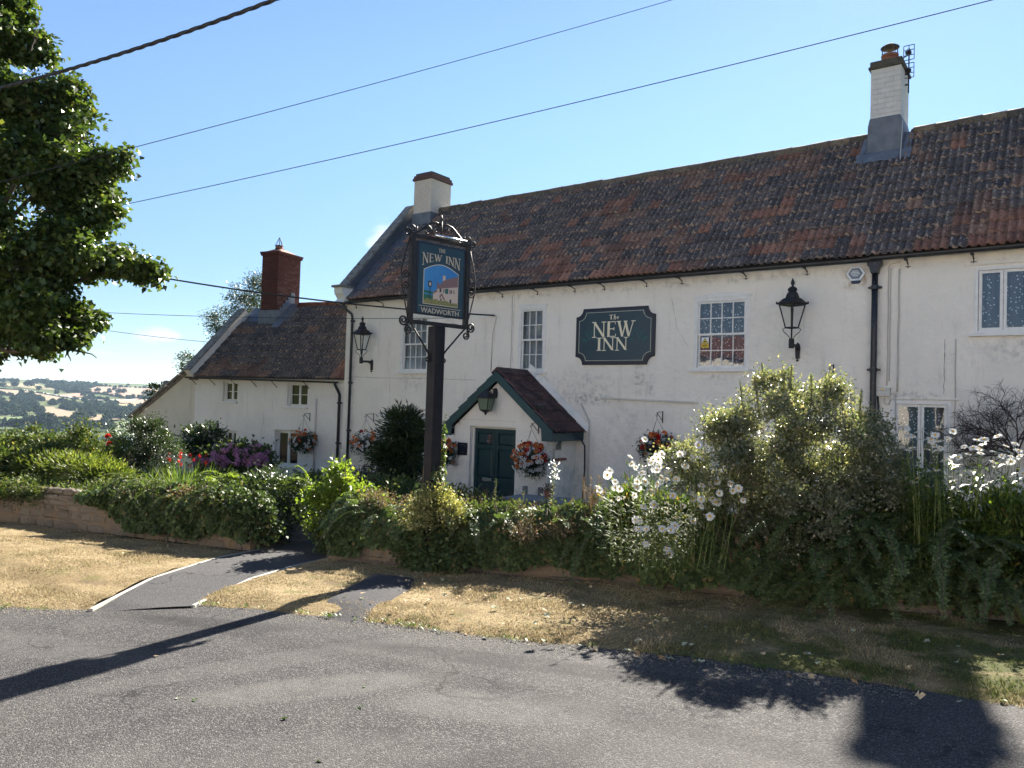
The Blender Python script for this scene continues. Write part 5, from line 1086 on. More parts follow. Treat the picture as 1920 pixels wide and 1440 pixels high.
mb = MB(); mb.box(PXR-.19,y0,z0,PXR-.10,y1,z1); part('blind', mb, simple('dusty_pink_blind',(.20,.13,.125),.9), sw)
mb = MB(); mb.box(PXR-.05,y0-.07,-1.31,PXR+.06,y1+.12,-1.25); part('sill', mb, MT['terracotta'], sw, bevel=.01)
# bargeboards
BY = -1.47
def barge(sgn):
    xe = PAX+sgn*1.70; ze = PAZ - 1.70*t_
    P_ = [(PAX, PAZ+.10),(xe+sgn*.02, ze+.10-.02*t_),(xe+sgn*.02, ze-.16),(xe-sgn*.28, ze-.16),(xe-sgn*.30, ze-.10+.30*t_-.03),(PAX, PAZ-.15)]
    mb = MB(); mb.prism(P_ if sgn > 0 else P_[::-1], BY, BY+.05, 'y'); part('bargeboard', mb, MT['green_paint'], inn, True, bevel=.006)
    mb = MB(); mb.box(min(xe,xe-sgn*.05), BY+.05, ze-.16, max(xe,xe-sgn*.05), -.02, ze+.04); part('fascia', mb, MT['green_paint'], inn, True)
    mb = MB(); mb.box(min(xe-sgn*.05,xe-sgn*.3), BY+.05, ze-.155, max(xe-sgn*.05,xe-sgn*.3), -.02, ze-.13); part('soffit', mb, MT['cream_paint'], inn, True)
barge(1); barge(-1)
pm = tile_arrays(.30, .36)
def porch_roof(sgn):
    us = Vector((-sgn*math.cos(Rd(39.6)), 0, math.sin(Rd(39.6)))); ux = Vector((0, sgn, 0))
    o = Vector((PAX+sgn*1.76, BY+.03 if sgn > 0 else -.03, PAZ-1.76*t_+.085))
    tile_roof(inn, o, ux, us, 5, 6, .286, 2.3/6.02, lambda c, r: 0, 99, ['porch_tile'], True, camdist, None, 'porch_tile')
    mb = MB(); xe = PAX+sgn*1.72; mb.add([(PAX,BY+.05,PAZ+.06),(PAX,-.01,PAZ+.06),(xe,-.01,PAZ+.06-1.72*t_),(xe,BY+.05,PAZ+.06-1.72*t_)], [(0,1,2,3)]); part('porch_boarding', mb, MT['dark_interior'], inn, True)
porch_roof(1); porch_roof(-1)
for i in range(3):
    mb = MB(); y_ = BY+.03+i*.48; mb.prism([(PAX-.17,PAZ+.06),(PAX,PAZ+.20),(PAX+.17,PAZ+.06),(PAX+.15,PAZ+.02),(PAX,PAZ+.13),(PAX-.15,PAZ+.02)], y_, min(y_+.475,-.005), 'y'); o = part('porch_ridge_tile', mb, MT['porch_tile'], inn, True); o.data.uv_layers.new(name='UVMap')
# mortar fillet up the wall beside the porch tiles
mb = MB(); n = 16; vs = []
for i in range(n+1):
    q = i/n; x = PAX+.0+q*1.85; z = PAZ+.20-q*1.85*t_*1.0; w = .09+.04*noise.noise(Vector((i*.6,0,0)))
    vs += [(x,-.004,z+.07+w), (x+.02,-.13,z-.02)]
mb.add(vs, [(2*i,2*i+1,2*i+3,2*i+2) for i in range(n)]); part('mortar_fillet', mb, MT['render'], inn, True)
# door with frame
mb = MB(); fy = PY+.10
mb.box(DX0,fy,DZ0,DX0+.075,fy+.11,DZ1); mb.box(DX1-.055,fy,DZ0,DX1,fy+.11,DZ1); mb.box(DX0+.075,fy+.001,DZ1-.05,DX1-.055,fy+.109,DZ1); part('door_frame', mb, MT['cream_paint'], inn, True, bevel=.006)
def door_leaf(x0, x1, first):
    y = fy+.03; mb = MB(); z0, z1 = DZ0+.01, DZ1-.055; st = .09; rails = [(z0,z0+.20),(-1.98,-1.84),(-1.12,-1.02),(z1-.10,z1)]
    mb.box(x0,y,z0,x0+st,y+.045,z1); mb.box(x1-st,y,z0,x1,y+.045,z1)
    for a, b in rails: mb.box(x0+st,y+.0005,a,x1-st,y+.0445,b)
    d = part('door_leaf', mb, MT['door_green'], inn, True, bevel=.004)
    for a, b in ((rails[0][1],rails[1][0]),(rails[1][1],rails[2][0]),(rails[2][1],rails[3][0])):
        mb = MB(); xa, xb = x0+st, x1-st; e = .045
        mb.add([(xa,y+.03,a),(xb,y+.03,a),(xb,y+.03,b),(xa,y+.03,b),(xa+e,y+.012,a+e),(xb-e,y+.012,a+e),(xb-e,y+.012,b-e),(xa+e,y+.012,b-e)], [(0,1,5,4),(1,2,6,5),(2,3,7,6),(3,0,4,7),(4,5,6,7)]); part('door_panel', mb, MT['door_green'], d)
    return d
dm = (DX0+.075+DX1-.055)/2
dl = door_leaf(DX0+.078, dm-.003, True); dr = door_leaf(dm+.003, DX1-.058, False)
mb = MB(); mb.box(.02,PY+.115,-1.945,.32,PY+.128,-1.855); mb.box(.055,PY+.108,-1.92,.285,PY+.118,-1.88); part('letterbox', mb, MT['chrome'], dl, bevel=.004)
mb = MB(); mb.lathe([(.001,0),(.03,.01),(.034,.03),(.02,.05),(.018,.06)], (0,0,0), 12)
mb.v = [(v[0]+dm+.035, PY+.13-v[2], v[1]-1.93) for v in mb.v]; part('door_knob', mb, MT['brass'], dr, smooth=True)
mb = MB()
for k in range(26):
    a = random.random()*6.28; r = .085*random.random()**.5; mb.obox((.23+r*math.cos(a)*.75, PY+.105, -.875+r*math.sin(a)*1.25), (random.uniform(.01,.022),0,random.uniform(-.012,.012)), (0,.008,0), (random.uniform(-.01,.01),0,random.uniform(.008,.02)))
part('door_wreath', mb, simple('dried_flower_wreath',(.30,.24,.20),.9,var=(30,(.22,.07,.06),.9)), dl)
mb = MB(); mb.box(DX0-.1,PY-.30,-2.62,DX1+.1,PY+.24,-2.53); part('door_step', mb, MT['concrete'], inn, True, bevel=.02)
mb = MB(); mb.box(DX0-.35,PY-.008,DZ1+.16,DX1-.0,PY-.0005,DZ1+.164); mb.box(DX0-.35,PY-.008,DZ1+.02,DX0-.346,PY-.0005,DZ1+.164); part('crack', mb, simple('hairline_crack',(.30,.28,.25),.9), inn, True)

# --- pipes, ledges, cracks and cables that belong to the facade
mb = MB(); mb.bar((2.74,-.03,.245),(5.25,-.03,.185),.05,.05); part('ledge_pipe', mb, MT['plastic_cream'], inn, True, bevel=.01)
mb = MB(); mb.tube([(2.19,-.03,.10),(2.44,-.03,-.34),(2.45,-.03,-.6),(2.45,-.03,-2.4)], .022, 6); part('conduit', mb, MT['plastic_cream'], inn, True, smooth=True)
mb = MB(); mb.tube([(2.28,-.5,-.62),(2.36,-.35,-.72),(2.38,-.12,-.95),(2.36,-.06,-1.5),(2.32,-.05,-2.4)], .02, 6); part('drain_hose', mb, MT['black_plastic'], inn, True, smooth=True)
mb = MB(); mb.tube([(2.22,-.95,-.60),(2.20,-.98,-.78),(2.08,-1.02,-.92),(2.07,-1.03,-1.25)], .026, 6); part('overflow_pipe', mb, MT['plastic_cream'], inn, True, smooth=True)
crk = simple('render_crack', (.16,.15,.135), .95)
def crack(pts, w):
    mb = MB(); P_ = []
    for a, b in zip(pts[:-1], pts[1:]):
        n = max(2, int(math.dist(a, b)/.07))
        P_ += [(lerp(a[0],b[0],i/n)+random.uniform(-.006,.006), lerp(a[1],b[1],i/n)+random.uniform(-.009,.009)) for i in range(n)]
    hz = abs(pts[-1][0]-pts[0][0]) > abs(pts[-1][1]-pts[0][1])
    vs = []
    for p in P_:
        q = w*random.uniform(.3,1); vs += [(p[0]-(0 if hz else q), -.0025, p[1]-(q if hz else 0)), (p[0]+(0 if hz else q), -.0025, p[1]+(q if hz else 0))]
    mb.add(vs, [(2*i,2*i+2,2*i+3,2*i+1) for i in range(len(P_)-1)]); part('crack', mb, crk, inn, True)
crack([(-6.55,.68),(-6.3,.74),(-5,.71),(-3,.70),(-1.2,.66)], .006); crack([(-4.7,1.9),(-4.72,1.2),(-4.6,.4),(-4.55,-.6)], .004); crack([(-5.1,2.9),(-5.15,1.3)], .003)
crack([(-2.6,2.25),(-2.2,2.28),(-1.9,2.22)], .008); crack([(.0,3.0),(-.02,1.0)], .004); crack([(7.35,2.85),(7.36,2.2)], .004); crack([(10.15,1.5),(10.14,.4)], .008); crack([(4.55,2.6),(4.7,1.9),(5.02,1.4)], .004)
mb = MB()
for x, z0, z1, r in ((9.16,2.95,.62,.010),(9.20,2.93,.7,.008),(9.35,2.9,.5,.016),(9.32,.45,-1.5,.012),(-.06,2.95,.9,.008),(10.33,1.5,-1.2,.010)):
    mb = MB(); mb.tube([(x, -.016, lerp(z0,z1,i/8)) if i not in (3,6) else (x+.008, -.016, lerp(z0,z1,i/8)) for i in range(9)], r, 5); part('wall_cable', mb, MT['cable_white'], inn, True, smooth=True)
mb = MB(); mb.tube([(9.16,-.016,2.95),(9.2,-.016,3.01),(9.35,-.016,3.03)], .009, 5); part('wall_cable', mb, MT['cable_white'], inn, True, smooth=True); mb = MB(); mb.tube([(9.12,-.02,.36),(9.13,-.03,.26),(9.2,-.03,.24),(9.24,-.02,.34)], .012, 5)
part('wall_cable', mb, MT['cable_white'], inn, True, smooth=True)
mb = MB(); mb.tube([(9.0,-.03,.40),(9.02,-.04,.2),(8.99,-.05,-.3),(8.98,-.05,-.9)], .018, 6); part('black_conduit', mb, MT['rubber'], inn, True, smooth=True)
mb = MB(); mb.tube([(-.62,-.05,2.44),(-.58,-.03,2.40),(-.60,-.02,2.3),(-.69,-.016,1.95),(-.71,-.016,1.5),(-.72,-.016,.9)], .014, 6); part('service_cable', mb, MT['cable_white'], inn, True, smooth=True)
# ================================================================== the cottage joined to the inn's left end (local frame: x along its front, y into it)
CO = Vector((-6.65, .35, 0)); CA = Rd(12)
cot = thing('cottage', 'low white cottage with dark tiled roof and red brick chimney, left of the inn', 'cottage', (CO.x, CO.y, -2.85), CA)
Z0 = 2.85          # local z = height + Z0
def L(z): return z+Z0
CL = -6.85
cw1, cw2, cw3, cw4 = (-5.55,-4.86,L(-.17),L(.53)), (-2.66,-1.80,L(-.27),L(.53)), (-5.42,-4.84,L(-2.1),L(-1.2)), (-3.12,-2.12,L(-2.28),L(-1.08))
facade('wall', CL, .9, -.3, L(.66), [cw1, cw2, cw3, cw4], 0, .2, MT['render_cottage'], cot)
mb = MB(); ry, rz = 2.75, L(3.52)
mb.add([(CL,0,-.3),(CL,5.5,-.3),(CL,5.5,L(.66)),(CL,ry,rz),(CL,0,L(.66))], [(0,1,2,3,4)]); mb.add([(CL,5.5,-.3),(.6,5.5,-.3),(.6,5.5,L(.66)),(CL,5.5,L(.66))], [(0,1,2,3)])
part('wall', mb, MT['render_cottage'], cot, label='white gable and rear wall')
mb = MB(); mb.box(CL+.1,.35,0,.3,5.3,L(.5)); part('interior', mb, MT['dark_interior'], cot)
ey, ez = -.20, L(.66); csl = Vector((0, ry-ey, rz-ez)); cl_ = csl.length; csl.normalize(); cn = Vector((0,-csl.z,csl.y))
mb = MB(); mb.add([(CL,ey,ez-.02),(.9,ey,ez-.02),(.9,ry,rz-.03),(CL,ry,rz-.03)], [(0,1,2,3)]); mb.add([(CL,5.7,ez-.02),(.9,5.7,ez-.02),(.9,ry,rz-.03),(CL,ry,rz-.03)], [(3,2,1,0)]); part('roof_underlay', mb, MT['slate'], cot)
def ccam(p): return (Matrix.Rotation(CA,3,'Z') @ Vector(p) + Vector((CO.x,CO.y,-2.85)) - CAM).length
def cskip(o): return (o.x < -4.75 and o.y > 2.0) or o.x < CL+.02 or o.y > 2.62
def choose_cot(c, r):
    x = c*.29; v = noise.noise(Vector((x*.6, r*.5, 33)))
    if c > 20 and r < 4 and v + (4-r)*.09 + (c-20)*.07 > .35: return 0
    return 2 if v + (.25 if r < 2 else 0) > .32 else 1
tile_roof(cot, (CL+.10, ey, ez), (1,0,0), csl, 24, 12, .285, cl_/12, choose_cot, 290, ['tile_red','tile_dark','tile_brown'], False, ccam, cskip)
mb = MB(); mb.tube([(0,0,0),(.43,0,0)], .11, 10); rr = mb.mesh('ridge_tile', MT['ridge_red'], True); rr.uv_layers.new(name='UVMap')
x = -4.6
while x < .4:
    o = link('ridge_tile', rr, cot); o.location = (x, ry, rz+.03+random.uniform(-.01,.01)-.006*(x+4.6)); x += .435
# parapet gable on the left
for i in range(6):
    t0, t1 = i/6, (i+1)/6; q = lambda t, o, dx=0: Vector((CL-.02+dx, ey-.02+(ry-.35-ey)*t, ez+(rz-.35-ez)*t+.02)) + cn*o
    mb = MB(); mb.bar(q(t0,.30), q(t1-.006,.30), .36, .06, upv=cn); part('coping_stone', mb, MT['coping'], cot, bevel=.012)
    mb = MB(); mb.bar(q(t0,.08), q(t1,.08), .24, .40, upv=cn); part('parapet', mb, MT['render_cottage'], cot)
mb = MB(); mb.box(CL-.14,-.20,L(.55),CL+.13,.1,L(.80)); part('kneeler', mb, MT['coping'], cot, bevel=.02)
# chimney: real bricks on the two seen faces
ch = chimney(-5.78,-5.0,1.95,3.2, L(2.9), L(5.36), 33, .225, (MT['brick'], MT['mortar']), cot, False)
for e, z, h in ((.05,5.36,.075),(.07,5.435,.07)):
    mb = MB(); mb.box(-5.78-e,1.95-e,L(z),-5.0+e,3.2+e,L(z+h)); part('cap_course', mb, MT['brick'], ch, bevel=.008)
mb = MB(); mb.lathe([(.62,0),(.30,.13),(.16,.17),(.16,.2)], (-5.39,2.45,L(5.505)), 4, rot=math.pi/4); mb.lathe([(.15,.18),(.14,.30)], (-5.39,2.40,L(5.50)), 12); part('flaunching', mb, MT['terracotta'], ch)
mb = MB(); tip = (-5.39,2.40,L(6.13))
for k in range(8): a = k*.785; mb.tube([(-5.39+.15*math.cos(a),2.40+.15*math.sin(a),L(5.8)), tip], .008, 4)
mb.tube([(-5.39+.15*math.cos(a*.5236),2.40+.15*math.sin(a*.5236),L(5.8)) for a in range(13)], .012, 4); part('spark_guard', mb, MT['black_iron'], ch)
mb = MB(); mb.box(-5.83,1.90,L(2.55),-4.95,2.2,L(3.28)); part('lead_apron', mb, MT['lead'], cot)
for k in range(6):
    y = 1.92+k*.15; z = L(2.62)+k*.16; mb = MB(); mb.box(-4.99+.002*k,y,z-.3,-4.955+.002*k,y+.2,z+.62); part('lead_step', mb, MT['lead'], cot)
mb = MB(); a0 = Vector((-4.98,1.75,0)); vs = []
for i in range(9):
    t = i/8; y = lerp(1.7, ry, t); z = ez+(rz-ez)*((y-ey)/(ry-ey)); vs += [(-4.99,y-.06,z+.10),(-4.62,y-.06,z+.09)]
mb.add(vs, [(2*i,2*i+1,2*i+3,2*i+2) for i in range(8)]); part('lead_skirt', mb, MT['lead'], cot)
# gutter and pipes
gutter('gutter', (-7.05,-.27,L(.66)), (-.40,-.27,L(.585)), .06, MT['black_plastic'], cot, False)
for x in (-6.8,-5.9,-4.9,-4.0,-3.1,-1.75):
    mb = MB(); z = L(.60-.011*(x+6)); mb.bar((x,-.30,z),(x,0,z-.22),.022,.014); mb.bar((x,-.3,z),(x,-.2,z+.04),.05,.014); part('gutter_bracket', mb, MT['black_iron'], cot)
downpipe([(-.5,-.27,L(.56)),(-.5,-.25,L(.46)),(-.47,-.14,L(.30)),(-.45,-.07,L(.16)),(-.45,-.07,.2)], .046, MT['black_plastic'], cot, False, [(-.45,-.07,L(-.1)),(-.45,-.07,L(-1.4))])
mb = MB(); mb.tube([(-1.41,-.03,L(.02)),(-1.41,-.03,L(-1)),(-1.405,-.03,L(-2.6))], .032, 8); part('vent_pipe', mb, MT['plastic_cream'], cot, smooth=True)
# windows: set deep in the thick wall
def cwin(H, cols, rows):
    x0, x1, z0, z1 = H
    w = sash_window(cot, H, .12, 1, world=False, glass_='pane_old', mode='case', bars=(cols, 1, rows), curtain=None, casing=.045, sill=False)
    mb = MB(); mb.box(x0-.14,-.07,z0-.07,x1+.03,.14,z0-.002); part('sill', mb, MT['wpaint'], w, bevel=.01); return w
cwin(cw1,2,2); cwin(cw2,2,2); cwin(cw3,2,2); cwin(cw4,2,1)
for H in (cw3, cw4):
    mb = MB(); mb.box(H[0]-.13,-.03,H[3]+.003,H[1]+.08,0,H[3]+.05); part('lintel', mb, MT['render_cottage'], cot, bevel=.012)
mb = MB(); mb.box(-4.95,-.012,L(-.9),-4.90,0,L(-.35)); 
# lean-to on the left: end wall flush with the front, roof falling away to the left
lt = -9.85
mb = MB(); P_ = [(CL-.003,-.3),(CL-.003,L(1.05)),(CL-.35,L(.92)),(lt,L(-.86)),(lt,-.3)]
mb.prism(P_, .02, .30, 'y'); mb.box(lt,.30,-.3,lt+.25,4.5,L(-.95)); part('lean_to_wall', mb, MT['render_cream'], cot, bevel=.01)
mb = MB(); d = Vector((lt-CL,0,-1.95)).normalized()
mb.add([(CL-.02,-.03,L(1.12)),(lt-.2,-.03,L(-.93)),(lt-.2,4.6,L(-.93)),(CL-.02,4.6,L(1.12)),(CL-.02,-.03,L(1.02)),(lt-.2,-.03,L(-1.03)),(lt-.2,4.6,L(-1.03)),(CL-.02,4.6,L(1.02))], [(0,1,2,3),(7,6,5,4),(0,4,5,1),(1,5,6,2),(2,6,7,3),(3,7,4,0)]); part('lean_to_roof', mb, MT['coping'], cot)
for i in range(5):
    a = Vector((CL-.03,-.0,L(1.15))).lerp(Vector((lt-.22,-.0,L(-.90))), i/5+.004); b = Vector((CL-.03,0,L(1.15))).lerp(Vector((lt-.22,0,L(-.90))), (i+1)/5-.004)
    mb = MB(); mb.bar(a, b, .34, .07, upv=(0,0,1)); part('verge_slab', mb, MT['coping'], cot, bevel=.01)

# ================================================================== houses across the road, behind the photographer: inferred from reflections, added to bounce light
def opposite(label, x0, x1, y, ze, zr, wallmat, nwin):
    zg = -1.35; t = thing('house', label, 'house', ((x0+x1)/2, y, zg), 0, None); D_ = 6.0
    hs = []
    for i in range(nwin):
        xc = lerp(x0, x1, (i+.5)/nwin)
        for z in ((-.45,.75),(1.35,2.25)): hs.append((xc-.55, xc+.55, z[0], z[1]))
    o = facade('wall', x0, x1, zg-.5, ze, [(a, b, c, d) for a, b, c, d in hs], y, -.12, wallmat, t, True)
    mb = MB(); ym = y-D_/2; mb.add([(x0,y,zg-.5),(x0,y-D_,zg-.5),(x0,y-D_,ze),(x0,ym,zr),(x0,y,ze)], [(0,1,2,3,4)]); mb.add([(x1,y,zg-.5),(x1,y-D_,zg-.5),(x1,y-D_,ze),(x1,ym,zr),(x1,y,ze)], [(0,1,2,3,4)]); mb.add([(x0,y-D_,zg-.5),(x1,y-D_,zg-.5),(x1,y-D_,ze),(x0,y-D_,ze)], [(0,1,2,3)]); part('wall', mb, wallmat, t, True)
    for a, b, c, d in hs:
        mb = MB(); f = .06
        for q in ((a,c,a+f,d),(b-f,c,b,d),(a+f,d-f,b-f,d),(a+f,c,b-f,c+f),((a+b)/2-.03,c+f,(a+b)/2+.03,d-f)): mb.box(q[0],y-.11,q[1],q[2],y-.05,q[3])
        w = part('window', mb, MT['wpaint'], t, True); mb = MB(); mb.add([(a,y-.09,c),(b,y-.09,c),(b,y-.09,d),(a,y-.09,d)], [(0,1,2,3)]); part('pane', mb, MT['dark_interior'], w)
    mb = MB(); xd = x0+1.2; mb.box(xd-.45, y-.02, zg, xd+.45, y+.04, .75); part('door', mb, MT['door_green'], t, True)
    n = 26; mb = MB(); rows = 14
    for s in (1, -1):
        for r in range(rows):
            q0, q1 = r/rows, (r+1)/rows; yo = lambda q: ym+s*(D_/2+.3)*(1-q); zo = lambda q: ze-.1+(zr-ze+.1)*q
            mb.add([(x0-.2,yo(q0),zo(q0)+.05),(x1+.2,yo(q0),zo(q0)+.05),(x1+.2,yo(q1),zo(q1)+.01),(x0-.2,yo(q1),zo(q1)+.01),(x0-.2,yo(q0),zo(q0)),(x1+.2,yo(q0),zo(q0))], [(0,1,2,3),(0,4,5,1)])
    part('roof', mb, simple('red_tiled_roof',(.17,.065,.045),.9,var=(3,(.10,.05,.04),.8)), t, True)
    for xc in (x0+.5, x1-.5): mb = MB(); mb.box(xc-.4,ym-.3,zr-.6,xc+.4,ym+.3,zr+1.0); part('chimney', mb, MT['terracotta'], t, True)
opposite('white rendered house across the road, mirrored in the panes left of the name board', -9, 4.5, -22.8, 3.0, 4.3, MT['render_cottage'], 4)
opposite('long cream house with a red tiled roof across the road, added to throw light back', 5.2, 22, -22.4, 2.5, 3.75, MT['render_cottage'], 5)
opposite('white end house across the road, added unseen to throw light back', 22.8, 36, -21.0, 2.6, 4.0, MT['render_cottage'], 4)

# ================================================================== things on the walls
def small_tube(mb, pts, r, n=5): mb.tube(pts, r, n)
def spiral(c, ax, ay, r0, r1, turns, a0, n=22):
    c, ax, ay = map(Vector, (c, ax, ay)); return [c + (ax*math.cos(a0+turns*6.283*i/n)+ay*math.sin(a0+turns*6.283*i/n))*lerp(r0, r1, i/n) for i in range(n+1)]
def wall_lantern(name, label, wx, wzz, reach, wide, rot):
    """large four sided iron lantern standing on a bracket from the wall; wx, wz = wall plate centre"""
    t = thing(name, label, 'wall lantern', (wx, -.004, wzz), 0, 'big iron lanterns on the front of the inn')
    t.scale = (.88, .88, .88); k = wide; mb = MB(); mb.prism([(-.045,-.17),(.045,-.17),(.06,.10),(.045,.17),(0,.22),(-.045,.17),(-.06,.10)], -.04, 0, 'y'); mb.lathe([(.0,-.19),(.035,-.17),(.02,-.13)], (0,-.03,-.05), 8)
    part('wall_plate', mb, MT['black_iron'], t, bevel=.006)
    y = -reach
    mb = MB(); mb.tube([(0,-.03,.06),(0,-.12,.12),(0,-.3*reach-.1,.13),(0,y,.11)], [.05,.045,.035,.04], 8); mb.lathe([(.06,.04),(.065,.10),(.065,.24),(.05,.26)], (0,y,0), 10); part('bracket_arm', mb, MT['black_iron'], t, smooth=False)
    mb = MB(); mb.tube([(0,y,.24),(0,y,.53)], .02, 6)
    for q in range(4):
        a = rot+q*math.pi/2; dx, dy = math.cos(a), math.sin(a)
        mb.tube([(dx*.03, y+dy*.03, .26),(dx*.08, y+dy*.08, .34),(dx*.17, y+dy*.17, .42),(dx*.20, y+dy*.20, .48),(dx*.15, y+dy*.15, .52)], .010, 5)
    part('cradle', mb, MT['black_iron'], t, smooth=True)
    zb, zt, rb, rtp = .52, 1.06, .14, .285
    mb = MB(); c4 = lambda r, z: [(r*math.cos(rot+q*math.pi/2), y+r*math.sin(rot+q*math.pi/2), z) for q in range(4)]
    b4, t4 = c4(rb, zb), c4(rtp, zt)
    for q in range(4):
        mb.bar(b4[q], t4[q], .030, .030); mb.bar(b4[q], b4[(q+1)%4], .03, .03); mb.bar(t4[q], t4[(q+1)%4], .03, .035)
    part('frame', mb, MT['black_iron'], t)
    for q in range(4):
        mb = MB(); e = .97; f = lambda p: (p[0]*e, y+(p[1]-y)*e, p[2]); mb.add([f(b4[q]),f(b4[(q+1)%4]),f(t4[(q+1)%4]),f(t4[q])], [(0,1,2,3)]); part('pane', mb, MT['lamp_glass'], t)
    mb = MB(); mb.lathe([(.34,1.065),(.35,1.09),(.29,1.13),(.22,1.19),(.18,1.215)], (0,y,0), 4, rot=rot); mb.lathe([(.165,1.21),(.135,1.30),(.09,1.37),(.085,1.395)], (0,y,0), 10)
    for p in c4(.345, 1.08): mb.lathe([(.018,-.01),(.022,.03),(.004,.06)], p, 6)
    part('roof', mb, MT['black_iron'], t)
    mb = MB(); mb.lathe([(.115,1.39),(.115,1.40),(.10,1.445),(.05,1.48),(.03,1.49),(.025,1.515),(.048,1.56),(.045,1.59),(.016,1.66),(.002,1.69)], (0,y,0), 10); part('finial', mb, MT['black_iron'], t, smooth=True)
    mb = MB(); mb.lathe([(.02,.86),(.045,.90),(.05,.95),(.03,1.0),(.028,1.07)], (0,y,0), 10); part('bulb', mb, MT['lamp_glass'], t, smooth=True)
wall_lantern('wall_lantern', 'black lantern on a wall bracket beside the drainpipe near the left gable of the inn', -5.40, 1.09, .52, .64, Rd(38))
wall_lantern('wall_lantern', 'black lantern on a bracket between the lace curtained sash window and the rainwater pipe', 7.44, 1.31, .52, .64, Rd(20))
# porch lantern: squat four sided, greenish glass
pl = thing('porch_lantern', 'small black lantern with green glass hanging in the porch gable above the door', 'porch lantern', (PAX-.10, PY-.004, .30))
mb = MB(); mb.lathe([(.05,-.13),(.06,-.05),(.06,.06),(.035,.11)], (0,-.03,0), 10); mb.tube([(0,-.05,.06),(-.02,-.16,.10),(-.04,-.26,.07),(-.05,-.30,.02)], .016, 6); mb.tube([(0,-.05,-.04),(-.02,-.13,-.02),(-.04,-.2,.05)], .010, 5); part('bracket', mb, MT['black_iron'], pl)
yc, xc = -.32, -.06; RT = Rd(52)
c4 = lambda r, z: [(xc+r*math.cos(RT+q*math.pi/2), yc+r*math.sin(RT+q*math.pi/2), z) for q in range(4)]
mb = MB(); mb.lathe([(.03,.07),(.06,.04),(.17,-.05),(.245,-.13),(.245,-.155)], (xc,yc,0), 4, rot=RT); part('roof', mb, MT['black_iron'], pl)
b4, t4 = c4(.145,-.44), c4(.215,-.155); mb = MB()
for q in range(4): mb.bar(b4[q], t4[q], .018, .018); mb.bar(b4[q], b4[(q+1)%4], .02, .025)
mb.lathe([(.15,-.45),(.07,-.49),(.03,-.51),(.035,-.53),(.004,-.57)], (xc,yc,0), 4, rot=RT); part('frame', mb, MT['black_iron'], pl)
for q in range(4):
    mb = MB(); mb.add([b4[q], b4[(q+1)%4], t4[(q+1)%4], t4[q]], [(0,1,2,3)]); part('pane', mb, MT['frosted'], pl)
# floodlight on the porch roof
fl = thing('floodlight', 'small black floodlight on the tiled slope at the right of the porch', 'floodlight', (1.93, -1.38, -.12))
mb = MB(); mb.obox((0,-.03,.10),(.085,0,0),(0,.045,.02),(0,-.02,.06)); part('lamp_head', mb, MT['black_plastic'], fl, bevel=.01)
mb = MB(); mb.bar((-.1,0,-.06),(-.1,0,.1),.03,.012); mb.bar((.1,0,-.06),(.1,0,.1),.03,.012); mb.bar((-.1,0,-.06),(.1,.04,-.06),.05,.03); part('bracket', mb, MT['black_iron'], fl)
# plaque, alarm box, meter box
pq = thing('wall_plaque', 'dark square plaque on the porch wall behind the left basket of orange flowers', 'plaque', (-.55, PY-.002, -1.16))
mb = MB(); mb.box(-.16,-.022,-.16,.16,0,.16); part('board', mb, MT['sign_edge'], pq, bevel=.004)
mb = MB(); mb.tube([(.10*math.cos(a*.25), -.026, .02+.10*math.sin(a*.25)) for a in range(2, 12)], .006, 4); mb.box(-.08,-.025,-.10,.08,-.022,-.085); part('lettering', mb, simple('plaque_print',(.10,.10,.11),.5), pq)
al = thing('alarm_box', 'white hexagonal alarm box under the eaves by the rain hopper', 'alarm box', (8.56, -.004, 2.86))
hexp = lambda r, s=1: [(r*math.cos(k*math.pi/3)*1.12, r*math.sin(k*math.pi/3)*s) for k in range(6)]
mb = MB(); mb.prism(hexp(.165), -.07, 0, 'y'); part('casing', mb, MT['alarm_white'], al, bevel=.015)
mb = MB(); mb.prism(hexp(.122), -.076, -.068, 'y'); part('face', mb, simple('grey_alarm_face',(.16,.18,.21),.4), al)
mb = MB()
for zz, ww in ((.05,.06),(.02,.085),(-.01,.085),(-.045,.055)):
    x_ = -ww
    while x_ < ww-.01: q = random.uniform(.012,.025); mb.box(x_,-.079,zz-.010,min(x_+q,ww),-.0765,zz+.010); x_ += q+.007
part('lettering', mb, MT['alarm_white'], al)
mb = MB(); mb.prism([(-.10,-.145),(.10,-.145),(.07,-.20),(-.07,-.20)], -.06, -.005, 'y'); part('strobe', mb, simple('blue_black_strobe',(.02,.035,.07),.25), al, bevel=.012)
mt = thing('junction_box', 'cream electrical box with yellow label beside the black rainwater pipe', 'junction box', (9.10, -.003, .49))
mb = MB(); mb.box(-.13,-.08,-.09,.13,0,.08); part('casing', mb, MT['plastic_cream'], mt, bevel=.008)
mb = MB(); mb.box(-.135,-.085,.02,.135,0,.085); part('lid', mb, MT['plastic_cream'], mt, bevel=.006)
mb = MB(); mb.prism([(-.03,.035),(.03,.035),(0,.075)], -.088, -.0855, 'y'); part('sticker', mb, MT['yellow'], mt)
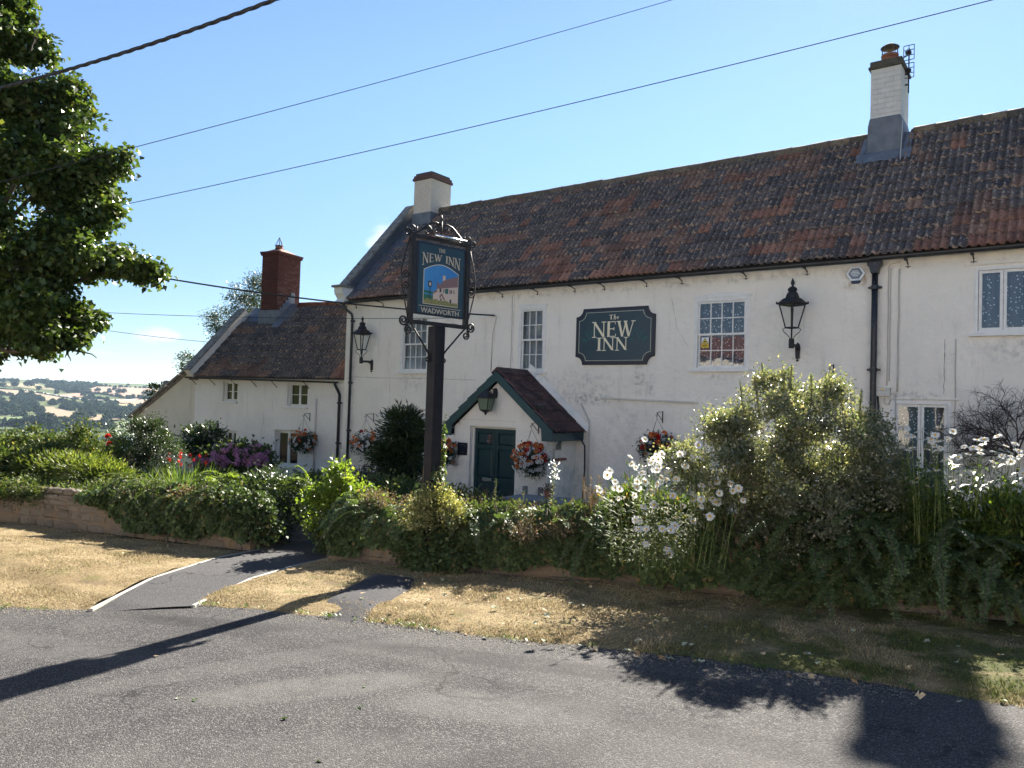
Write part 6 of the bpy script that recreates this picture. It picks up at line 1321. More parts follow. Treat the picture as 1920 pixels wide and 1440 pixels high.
# television aerials on the right chimney
an = thing('television_aerial', 'black television aerial with two grids on the right edge of the right hand chimney', 'aerial', (CH2[1]+.06, CH2[2]+.45, 7.60))
mb = MB(); mb.tube([(0.02,0,-.1),(.02,0,.95)], .016, 6); mb.bar((-.06,0,.1),(.02,0,.1),.03,.03); mb.bar((-.06,0,.35),(.02,0,.35),.03,.03); mb.bar((-.2,-.1,.66),(.02,0,.80),.02,.02); part('mast', mb, MT['black_iron'], an)
for zz in (.42,.84):
    mb = MB()
    for k in (-.11,.0,.11): mb.bar((.02+k,-.02,zz-.17),(.02+k,-.02,zz+.17),.014,.014)
    for k in (-.17,-.06,.06,.17): mb.bar((.02-.11,-.021,zz+k),(.02+.11,-.021,zz+k),.014,.014, upv=(0,1,0))
    mb.bar((.02,-.02,zz),(.02,-.22,zz),.014,.014); mb.box(-.05,-.06,zz-.03,.07,.02,zz+.03); part('grid', mb, MT['black_iron'], an)
# hanging brackets without baskets on the porch left side etc. belong to the baskets below

# ------------------------------------------------------------------ lettering made of flat strokes
def glyph_strokes(ch):
    """strokes in a unit box: (x0,y0,x1,y1,w0,w1) thick/thin serif capitals; returns strokes, width"""
    T, t, s = .17, .065, .055
    ser = lambda x, y, w=.34: (x-w/2, y, x+w/2, y, s, s)
    if ch == 'N': return [(.14,0,.14,1,t,t),(.14,.97,.86,.02,T*1.15,T*1.15),(.86,0,.86,1,t,t),ser(.14,.0),ser(.10,.975,.3),ser(.86,.975)], 1.0
    if ch == 'E': return [(.2,0,.2,1,T,T),(.1,.03,.72,.03,s,s),(.1,.97,.70,.97,s,s),(.2,.52,.6,.52,s,s),(.71,.03,.74,.2,s*.9,s*.5),(.69,.97,.7,.8,s*.9,s*.5),(.6,.42,.6,.62,s*.8,s*.8)], .8
    if ch == 'W': return [(.12,1,.40,0,T,T*.9),(.40,.0,.66,1,t,t),(.60,1,.88,.0,T,T*.9),(.88,0,1.2,1,t,t),ser(.12,.975,.32),ser(.62,.975,.26),ser(1.2,.975,.3)], 1.32
    if ch == 'I': return [(.2,0,.2,1,T*1.1,T*1.1),ser(.2,.02,.38),ser(.2,.98,.38)], .4
    if ch == 'T': return [(.36,0,.36,1,T,T),(.02,.97,.70,.97,s,s),ser(.36,.02,.34),(.03,.97,.05,.8,s,s*.5),(.69,.97,.67,.8,s,s*.5)], .72
    if ch == 'H': return [(.18,0,.18,1,T,T),(.78,0,.78,1,T,T),(.18,.52,.78,.52,s,s),ser(.18,.02,.32),ser(.18,.98,.32),ser(.78,.02,.32),ser(.78,.98,.32)], .96
    if ch == 'h': return [(.14,-.05,.30,1.1,.10,.12),(.20,.42,.34,.60,.07,.09),(.34,.60,.46,.58,.09,.09),(.46,.58,.46,.2,.10,.09),(.46,.2,.34,-.2,.09,.04)], .60
    if ch == 'e': return [(.12,.15,.12,.45,.10,.10),(.12,.45,.25,.60,.10,.07),(.25,.60,.40,.52,.07,.07),(.40,.52,.38,.36,.07,.06),(.38,.36,.14,.30,.05,.05),(.12,.15,.25,.02,.10,.08),(.25,.02,.42,.10,.08,.04)], .5
    if ch == ' ': return [], .45
    return [], .5
def text_mb(txt, x0, x1, ybot, ytop, depth=.004, warp=None, track=.06, y0=0.0):
    """letters fitted between x0 and x1 in an x-z plane facing -y; warp(u) gives (bottom, top) at fraction u"""
    gl = [glyph_strokes(c) for c in txt]; tw = sum(g[1] for g in gl)+track*(len(gl)-1); sx = (x1-x0)/tw; mb = MB(); cx = 0; lay = 0
    for st, w in gl:
        for (ax, ay, bx, by, w0, w1) in st:
            lay = (lay+1) % 9; d = Vector((bx-ax, by-ay)); d = d/max(d.length, 1e-6); horiz = abs(d.x) > .8
            nrm = Vector((-d.y, d.x)) if horiz else Vector((1, 0))
            q = []
            for (px, py, w_) in ((ax,ay,w0),(bx,by,w1)):
                for sg in (-1, 1): q.append((px+nrm.x*w_/2*sg, py+nrm.y*w_/2*sg))
            q = [q[0], q[1], q[3], q[2]]; out = []
            for (px, py) in q:
                X = x0+(cx+px)*sx; u = (X-x0)/(x1-x0); lo, hi = warp(u) if warp else (ybot, ytop); out.append((X, lo+(hi-lo)*py))
            dd = depth + lay*.0004
            mb.prism(out, y0-dd, y0-.0002, 'y')
        cx += w+track
    return mb
def sans_mb(txt, x0, x1, zb, zt, y0, depth=.004):
    cu = bpy.data.curves.new('lettering', 'FONT'); cu.body = txt; cu.size = 1; cu.offset = .018; cu.extrude = 0; cu.resolution_u = 3
    o = bpy.data.objects.new('tmp', cu); COL.objects.link(o); bpy.context.view_layer.update()
    me = o.evaluated_get(bpy.context.evaluated_depsgraph_get()).to_mesh(); V = [v.co.copy() for v in me.vertices]; F = [tuple(p.vertices) for p in me.polygons]
    xs = [v.x for v in V]; ys = [v.y for v in V]; mb = MB()
    mb.add([(x0+(v.x-min(xs))/(max(xs)-min(xs))*(x1-x0), y0-depth, zb+(v.y-min(ys))/(max(ys)-min(ys))*(zt-zb)) for v in V], F)
    o.to_mesh_clear(); bpy.data.objects.remove(o); bpy.data.curves.remove(cu); return mb
# ------------------------------------------------------------------ name board on the facade
sb = thing('name_board', 'dark green board with scooped corners and the cream name on the front of the inn', 'name board', (3.08, -.004, 1.06))
def notched(w, h, r, n=7):
    P_ = []
    for cx, cy, a0 in ((w,0,180),(w,h,270),(-w,h,0),(-w,0,90)):
        for i in range(n+1):
            a = Rd(a0 - 90*i/n); P_.append((cx+r*math.cos(a), cy+r*math.sin(a)))
    return P_
def notch(w, z0, z1, r, n=7):
    pts = []
    for cx, cz, s in ((w,z0,0),(w,z1,1),(-w,z1,2),(-w,z0,3)):
        st = {0:180, 1:270, 2:0, 3:90}[s]
        for i in range(n+1):
            a = Rd(st-90*i/n); pts.append((cx+r*math.cos(a), cz+r*math.sin(a)))
    return pts
W_, H_ = 1.09, 1.40
mb = MB(); mb.prism(notch(W_,0,H_,.20), -.05, 0, 'y'); part('board', mb, MT['sign_edge'], sb, bevel=.012)
mb = MB(); mb.prism(notch(W_-.075,.075,H_-.075,.20), -.056, -.049, 'y'); part('panel', mb, MT['sign_navy'], sb)
lp = notch(W_-.105,.105,H_-.105,.20); mb = MB()
for a, b in zip(lp, lp[1:]+lp[:1]): mb.bar((a[0],-.058,a[1]),(b[0],-.058,b[1]), .004, .007, upv=(b[1]-a[1],0,a[0]-b[0]))
part('border_line', mb, MT['sign_cream'], sb)
part('lettering', text_mb('NEW', -.60, .57, .68, 1.06, .006, y0=-.056, track=.03), MT['sign_cream'], sb)
part('lettering', text_mb('INN', -.47, .38, .35, .665, .006, y0=-.056, track=.09), MT['sign_cream'], sb)
part('lettering', text_mb('The', -.14, .14, 1.11, 1.22, .006, y0=-.056, track=.0), MT['sign_cream'], sb)
mb = MB()
for sg in (-1, 1):
    for k, (x, z, l, w, a) in enumerate(((.78,.58,.22,.055,20),(.72,.60,.12,.05,75),(.60,.64,.20,.02,115),(.66,.66,.24,.022,70),(.72,.66,.26,.022,50),(.64,.74,.16,.02,95),(.76,.70,.10,.03,30),(.58,.60,.10,.04,160))):
        c_, s_ = math.cos(Rd(a)), math.sin(Rd(a)); P_ = [(0,0),(l*.5,w),(l,0),(l*.5,-w)]
        mb.prism([(sg*(x-.05+px*c_-pz*s_), z+px*s_+pz*c_) for px, pz in P_], -.0575-k*.0003, -.0562, 'y')
part('leaf_ornament', mb, MT['sign_leaf'], sb)

# ================================================================== the hanging sign on its post
PS = Vector((5.90, -9.55, gz(5.90,-9.55)))
sg = thing('pub_sign', 'navy picture sign in a scrolled iron frame on a tall dark post', 'pub sign', PS, Rd(78.5))
h0 = -PS.z
mb = MB(); mb.prism([(-.078,-.078),(.078,-.078),(.078,.078),(-.078,.078)], 0, h0+.93, 'z'); part('post', mb, MT['post'], sg, bevel=.014)
bx0, bx1, zb, zt = -.40, .44, h0+.955, h0+1.985
mb = MB()
for x in (bx0, bx1): mb.box(x-.028,-.03,zb-.02,x+.028,.03,zt+.03)
mb.box(bx0+.028,-.026,zb-.02,bx1-.028,.026,zb+.025); mb.box(bx0+.028,-.024,zt-.015,bx1-.028,.024,zt+.025); part('frame', mb, MT['black_iron'], sg, bevel=.004)
px0, px1, pz0, pz1 = bx0+.055, bx1-.055, zb+.10, zt-.055
mb = MB(); mb.box(px0,-.028,pz0,px1,.028,pz1); part('board', mb, MT['sign_edge'], sg, bevel=.006)
mb = MB(); mb.box(px0+.028,-.031,pz0+.02,px1-.028,.031,pz1-.03); part('panel', mb, MT['sign_navy'], sg)
w_, h_ = px1-px0, pz1-pz0
fx = lambda u: px0+w_*u
fz = lambda v: pz1-h_*v
pic = MB()
def poly(lst, lay): return [(fx(u), fz(v)) for u, v in lst]
arch = [(.15,.845),(.15,.385)]+[(.15+.70*i/10, .385-.095*math.sin(math.pi*i/10)) for i in range(1,10)]+[(.85,.385),(.85,.845)]
mats_pic = [simple('picture_frame_line',(.55,.47,.36),.5), simple('picture_sky',(.03,.17,.42),.5,var=(3,(.05,.24,.50),.8)), simple('picture_hill',(.02,.12,.07),.5), simple('picture_wall',(.52,.41,.34),.5), simple('picture_roof',(.20,.12,.115),.5), simple('picture_dark',(.03,.035,.04),.5), simple('picture_hedge',(.10,.12,.05),.6,var=(60,(.32,.28,.10),1)), simple('picture_board',(.02,.10,.08),.5)]
gr = lambda P_, s: [(.5+(u-.5)*s, .60+(v-.60)*s) for u, v in P_]
def lay(P_, k, mi): pic.prism(poly(P_, 0), -.031-k*.0006, -.0305, 'y', mi)
lay(gr(arch, 1.035), 1, 0); lay(arch, 2, 1)
lay([(.15,.66),(.30,.67),(.46,.70),(.46,.845),(.15,.845)], 3, 2); lay([(.15,.70),(.34,.71),(.34,.725),(.15,.715)], 4, 1)
lay([(.42,.615),(.85,.545),(.85,.845),(.42,.80)], 4, 3); lay([(.34,.68),(.42,.655),(.42,.80),(.34,.79)], 4, 3)
lay([(.42,.60),(.57,.485),(.85,.41),(.85,.56),(.42,.625)], 5, 4); lay([(.33,.685),(.41,.635),(.43,.66),(.34,.70)], 6, 4)
lay([(.53,.43),(.585,.425),(.585,.485),(.53,.505)], 6, 3); lay([(.415,.535),(.45,.53),(.45,.595),(.415,.60)], 6, 4)
lay([(.585,.61),(.65,.60),(.65,.675),(.585,.675)], 6, 7)
for u in (.47,.49,.55,.68,.71): lay([(u,.615),(u+.018,.613),(u+.018,.665),(u,.667)], 6, 5)
lay([(.47,.715),(.52,.675),(.59,.765),(.55,.765),(.515,.71),(.48,.755)], 7, 4); lay([(.48,.755),(.515,.71),(.55,.765),(.55,.81),(.48,.81)], 6, 3); lay([(.49,.75),(.515,.75),(.515,.81),(.49,.81)], 7, 5)
lay([(.685,.75),(.72,.75),(.72,.80),(.685,.80)], 6, 5)
lay([(.15,.79),(.25,.77),(.33,.785),(.40,.765),(.48,.79),(.60,.77),(.70,.80),(.85,.79),(.85,.845),(.15,.845)], 8, 6)
lay([(.265,.60),(.278,.60),(.285,.80),(.27,.80)], 9, 5); lay([(.235,.53),(.305,.53),(.305,.61),(.235,.61)], 9, 5); lay([(.252,.55),(.29,.55),(.29,.595),(.252,.595)], 10, 3)
lay([(.76,.61),(.772,.61),(.772,.64),(.79,.65),(.79,.66),(.76,.655)], 6, 5)
part('picture', pic, mats_pic, sg)
def bow(u):
    k = math.sin(math.pi*u); return (fz(.325-.085*k), fz(.150-.0*k))
part('lettering', text_mb('NEW INN', fx(.105), fx(.885), 0, 0, .003, warp=bow, y0=-.031, track=.09), MT['sign_dull'], sg)
part('lettering', text_mb('THE', fx(.43), fx(.57), fz(.112), fz(.062), .003, y0=-.031, track=.08), MT['sign_dull'], sg)
part('lettering', sans_mb('WADWORTH', fx(.10), fx(.885), fz(.975), fz(.905), -.031), MT['sign_dull'], sg)
mb = MB(); mb.box(fx(.06),-.033,fz(.886),fx(.92),-.0305,fz(.879)); part('border_line', mb, MT['sign_dull'], sg)
# strip light held out in front of the picture
mb = MB(); mb.tube([(-.12,-.07,zt+.035),(.36,-.07,zt+.035)], .017, 8); part('strip_light', mb, MT['chrome'], sg, smooth=True)
for x_ in (-.04,.28):
    mb = MB(); mb.tube([(x_,-.0,zt+.015),(x_,-.07,zt+.06)], .008, 5); part('light_arm', mb, MT['black_iron'], sg)
# scrolls
cx_ = (bx0+bx1)/2; X_, Zx = (1,0,0), (0,0,1)
mb = MB(); mb.bar((cx_,0,zt+0.016),(cx_,0,zt+0.257),.02,.02); mb.lathe([(.012,.235),(.018,.26),(.003,.32)], (cx_,0,zt), 6)
for s in (-1, 1):
    sx = (s,0,0)
    mb.tube([(cx_+s*.01,0,zt+0.187),(cx_+s*.08,0,zt+0.211),(cx_+s*.17,0,zt+0.187),(cx_+s*.27,0,zt+0.109),(cx_+s*.34,0,zt+0.055),(cx_+s*.40,0,zt+0.031)], .012, 6)
    mb.tube(spiral((cx_+s*.075,0,zt+0.133), sx, Zx, .055, .012, 1.6, 1.4), .009, 5); mb.tube(spiral((cx_+s*.20,0,zt+0.094), sx, Zx, .06, .012, 1.7, 1.2), .009, 5)
    mb.tube([(cx_+s*.03,0,zt+0.023),(cx_+s*.10,0,zt+0.047),(cx_+s*.17,0,zt+0.140)], .008, 5); mb.tube([(cx_+s*.22,0,zt+0.047),(cx_+s*.30,0,zt+0.023)], .008, 5)
    mb.tube(spiral((cx_+s*.42,0,zt+0.078), sx, Zx, .065, .014, 1.6, 2.6), .010, 5); mb.tube(spiral((cx_+s*.50,0,zt+0.027), sx, Zx, .05, .012, 1.5, .2), .009, 5)
part('crest_scrolls', mb, MT['black_iron'], sg, smooth=True)
mb = MB()
for s, xe in ((-1, bx0), (1, bx1)):
    sx = (s,0,0)
    mb.tube([(xe+s*.03,0,zt-.02),(xe+s*.09,0,zt-.22),(xe+s*.14,0,zt-.42),(xe+s*.13,0,zt-.60),(xe+s*.07,0,zb+.20),(xe+s*.02,0,zb+.02)], .009, 5)
    mb.tube(spiral((xe+s*.075,0,zt-.48), sx, Zx, .05, .01, 1.5, 0), .008, 5); mb.tube(spiral((xe+s*.075,0,zt-.60), sx, Zx, .05, .01, -1.5, 0), .008, 5); part('side_scroll', mb, MT['black_iron'], sg, smooth=True); mb = MB()
mb = MB()
for s, xe in ((-1, bx0), (1, bx1)):
    sx = (s,0,0)
    mb.tube(spiral((xe+s*.09,0,zb+.01), sx, Zx, .065, .014, 1.6, 3.3), .012, 6); mb.tube(spiral((xe+s*.015,0,zb-.10), sx, Zx, .055, .012, -1.6, 1.4), .011, 6)
    mb.tube([(xe+s*.0,0,zb-.01),(xe-s*.06,0,zb-.07),(s*.16,0,zb-.30),(s*.095,0,zb-.38)], .011, 6); mb.tube(spiral((s*.12,0,zb-.43), sx, Zx, .04, .01, 1.5, 1.6), .010, 5); part('brace', mb, MT['black_iron'], sg, smooth=True); mb = MB()

# ================================================================== overhead wires
def wire(name, label, pts, r, sag, twist=0):
    """pts: two far ends; hangs as a shallow curve"""
    a, b = Vector(pts[0]), Vector(pts[1]); n = 60; base = a.copy()
    w = thing(name, label, 'overhead wire', base) if False else None
    P_ = []
    for i in range(n+1):
        q = i/n; p = a.lerp(b, q); p.z -= sag*4*q*(1-q); P_.append(p)
    mb = MB(); mb.tube(P_, r, 6)
    if twist:
        for ph in (0, 2.09, 4.19):
            T_ = []
            for i in range(n*8+1):
                q = i/(n*8); p = a.lerp(b, q); p.z -= sag*4*q*(1-q); an_ = q*(b-a).length*9+ph
                d = (b-a).normalized(); s1 = d.cross(ZV).normalized(); s2 = s1.cross(d); T_.append(p+(s1*math.cos(an_)+s2*math.sin(an_))*r*.9)
            mb.tube(T_, r*.62, 4)
    o = link(name, mb.mesh(name, MT['rubber'], True)); tag(o, label, 'overhead wire'); return o
# wires
wire('overhead_wire', 'thick black twisted cable sloping down across the top left corner of the sky', [(-5.94,-12.61,4.92),(6.71,-10.12,5.39)], .019, .36, 1)
wire('overhead_wire', 'upper of the two long thin wires over the roof, crossing before the big tree', [(-2.6,-13.1,2.55),(8.58,.96,10.23)], .006, .14)
wire('overhead_wire', 'lower of the two long thin wires sloping behind the right hand chimney', [(-33.61,-7.61,5.32),(18.48,9.66,12.52)], .013, .54)
wire('overhead_wire', 'dark service cable running from the big tree to the inn wall above the porch', [(-10.27,-9.74,3.78),(-.62,-.02,2.43)], .022, .32)
wire('overhead_wire', 'thin wire running level from the tree to the inn wall beside the left lantern', [(-16.31,-6.94,2.69),(-1.9,-.03,2.42)], .008, .16)
wire('overhead_wire', 'faint distant wire under the small cloud, left of the cottage', [(-56.49,7.31,6.23),(-35.26,23.01,4.04)], .02, .66)

# ================================================================== trees
def limb(mb, a, b, r0, r1, b0, n=7, wob=.06, k=6):
    a, b = Vector(a), Vector(b); pts = []
    for i in range(k+1):
        q = i/k; p = a.lerp(b, q); L_ = (b-a).length*wob
        if 0 < i < k: p += Vector((random.uniform(-1,1), random.uniform(-1,1), random.uniform(-.6,1)))*L_
        pts.append(p-b0)
    mb.tube(pts, [lerp(r0, r1, (i/k)**.8) for i in range(k+1)], n)
big = thing('maple_tree', 'big leafy maple reaching into the picture on the left, dark against the sky', 'tree', (-12.1,-11.5,gz(-12.1,-11.5)))
B0 = Vector(big.matrix_basis.translation)
lobes = [((-9.45,-10.14,7.6),(2.1,2.1,1.9),.95), ((-8.4,-9.9,5.3),(2.2,2.2,2.1),1.2), ((-6.75,-8.75,4.9),(1.05,1.05,1.0),.7), ((-7.65,-8.7,6.6),(.95,.95,.9),.55), ((-6.9,-9.3,2.75),(2.1,2.1,1.75),1.15),
         ((-5.6,-8.5,3.05),(1.0,1.0,.85),.5), ((-5.75,-9.1,1.55),(.95,.95,.75),.5), ((-5.35,-8.95,.92),(.50,.5,.42),.16), ((-7.0,-9.6,.95),(.9,.9,.55),.3), ((-9.0,-9.3,8.9),(1.1,1.0,.8),.5), ((-9.6,-9.7,9.6),(1.1,1.1,.7),.4), ((-5.45,-8.05,4.95),(.5,.5,.36),.22), ((-5.75,-8.3,4.0),(.4,.4,.3),.12),
         ((-4.75,-7.95,2.75),(.5,.5,.36),.16), ((-6.75,-8.5,5.9),(.5,.5,.4),.2), ((-8.6,-9.8,1.2),(.9,.9,.5),.3)]
back = [((-12.0,-11.2,6.2),(3.8,3.8,3.6),1.6), ((-14.2,-12.5,5.0),(2.6,2.6,2.4),.7), ((-12.0,-9.0,3.2),(2.2,2.2,1.8),.6)]
def sublobes(lst, per, rmin, rmax, seed):
    """smaller leafy boughs spread over bigger lobes, so that gaps stay between them"""
    r_ = random.Random(seed); out = []
    for c, r, w in lst:
        n = max(3, int(per*w))
        for i in range(n):
            d = Vector((r_.gauss(0,1), r_.gauss(0,1), r_.gauss(0,.9))).normalized(); k = r_.uniform(.45, 1.02); q = r_.uniform(rmin, rmax)*min(1, .35+r[0]*.5)
            out.append(((c[0]+d.x*r[0]*k, c[1]+d.y*r[1]*k, c[2]+d.z*r[2]*k), (q, q, q*r_.uniform(.45,.7)), q**2*10))
    return out
boughs = sublobes(lobes, 19, .38, .74, 3)
leafcloud('crown', big, boughs, 100000, .135, .110, MT['lf_maple'], ncl=2300, csz=.115, shell=.15, upw=-.15, outw=.6, rndw=.8, bend=.28, nup=.8)
leafcloud('crown', big, sublobes(back, 34, .7, 1.2, 4), 30000, .19, .15, MT['lf_maple'], ncl=600, csz=.22, shell=.15, upw=-.1, outw=.5, rndw=.8, bend=.25)
mb = MB(); base = B0 + Vector((0,0,-.3)); fork = B0 + Vector((.3,.3,3.0))
limb(mb, base, fork, .42, .30, B0, 12, .02); part('trunk', mb, MT['bark'], big, smooth=True)
mb = MB()
for c, r, w in lobes+back:
    c = Vector(c); limb(mb, fork+Vector((0,0,random.uniform(-.4,1.2))), c, .12, .035, B0, 6, .05)
    for _ in range(7): limb(mb, c, c+Vector((random.uniform(-1,1)*r[0], random.uniform(-1,1)*r[1], random.uniform(-.8,.9)*r[2])), .032, .008, B0, 5, .08, 4)
part('branch', mb, MT['bark'], big, smooth=True)
mb = MB(); tw = Vector((-7.75,-9.0,8.0)); limb(mb, tw, tw+Vector((.1,.1,.75)), .018, .006, B0, 5, .04)
for k in range(5): limb(mb, tw+Vector((.06,.06,.2+.11*k)), tw+Vector((.06+random.choice((-.16,.16)),.06,.34+.11*k)), .007, .003, B0, 4, .05, 3)
part('dead_twig', mb, MT['twig'], big)
bt = thing('garden_tree', 'loose grey green tree rising behind the red brick chimney of the cottage', 'tree', (-16.9,3.0,-3.1)); b0 = Vector(bt.matrix_basis.translation)
tl = [((-16.6,3.2,4.1),(.95,.9,.85),1), ((-17.5,2.6,3.2),(.75,.8,.7),.8), ((-16.3,3.3,2.9),(.9,.8,.8),.8), ((-17.3,2.7,2.2),(.65,.6,.6),.6), ((-18.4,1.7,1.35),(.45,.5,.4),.35), ((-16.2,3.5,4.9),(.5,.5,.4),.3)]
leafcloud('crown', bt, tl, 15000, .10, .038, MT['lf_dark'], ncl=210, csz=.17, shell=.3, upw=-.3, nup=.3)
mb = MB(); limb(mb, b0, b0+Vector((0,0,4.2)), .16, .10, b0, 8, .02)
for c, r, w in tl:
    limb(mb, b0+Vector((0,0,3.6+random.random())), c, .05, .015, b0, 5)
    for _ in range(5): limb(mb, c, Vector(c)+Vector((random.uniform(-1,1)*r[0],random.uniform(-1,1)*r[1],random.uniform(-1,1)*r[2])), .014, .005, b0, 4, .06, 3)
part('trunk', mb, MT['bark'], bt, smooth=True)
op = thing('old_post', 'old timber post wound with a climber at the foot of the lean-to roof, far left', 'post', (-15.6,-.9,-2.9)); b0 = Vector(op.matrix_basis.translation)
mb = MB(); mb.tube([(0,0,0),(0,0,2.5),(.01,0,3.35)], [.15,.14,.13], 10); mb.lathe([(.14,3.35),(.10,3.42),(.02,3.43)], (0.01,0,0), 10); part('post', mb, MT['greywood'], op)
leafcloud('climber', op, [((-15.9,-1.1,.0),(.36,.3,.35),1),((-15.3,-.8,-.15),(.25,.25,.2),.4)], 420, .11, .09, MT['lf_ivy'], ncl=26, csz=.10)

# ================================================================== shrubs and flowers
def bush(name, label, cat, base, blobs, n, L_, W_, mat, csz=.10, ncl=None, nst=14, stem='bark', sr=.018, group=None, **kw):
    x, y = base[:2]; z = base[2] if len(base) > 2 else gz(x, y)
    t = thing(name, label, cat, (x, y, z), 0, group)
    leafcloud('foliage', t, blobs, n, L_, W_, MT[mat], ncl=ncl, csz=csz, **kw)
    if nst:
        tips = []
        for i in range(nst):
            c, r, _ = random.choice(blobs); tips.append((c[0]+random.uniform(-.6,.6)*r[0], c[1]+random.uniform(-.6,.6)*r[1], c[2]+random.uniform(-.4,.7)*r[2]))
        stems('stems', t, (x, y, z-.02), tips, sr, sr*.3, MT[stem])
    return t
U = lambda p, u, v=0, z=0: (p[0]+RH.x*u+FH.x*v, p[1]+RH.y*u+FH.y*v, p[2]+z)      # step along / across the view line on the ground
# -- far left garden
p = (-2.39,-9.89,-1.42); bush('juniper', 'bright yellow green spreading juniper behind the sunlit bare end of the wall', 'shrub', (-2.39,-9.6), [(U(p,-.55,0,.0),(.6,.5,.20),1),(U(p,.1,-.2,.06),(.75,.5,.24),1.3),(U(p,.75,-.4,-.08),(.45,.4,.18),.8),(U(p,0,0,-.4),(1.2,.5,.3),1)], 15000, .085, .022, 'lf_yellow', .09, 260, upw=.5, outw=1.2, rndw=.5)
p = (-3.6,-10.3,-1.42); bush('golden_shrub', 'yellowish mixed shrub at the far left edge behind the wall', 'shrub', (-3.7,-10.2), [(U(p,-.6,0,.05),(.6,.5,.32),1),(U(p,.15,.2,.08),(.5,.5,.3),1),(U(p,-.2,0,-.4),(1.0,.5,.35),.8)], 8500, .07, .045, 'lf_mixed', .09, 150)
p = (-6.2,-8.9,-1.30); rb = bush('rose_bush', 'straggling rose hedge with two red blooms, left of the dark bush', 'rose bush', (-6.3,-8.8), [(U(p,-1.0,0,.02),(.6,.5,.32),1),(U(p,-.2,0,.08),(.55,.5,.36),1),(U(p,.55,0,.02),(.55,.5,.34),1),(U(p,1.0,-.3,.18),(.3,.3,.42),.5),(U(p,1.35,-.1,-.15),(.5,.4,.3),.7),(U(p,0,0,-.5),(1.6,.5,.5),1.2)], 15000, .065, .042, 'lf_mixed', .11, 230, nst=24, upw=.9)
def rosette(r, n, mat, seed=1):
    r_ = np.random.default_rng(seed); D = unit(r_.normal(size=(n,3))*np.array([1,1,.6])+np.array([0,0,.35])); V, F = leaf_arrays(D*r*.25, D+np.array([0,0,.2]), unit(r_.normal(size=(n,3))), r*.8, r*.85, .3, .2)
    return fast_mesh('flower', V, F, MT[mat], r_.random(n))
rose_me = rosette(.07, 34, 'fl_red', 2)
for q in ((-4.88,-8.20,-.96),(-4.84,-8.18,-1.12)):
    o = link('rose_flower', rose_me, rb, True); o.location = q; o.rotation_euler = (random.random(),random.random(),0)
p = (-1.4,-10.72,-1.66); bush('ground_cover', 'pale green ground cover lying along the sunlit wall top at far left', 'ground cover', (-1.5,-10.6), [(U(p,-1.2,0,.02),(.55,.28,.16),1),(U(p,-.5,0,.02),(.6,.28,.17),1.1),(U(p,.2,.05,0),(.6,.28,.17),1.1),(U(p,.9,.0,-.02),(.55,.3,.18),1.1),(U(p,1.5,.1,-.02),(.4,.3,.2),.7)], 15000, .040, .024, 'lf_mixed', .07, 330, nst=0, rnd=None)
p = (-7.42,-6.15,-1.35); bush('dark_bush', 'rounded dark evergreen bush in front of the lean-to wall', 'shrub', (-7.42,-6.15), [(U(p,0,0,.1),(.75,.7,.62),1.6),(U(p,-.55,0,-.25),(.55,.5,.5),.9),(U(p,.6,0,-.2),(.6,.5,.55),1),(U(p,.2,0,.55),(.3,.3,.25),.3),(U(p,0,-.2,-.8),(1.3,.7,.5),1)], 17000, .060, .030, 'lf_dark', .10, 300)
p = (-8.0,-4.09,-1.32); bush('rhododendron', 'open shrub with large dull leaves against the cottage, left of its ground floor window', 'shrub', (-8.0,-4.1), [(U(p,-.2,0,.1),(.35,.35,.32),1),(U(p,.3,0,.15),(.35,.35,.3),1),(U(p,.05,0,-.3),(.5,.4,.4),1)], 2600, .13, .042, 'lf_dark', .10, 80, sr=.02)
p = (-6.33,-4.09,-1.75); hy = bush('hydrangea', 'wide hydrangea covered in mauve pink flower heads under the cottage windows', 'hydrangea', (-6.33,-4.1), [(U(p,-.55,0,-.1),(.45,.4,.35),1),(U(p,.1,0,.0),(.55,.45,.42),1.2),(U(p,.6,0,-.02),(.42,.4,.42),1),(U(p,0,-.2,-.5),(1.1,.5,.4),1)], 4200, .12, .08, 'lf_hydr', .12, 120)
def headball(r, seed, mat='fl_pink', n=64):
    r_ = np.random.default_rng(seed); N = unit(r_.normal(size=(n,3))*np.array([1,1,.8])+np.array([0,0,.3])); T = unit(np.cross(N, r_.normal(size=(n,3))))
    V, F = leaf_arrays(N*r*(.85+.15*r_.random((n,1)))-T*r*.22, T, N, r*.46, r*.44, .05, 0); return fast_mesh('flower_head', V, F, MT[mat], np.clip(r_.random(n)*.5+.35*r_.random(), 0, 1))
hb = [headball(.085, s) for s in range(4)]
for i in range(130):
    c, r, _ = random.choice([((U(p,-.55,0,-.1)),(.50,.42,.38),1),((U(p,.1,0,.0)),(.6,.48,.45),1),((U(p,.6,0,-.02)),(.46,.42,.44),1)])
    d = Vector((random.gauss(0,1)+.7, random.gauss(0,1)-1.0, random.gauss(0,.7)+.45)).normalized()
    o = link('flower_head', hb[i % 4], hy, True); o.location = (c[0]+d.x*r[0], c[1]+d.y*r[1], c[2]+d.z*r[2]); o.rotation_euler = (-.5, random.uniform(-.4,.4), random.random()*6); s = random.uniform(.7,1.15); o.scale = (s,s,s*.9)
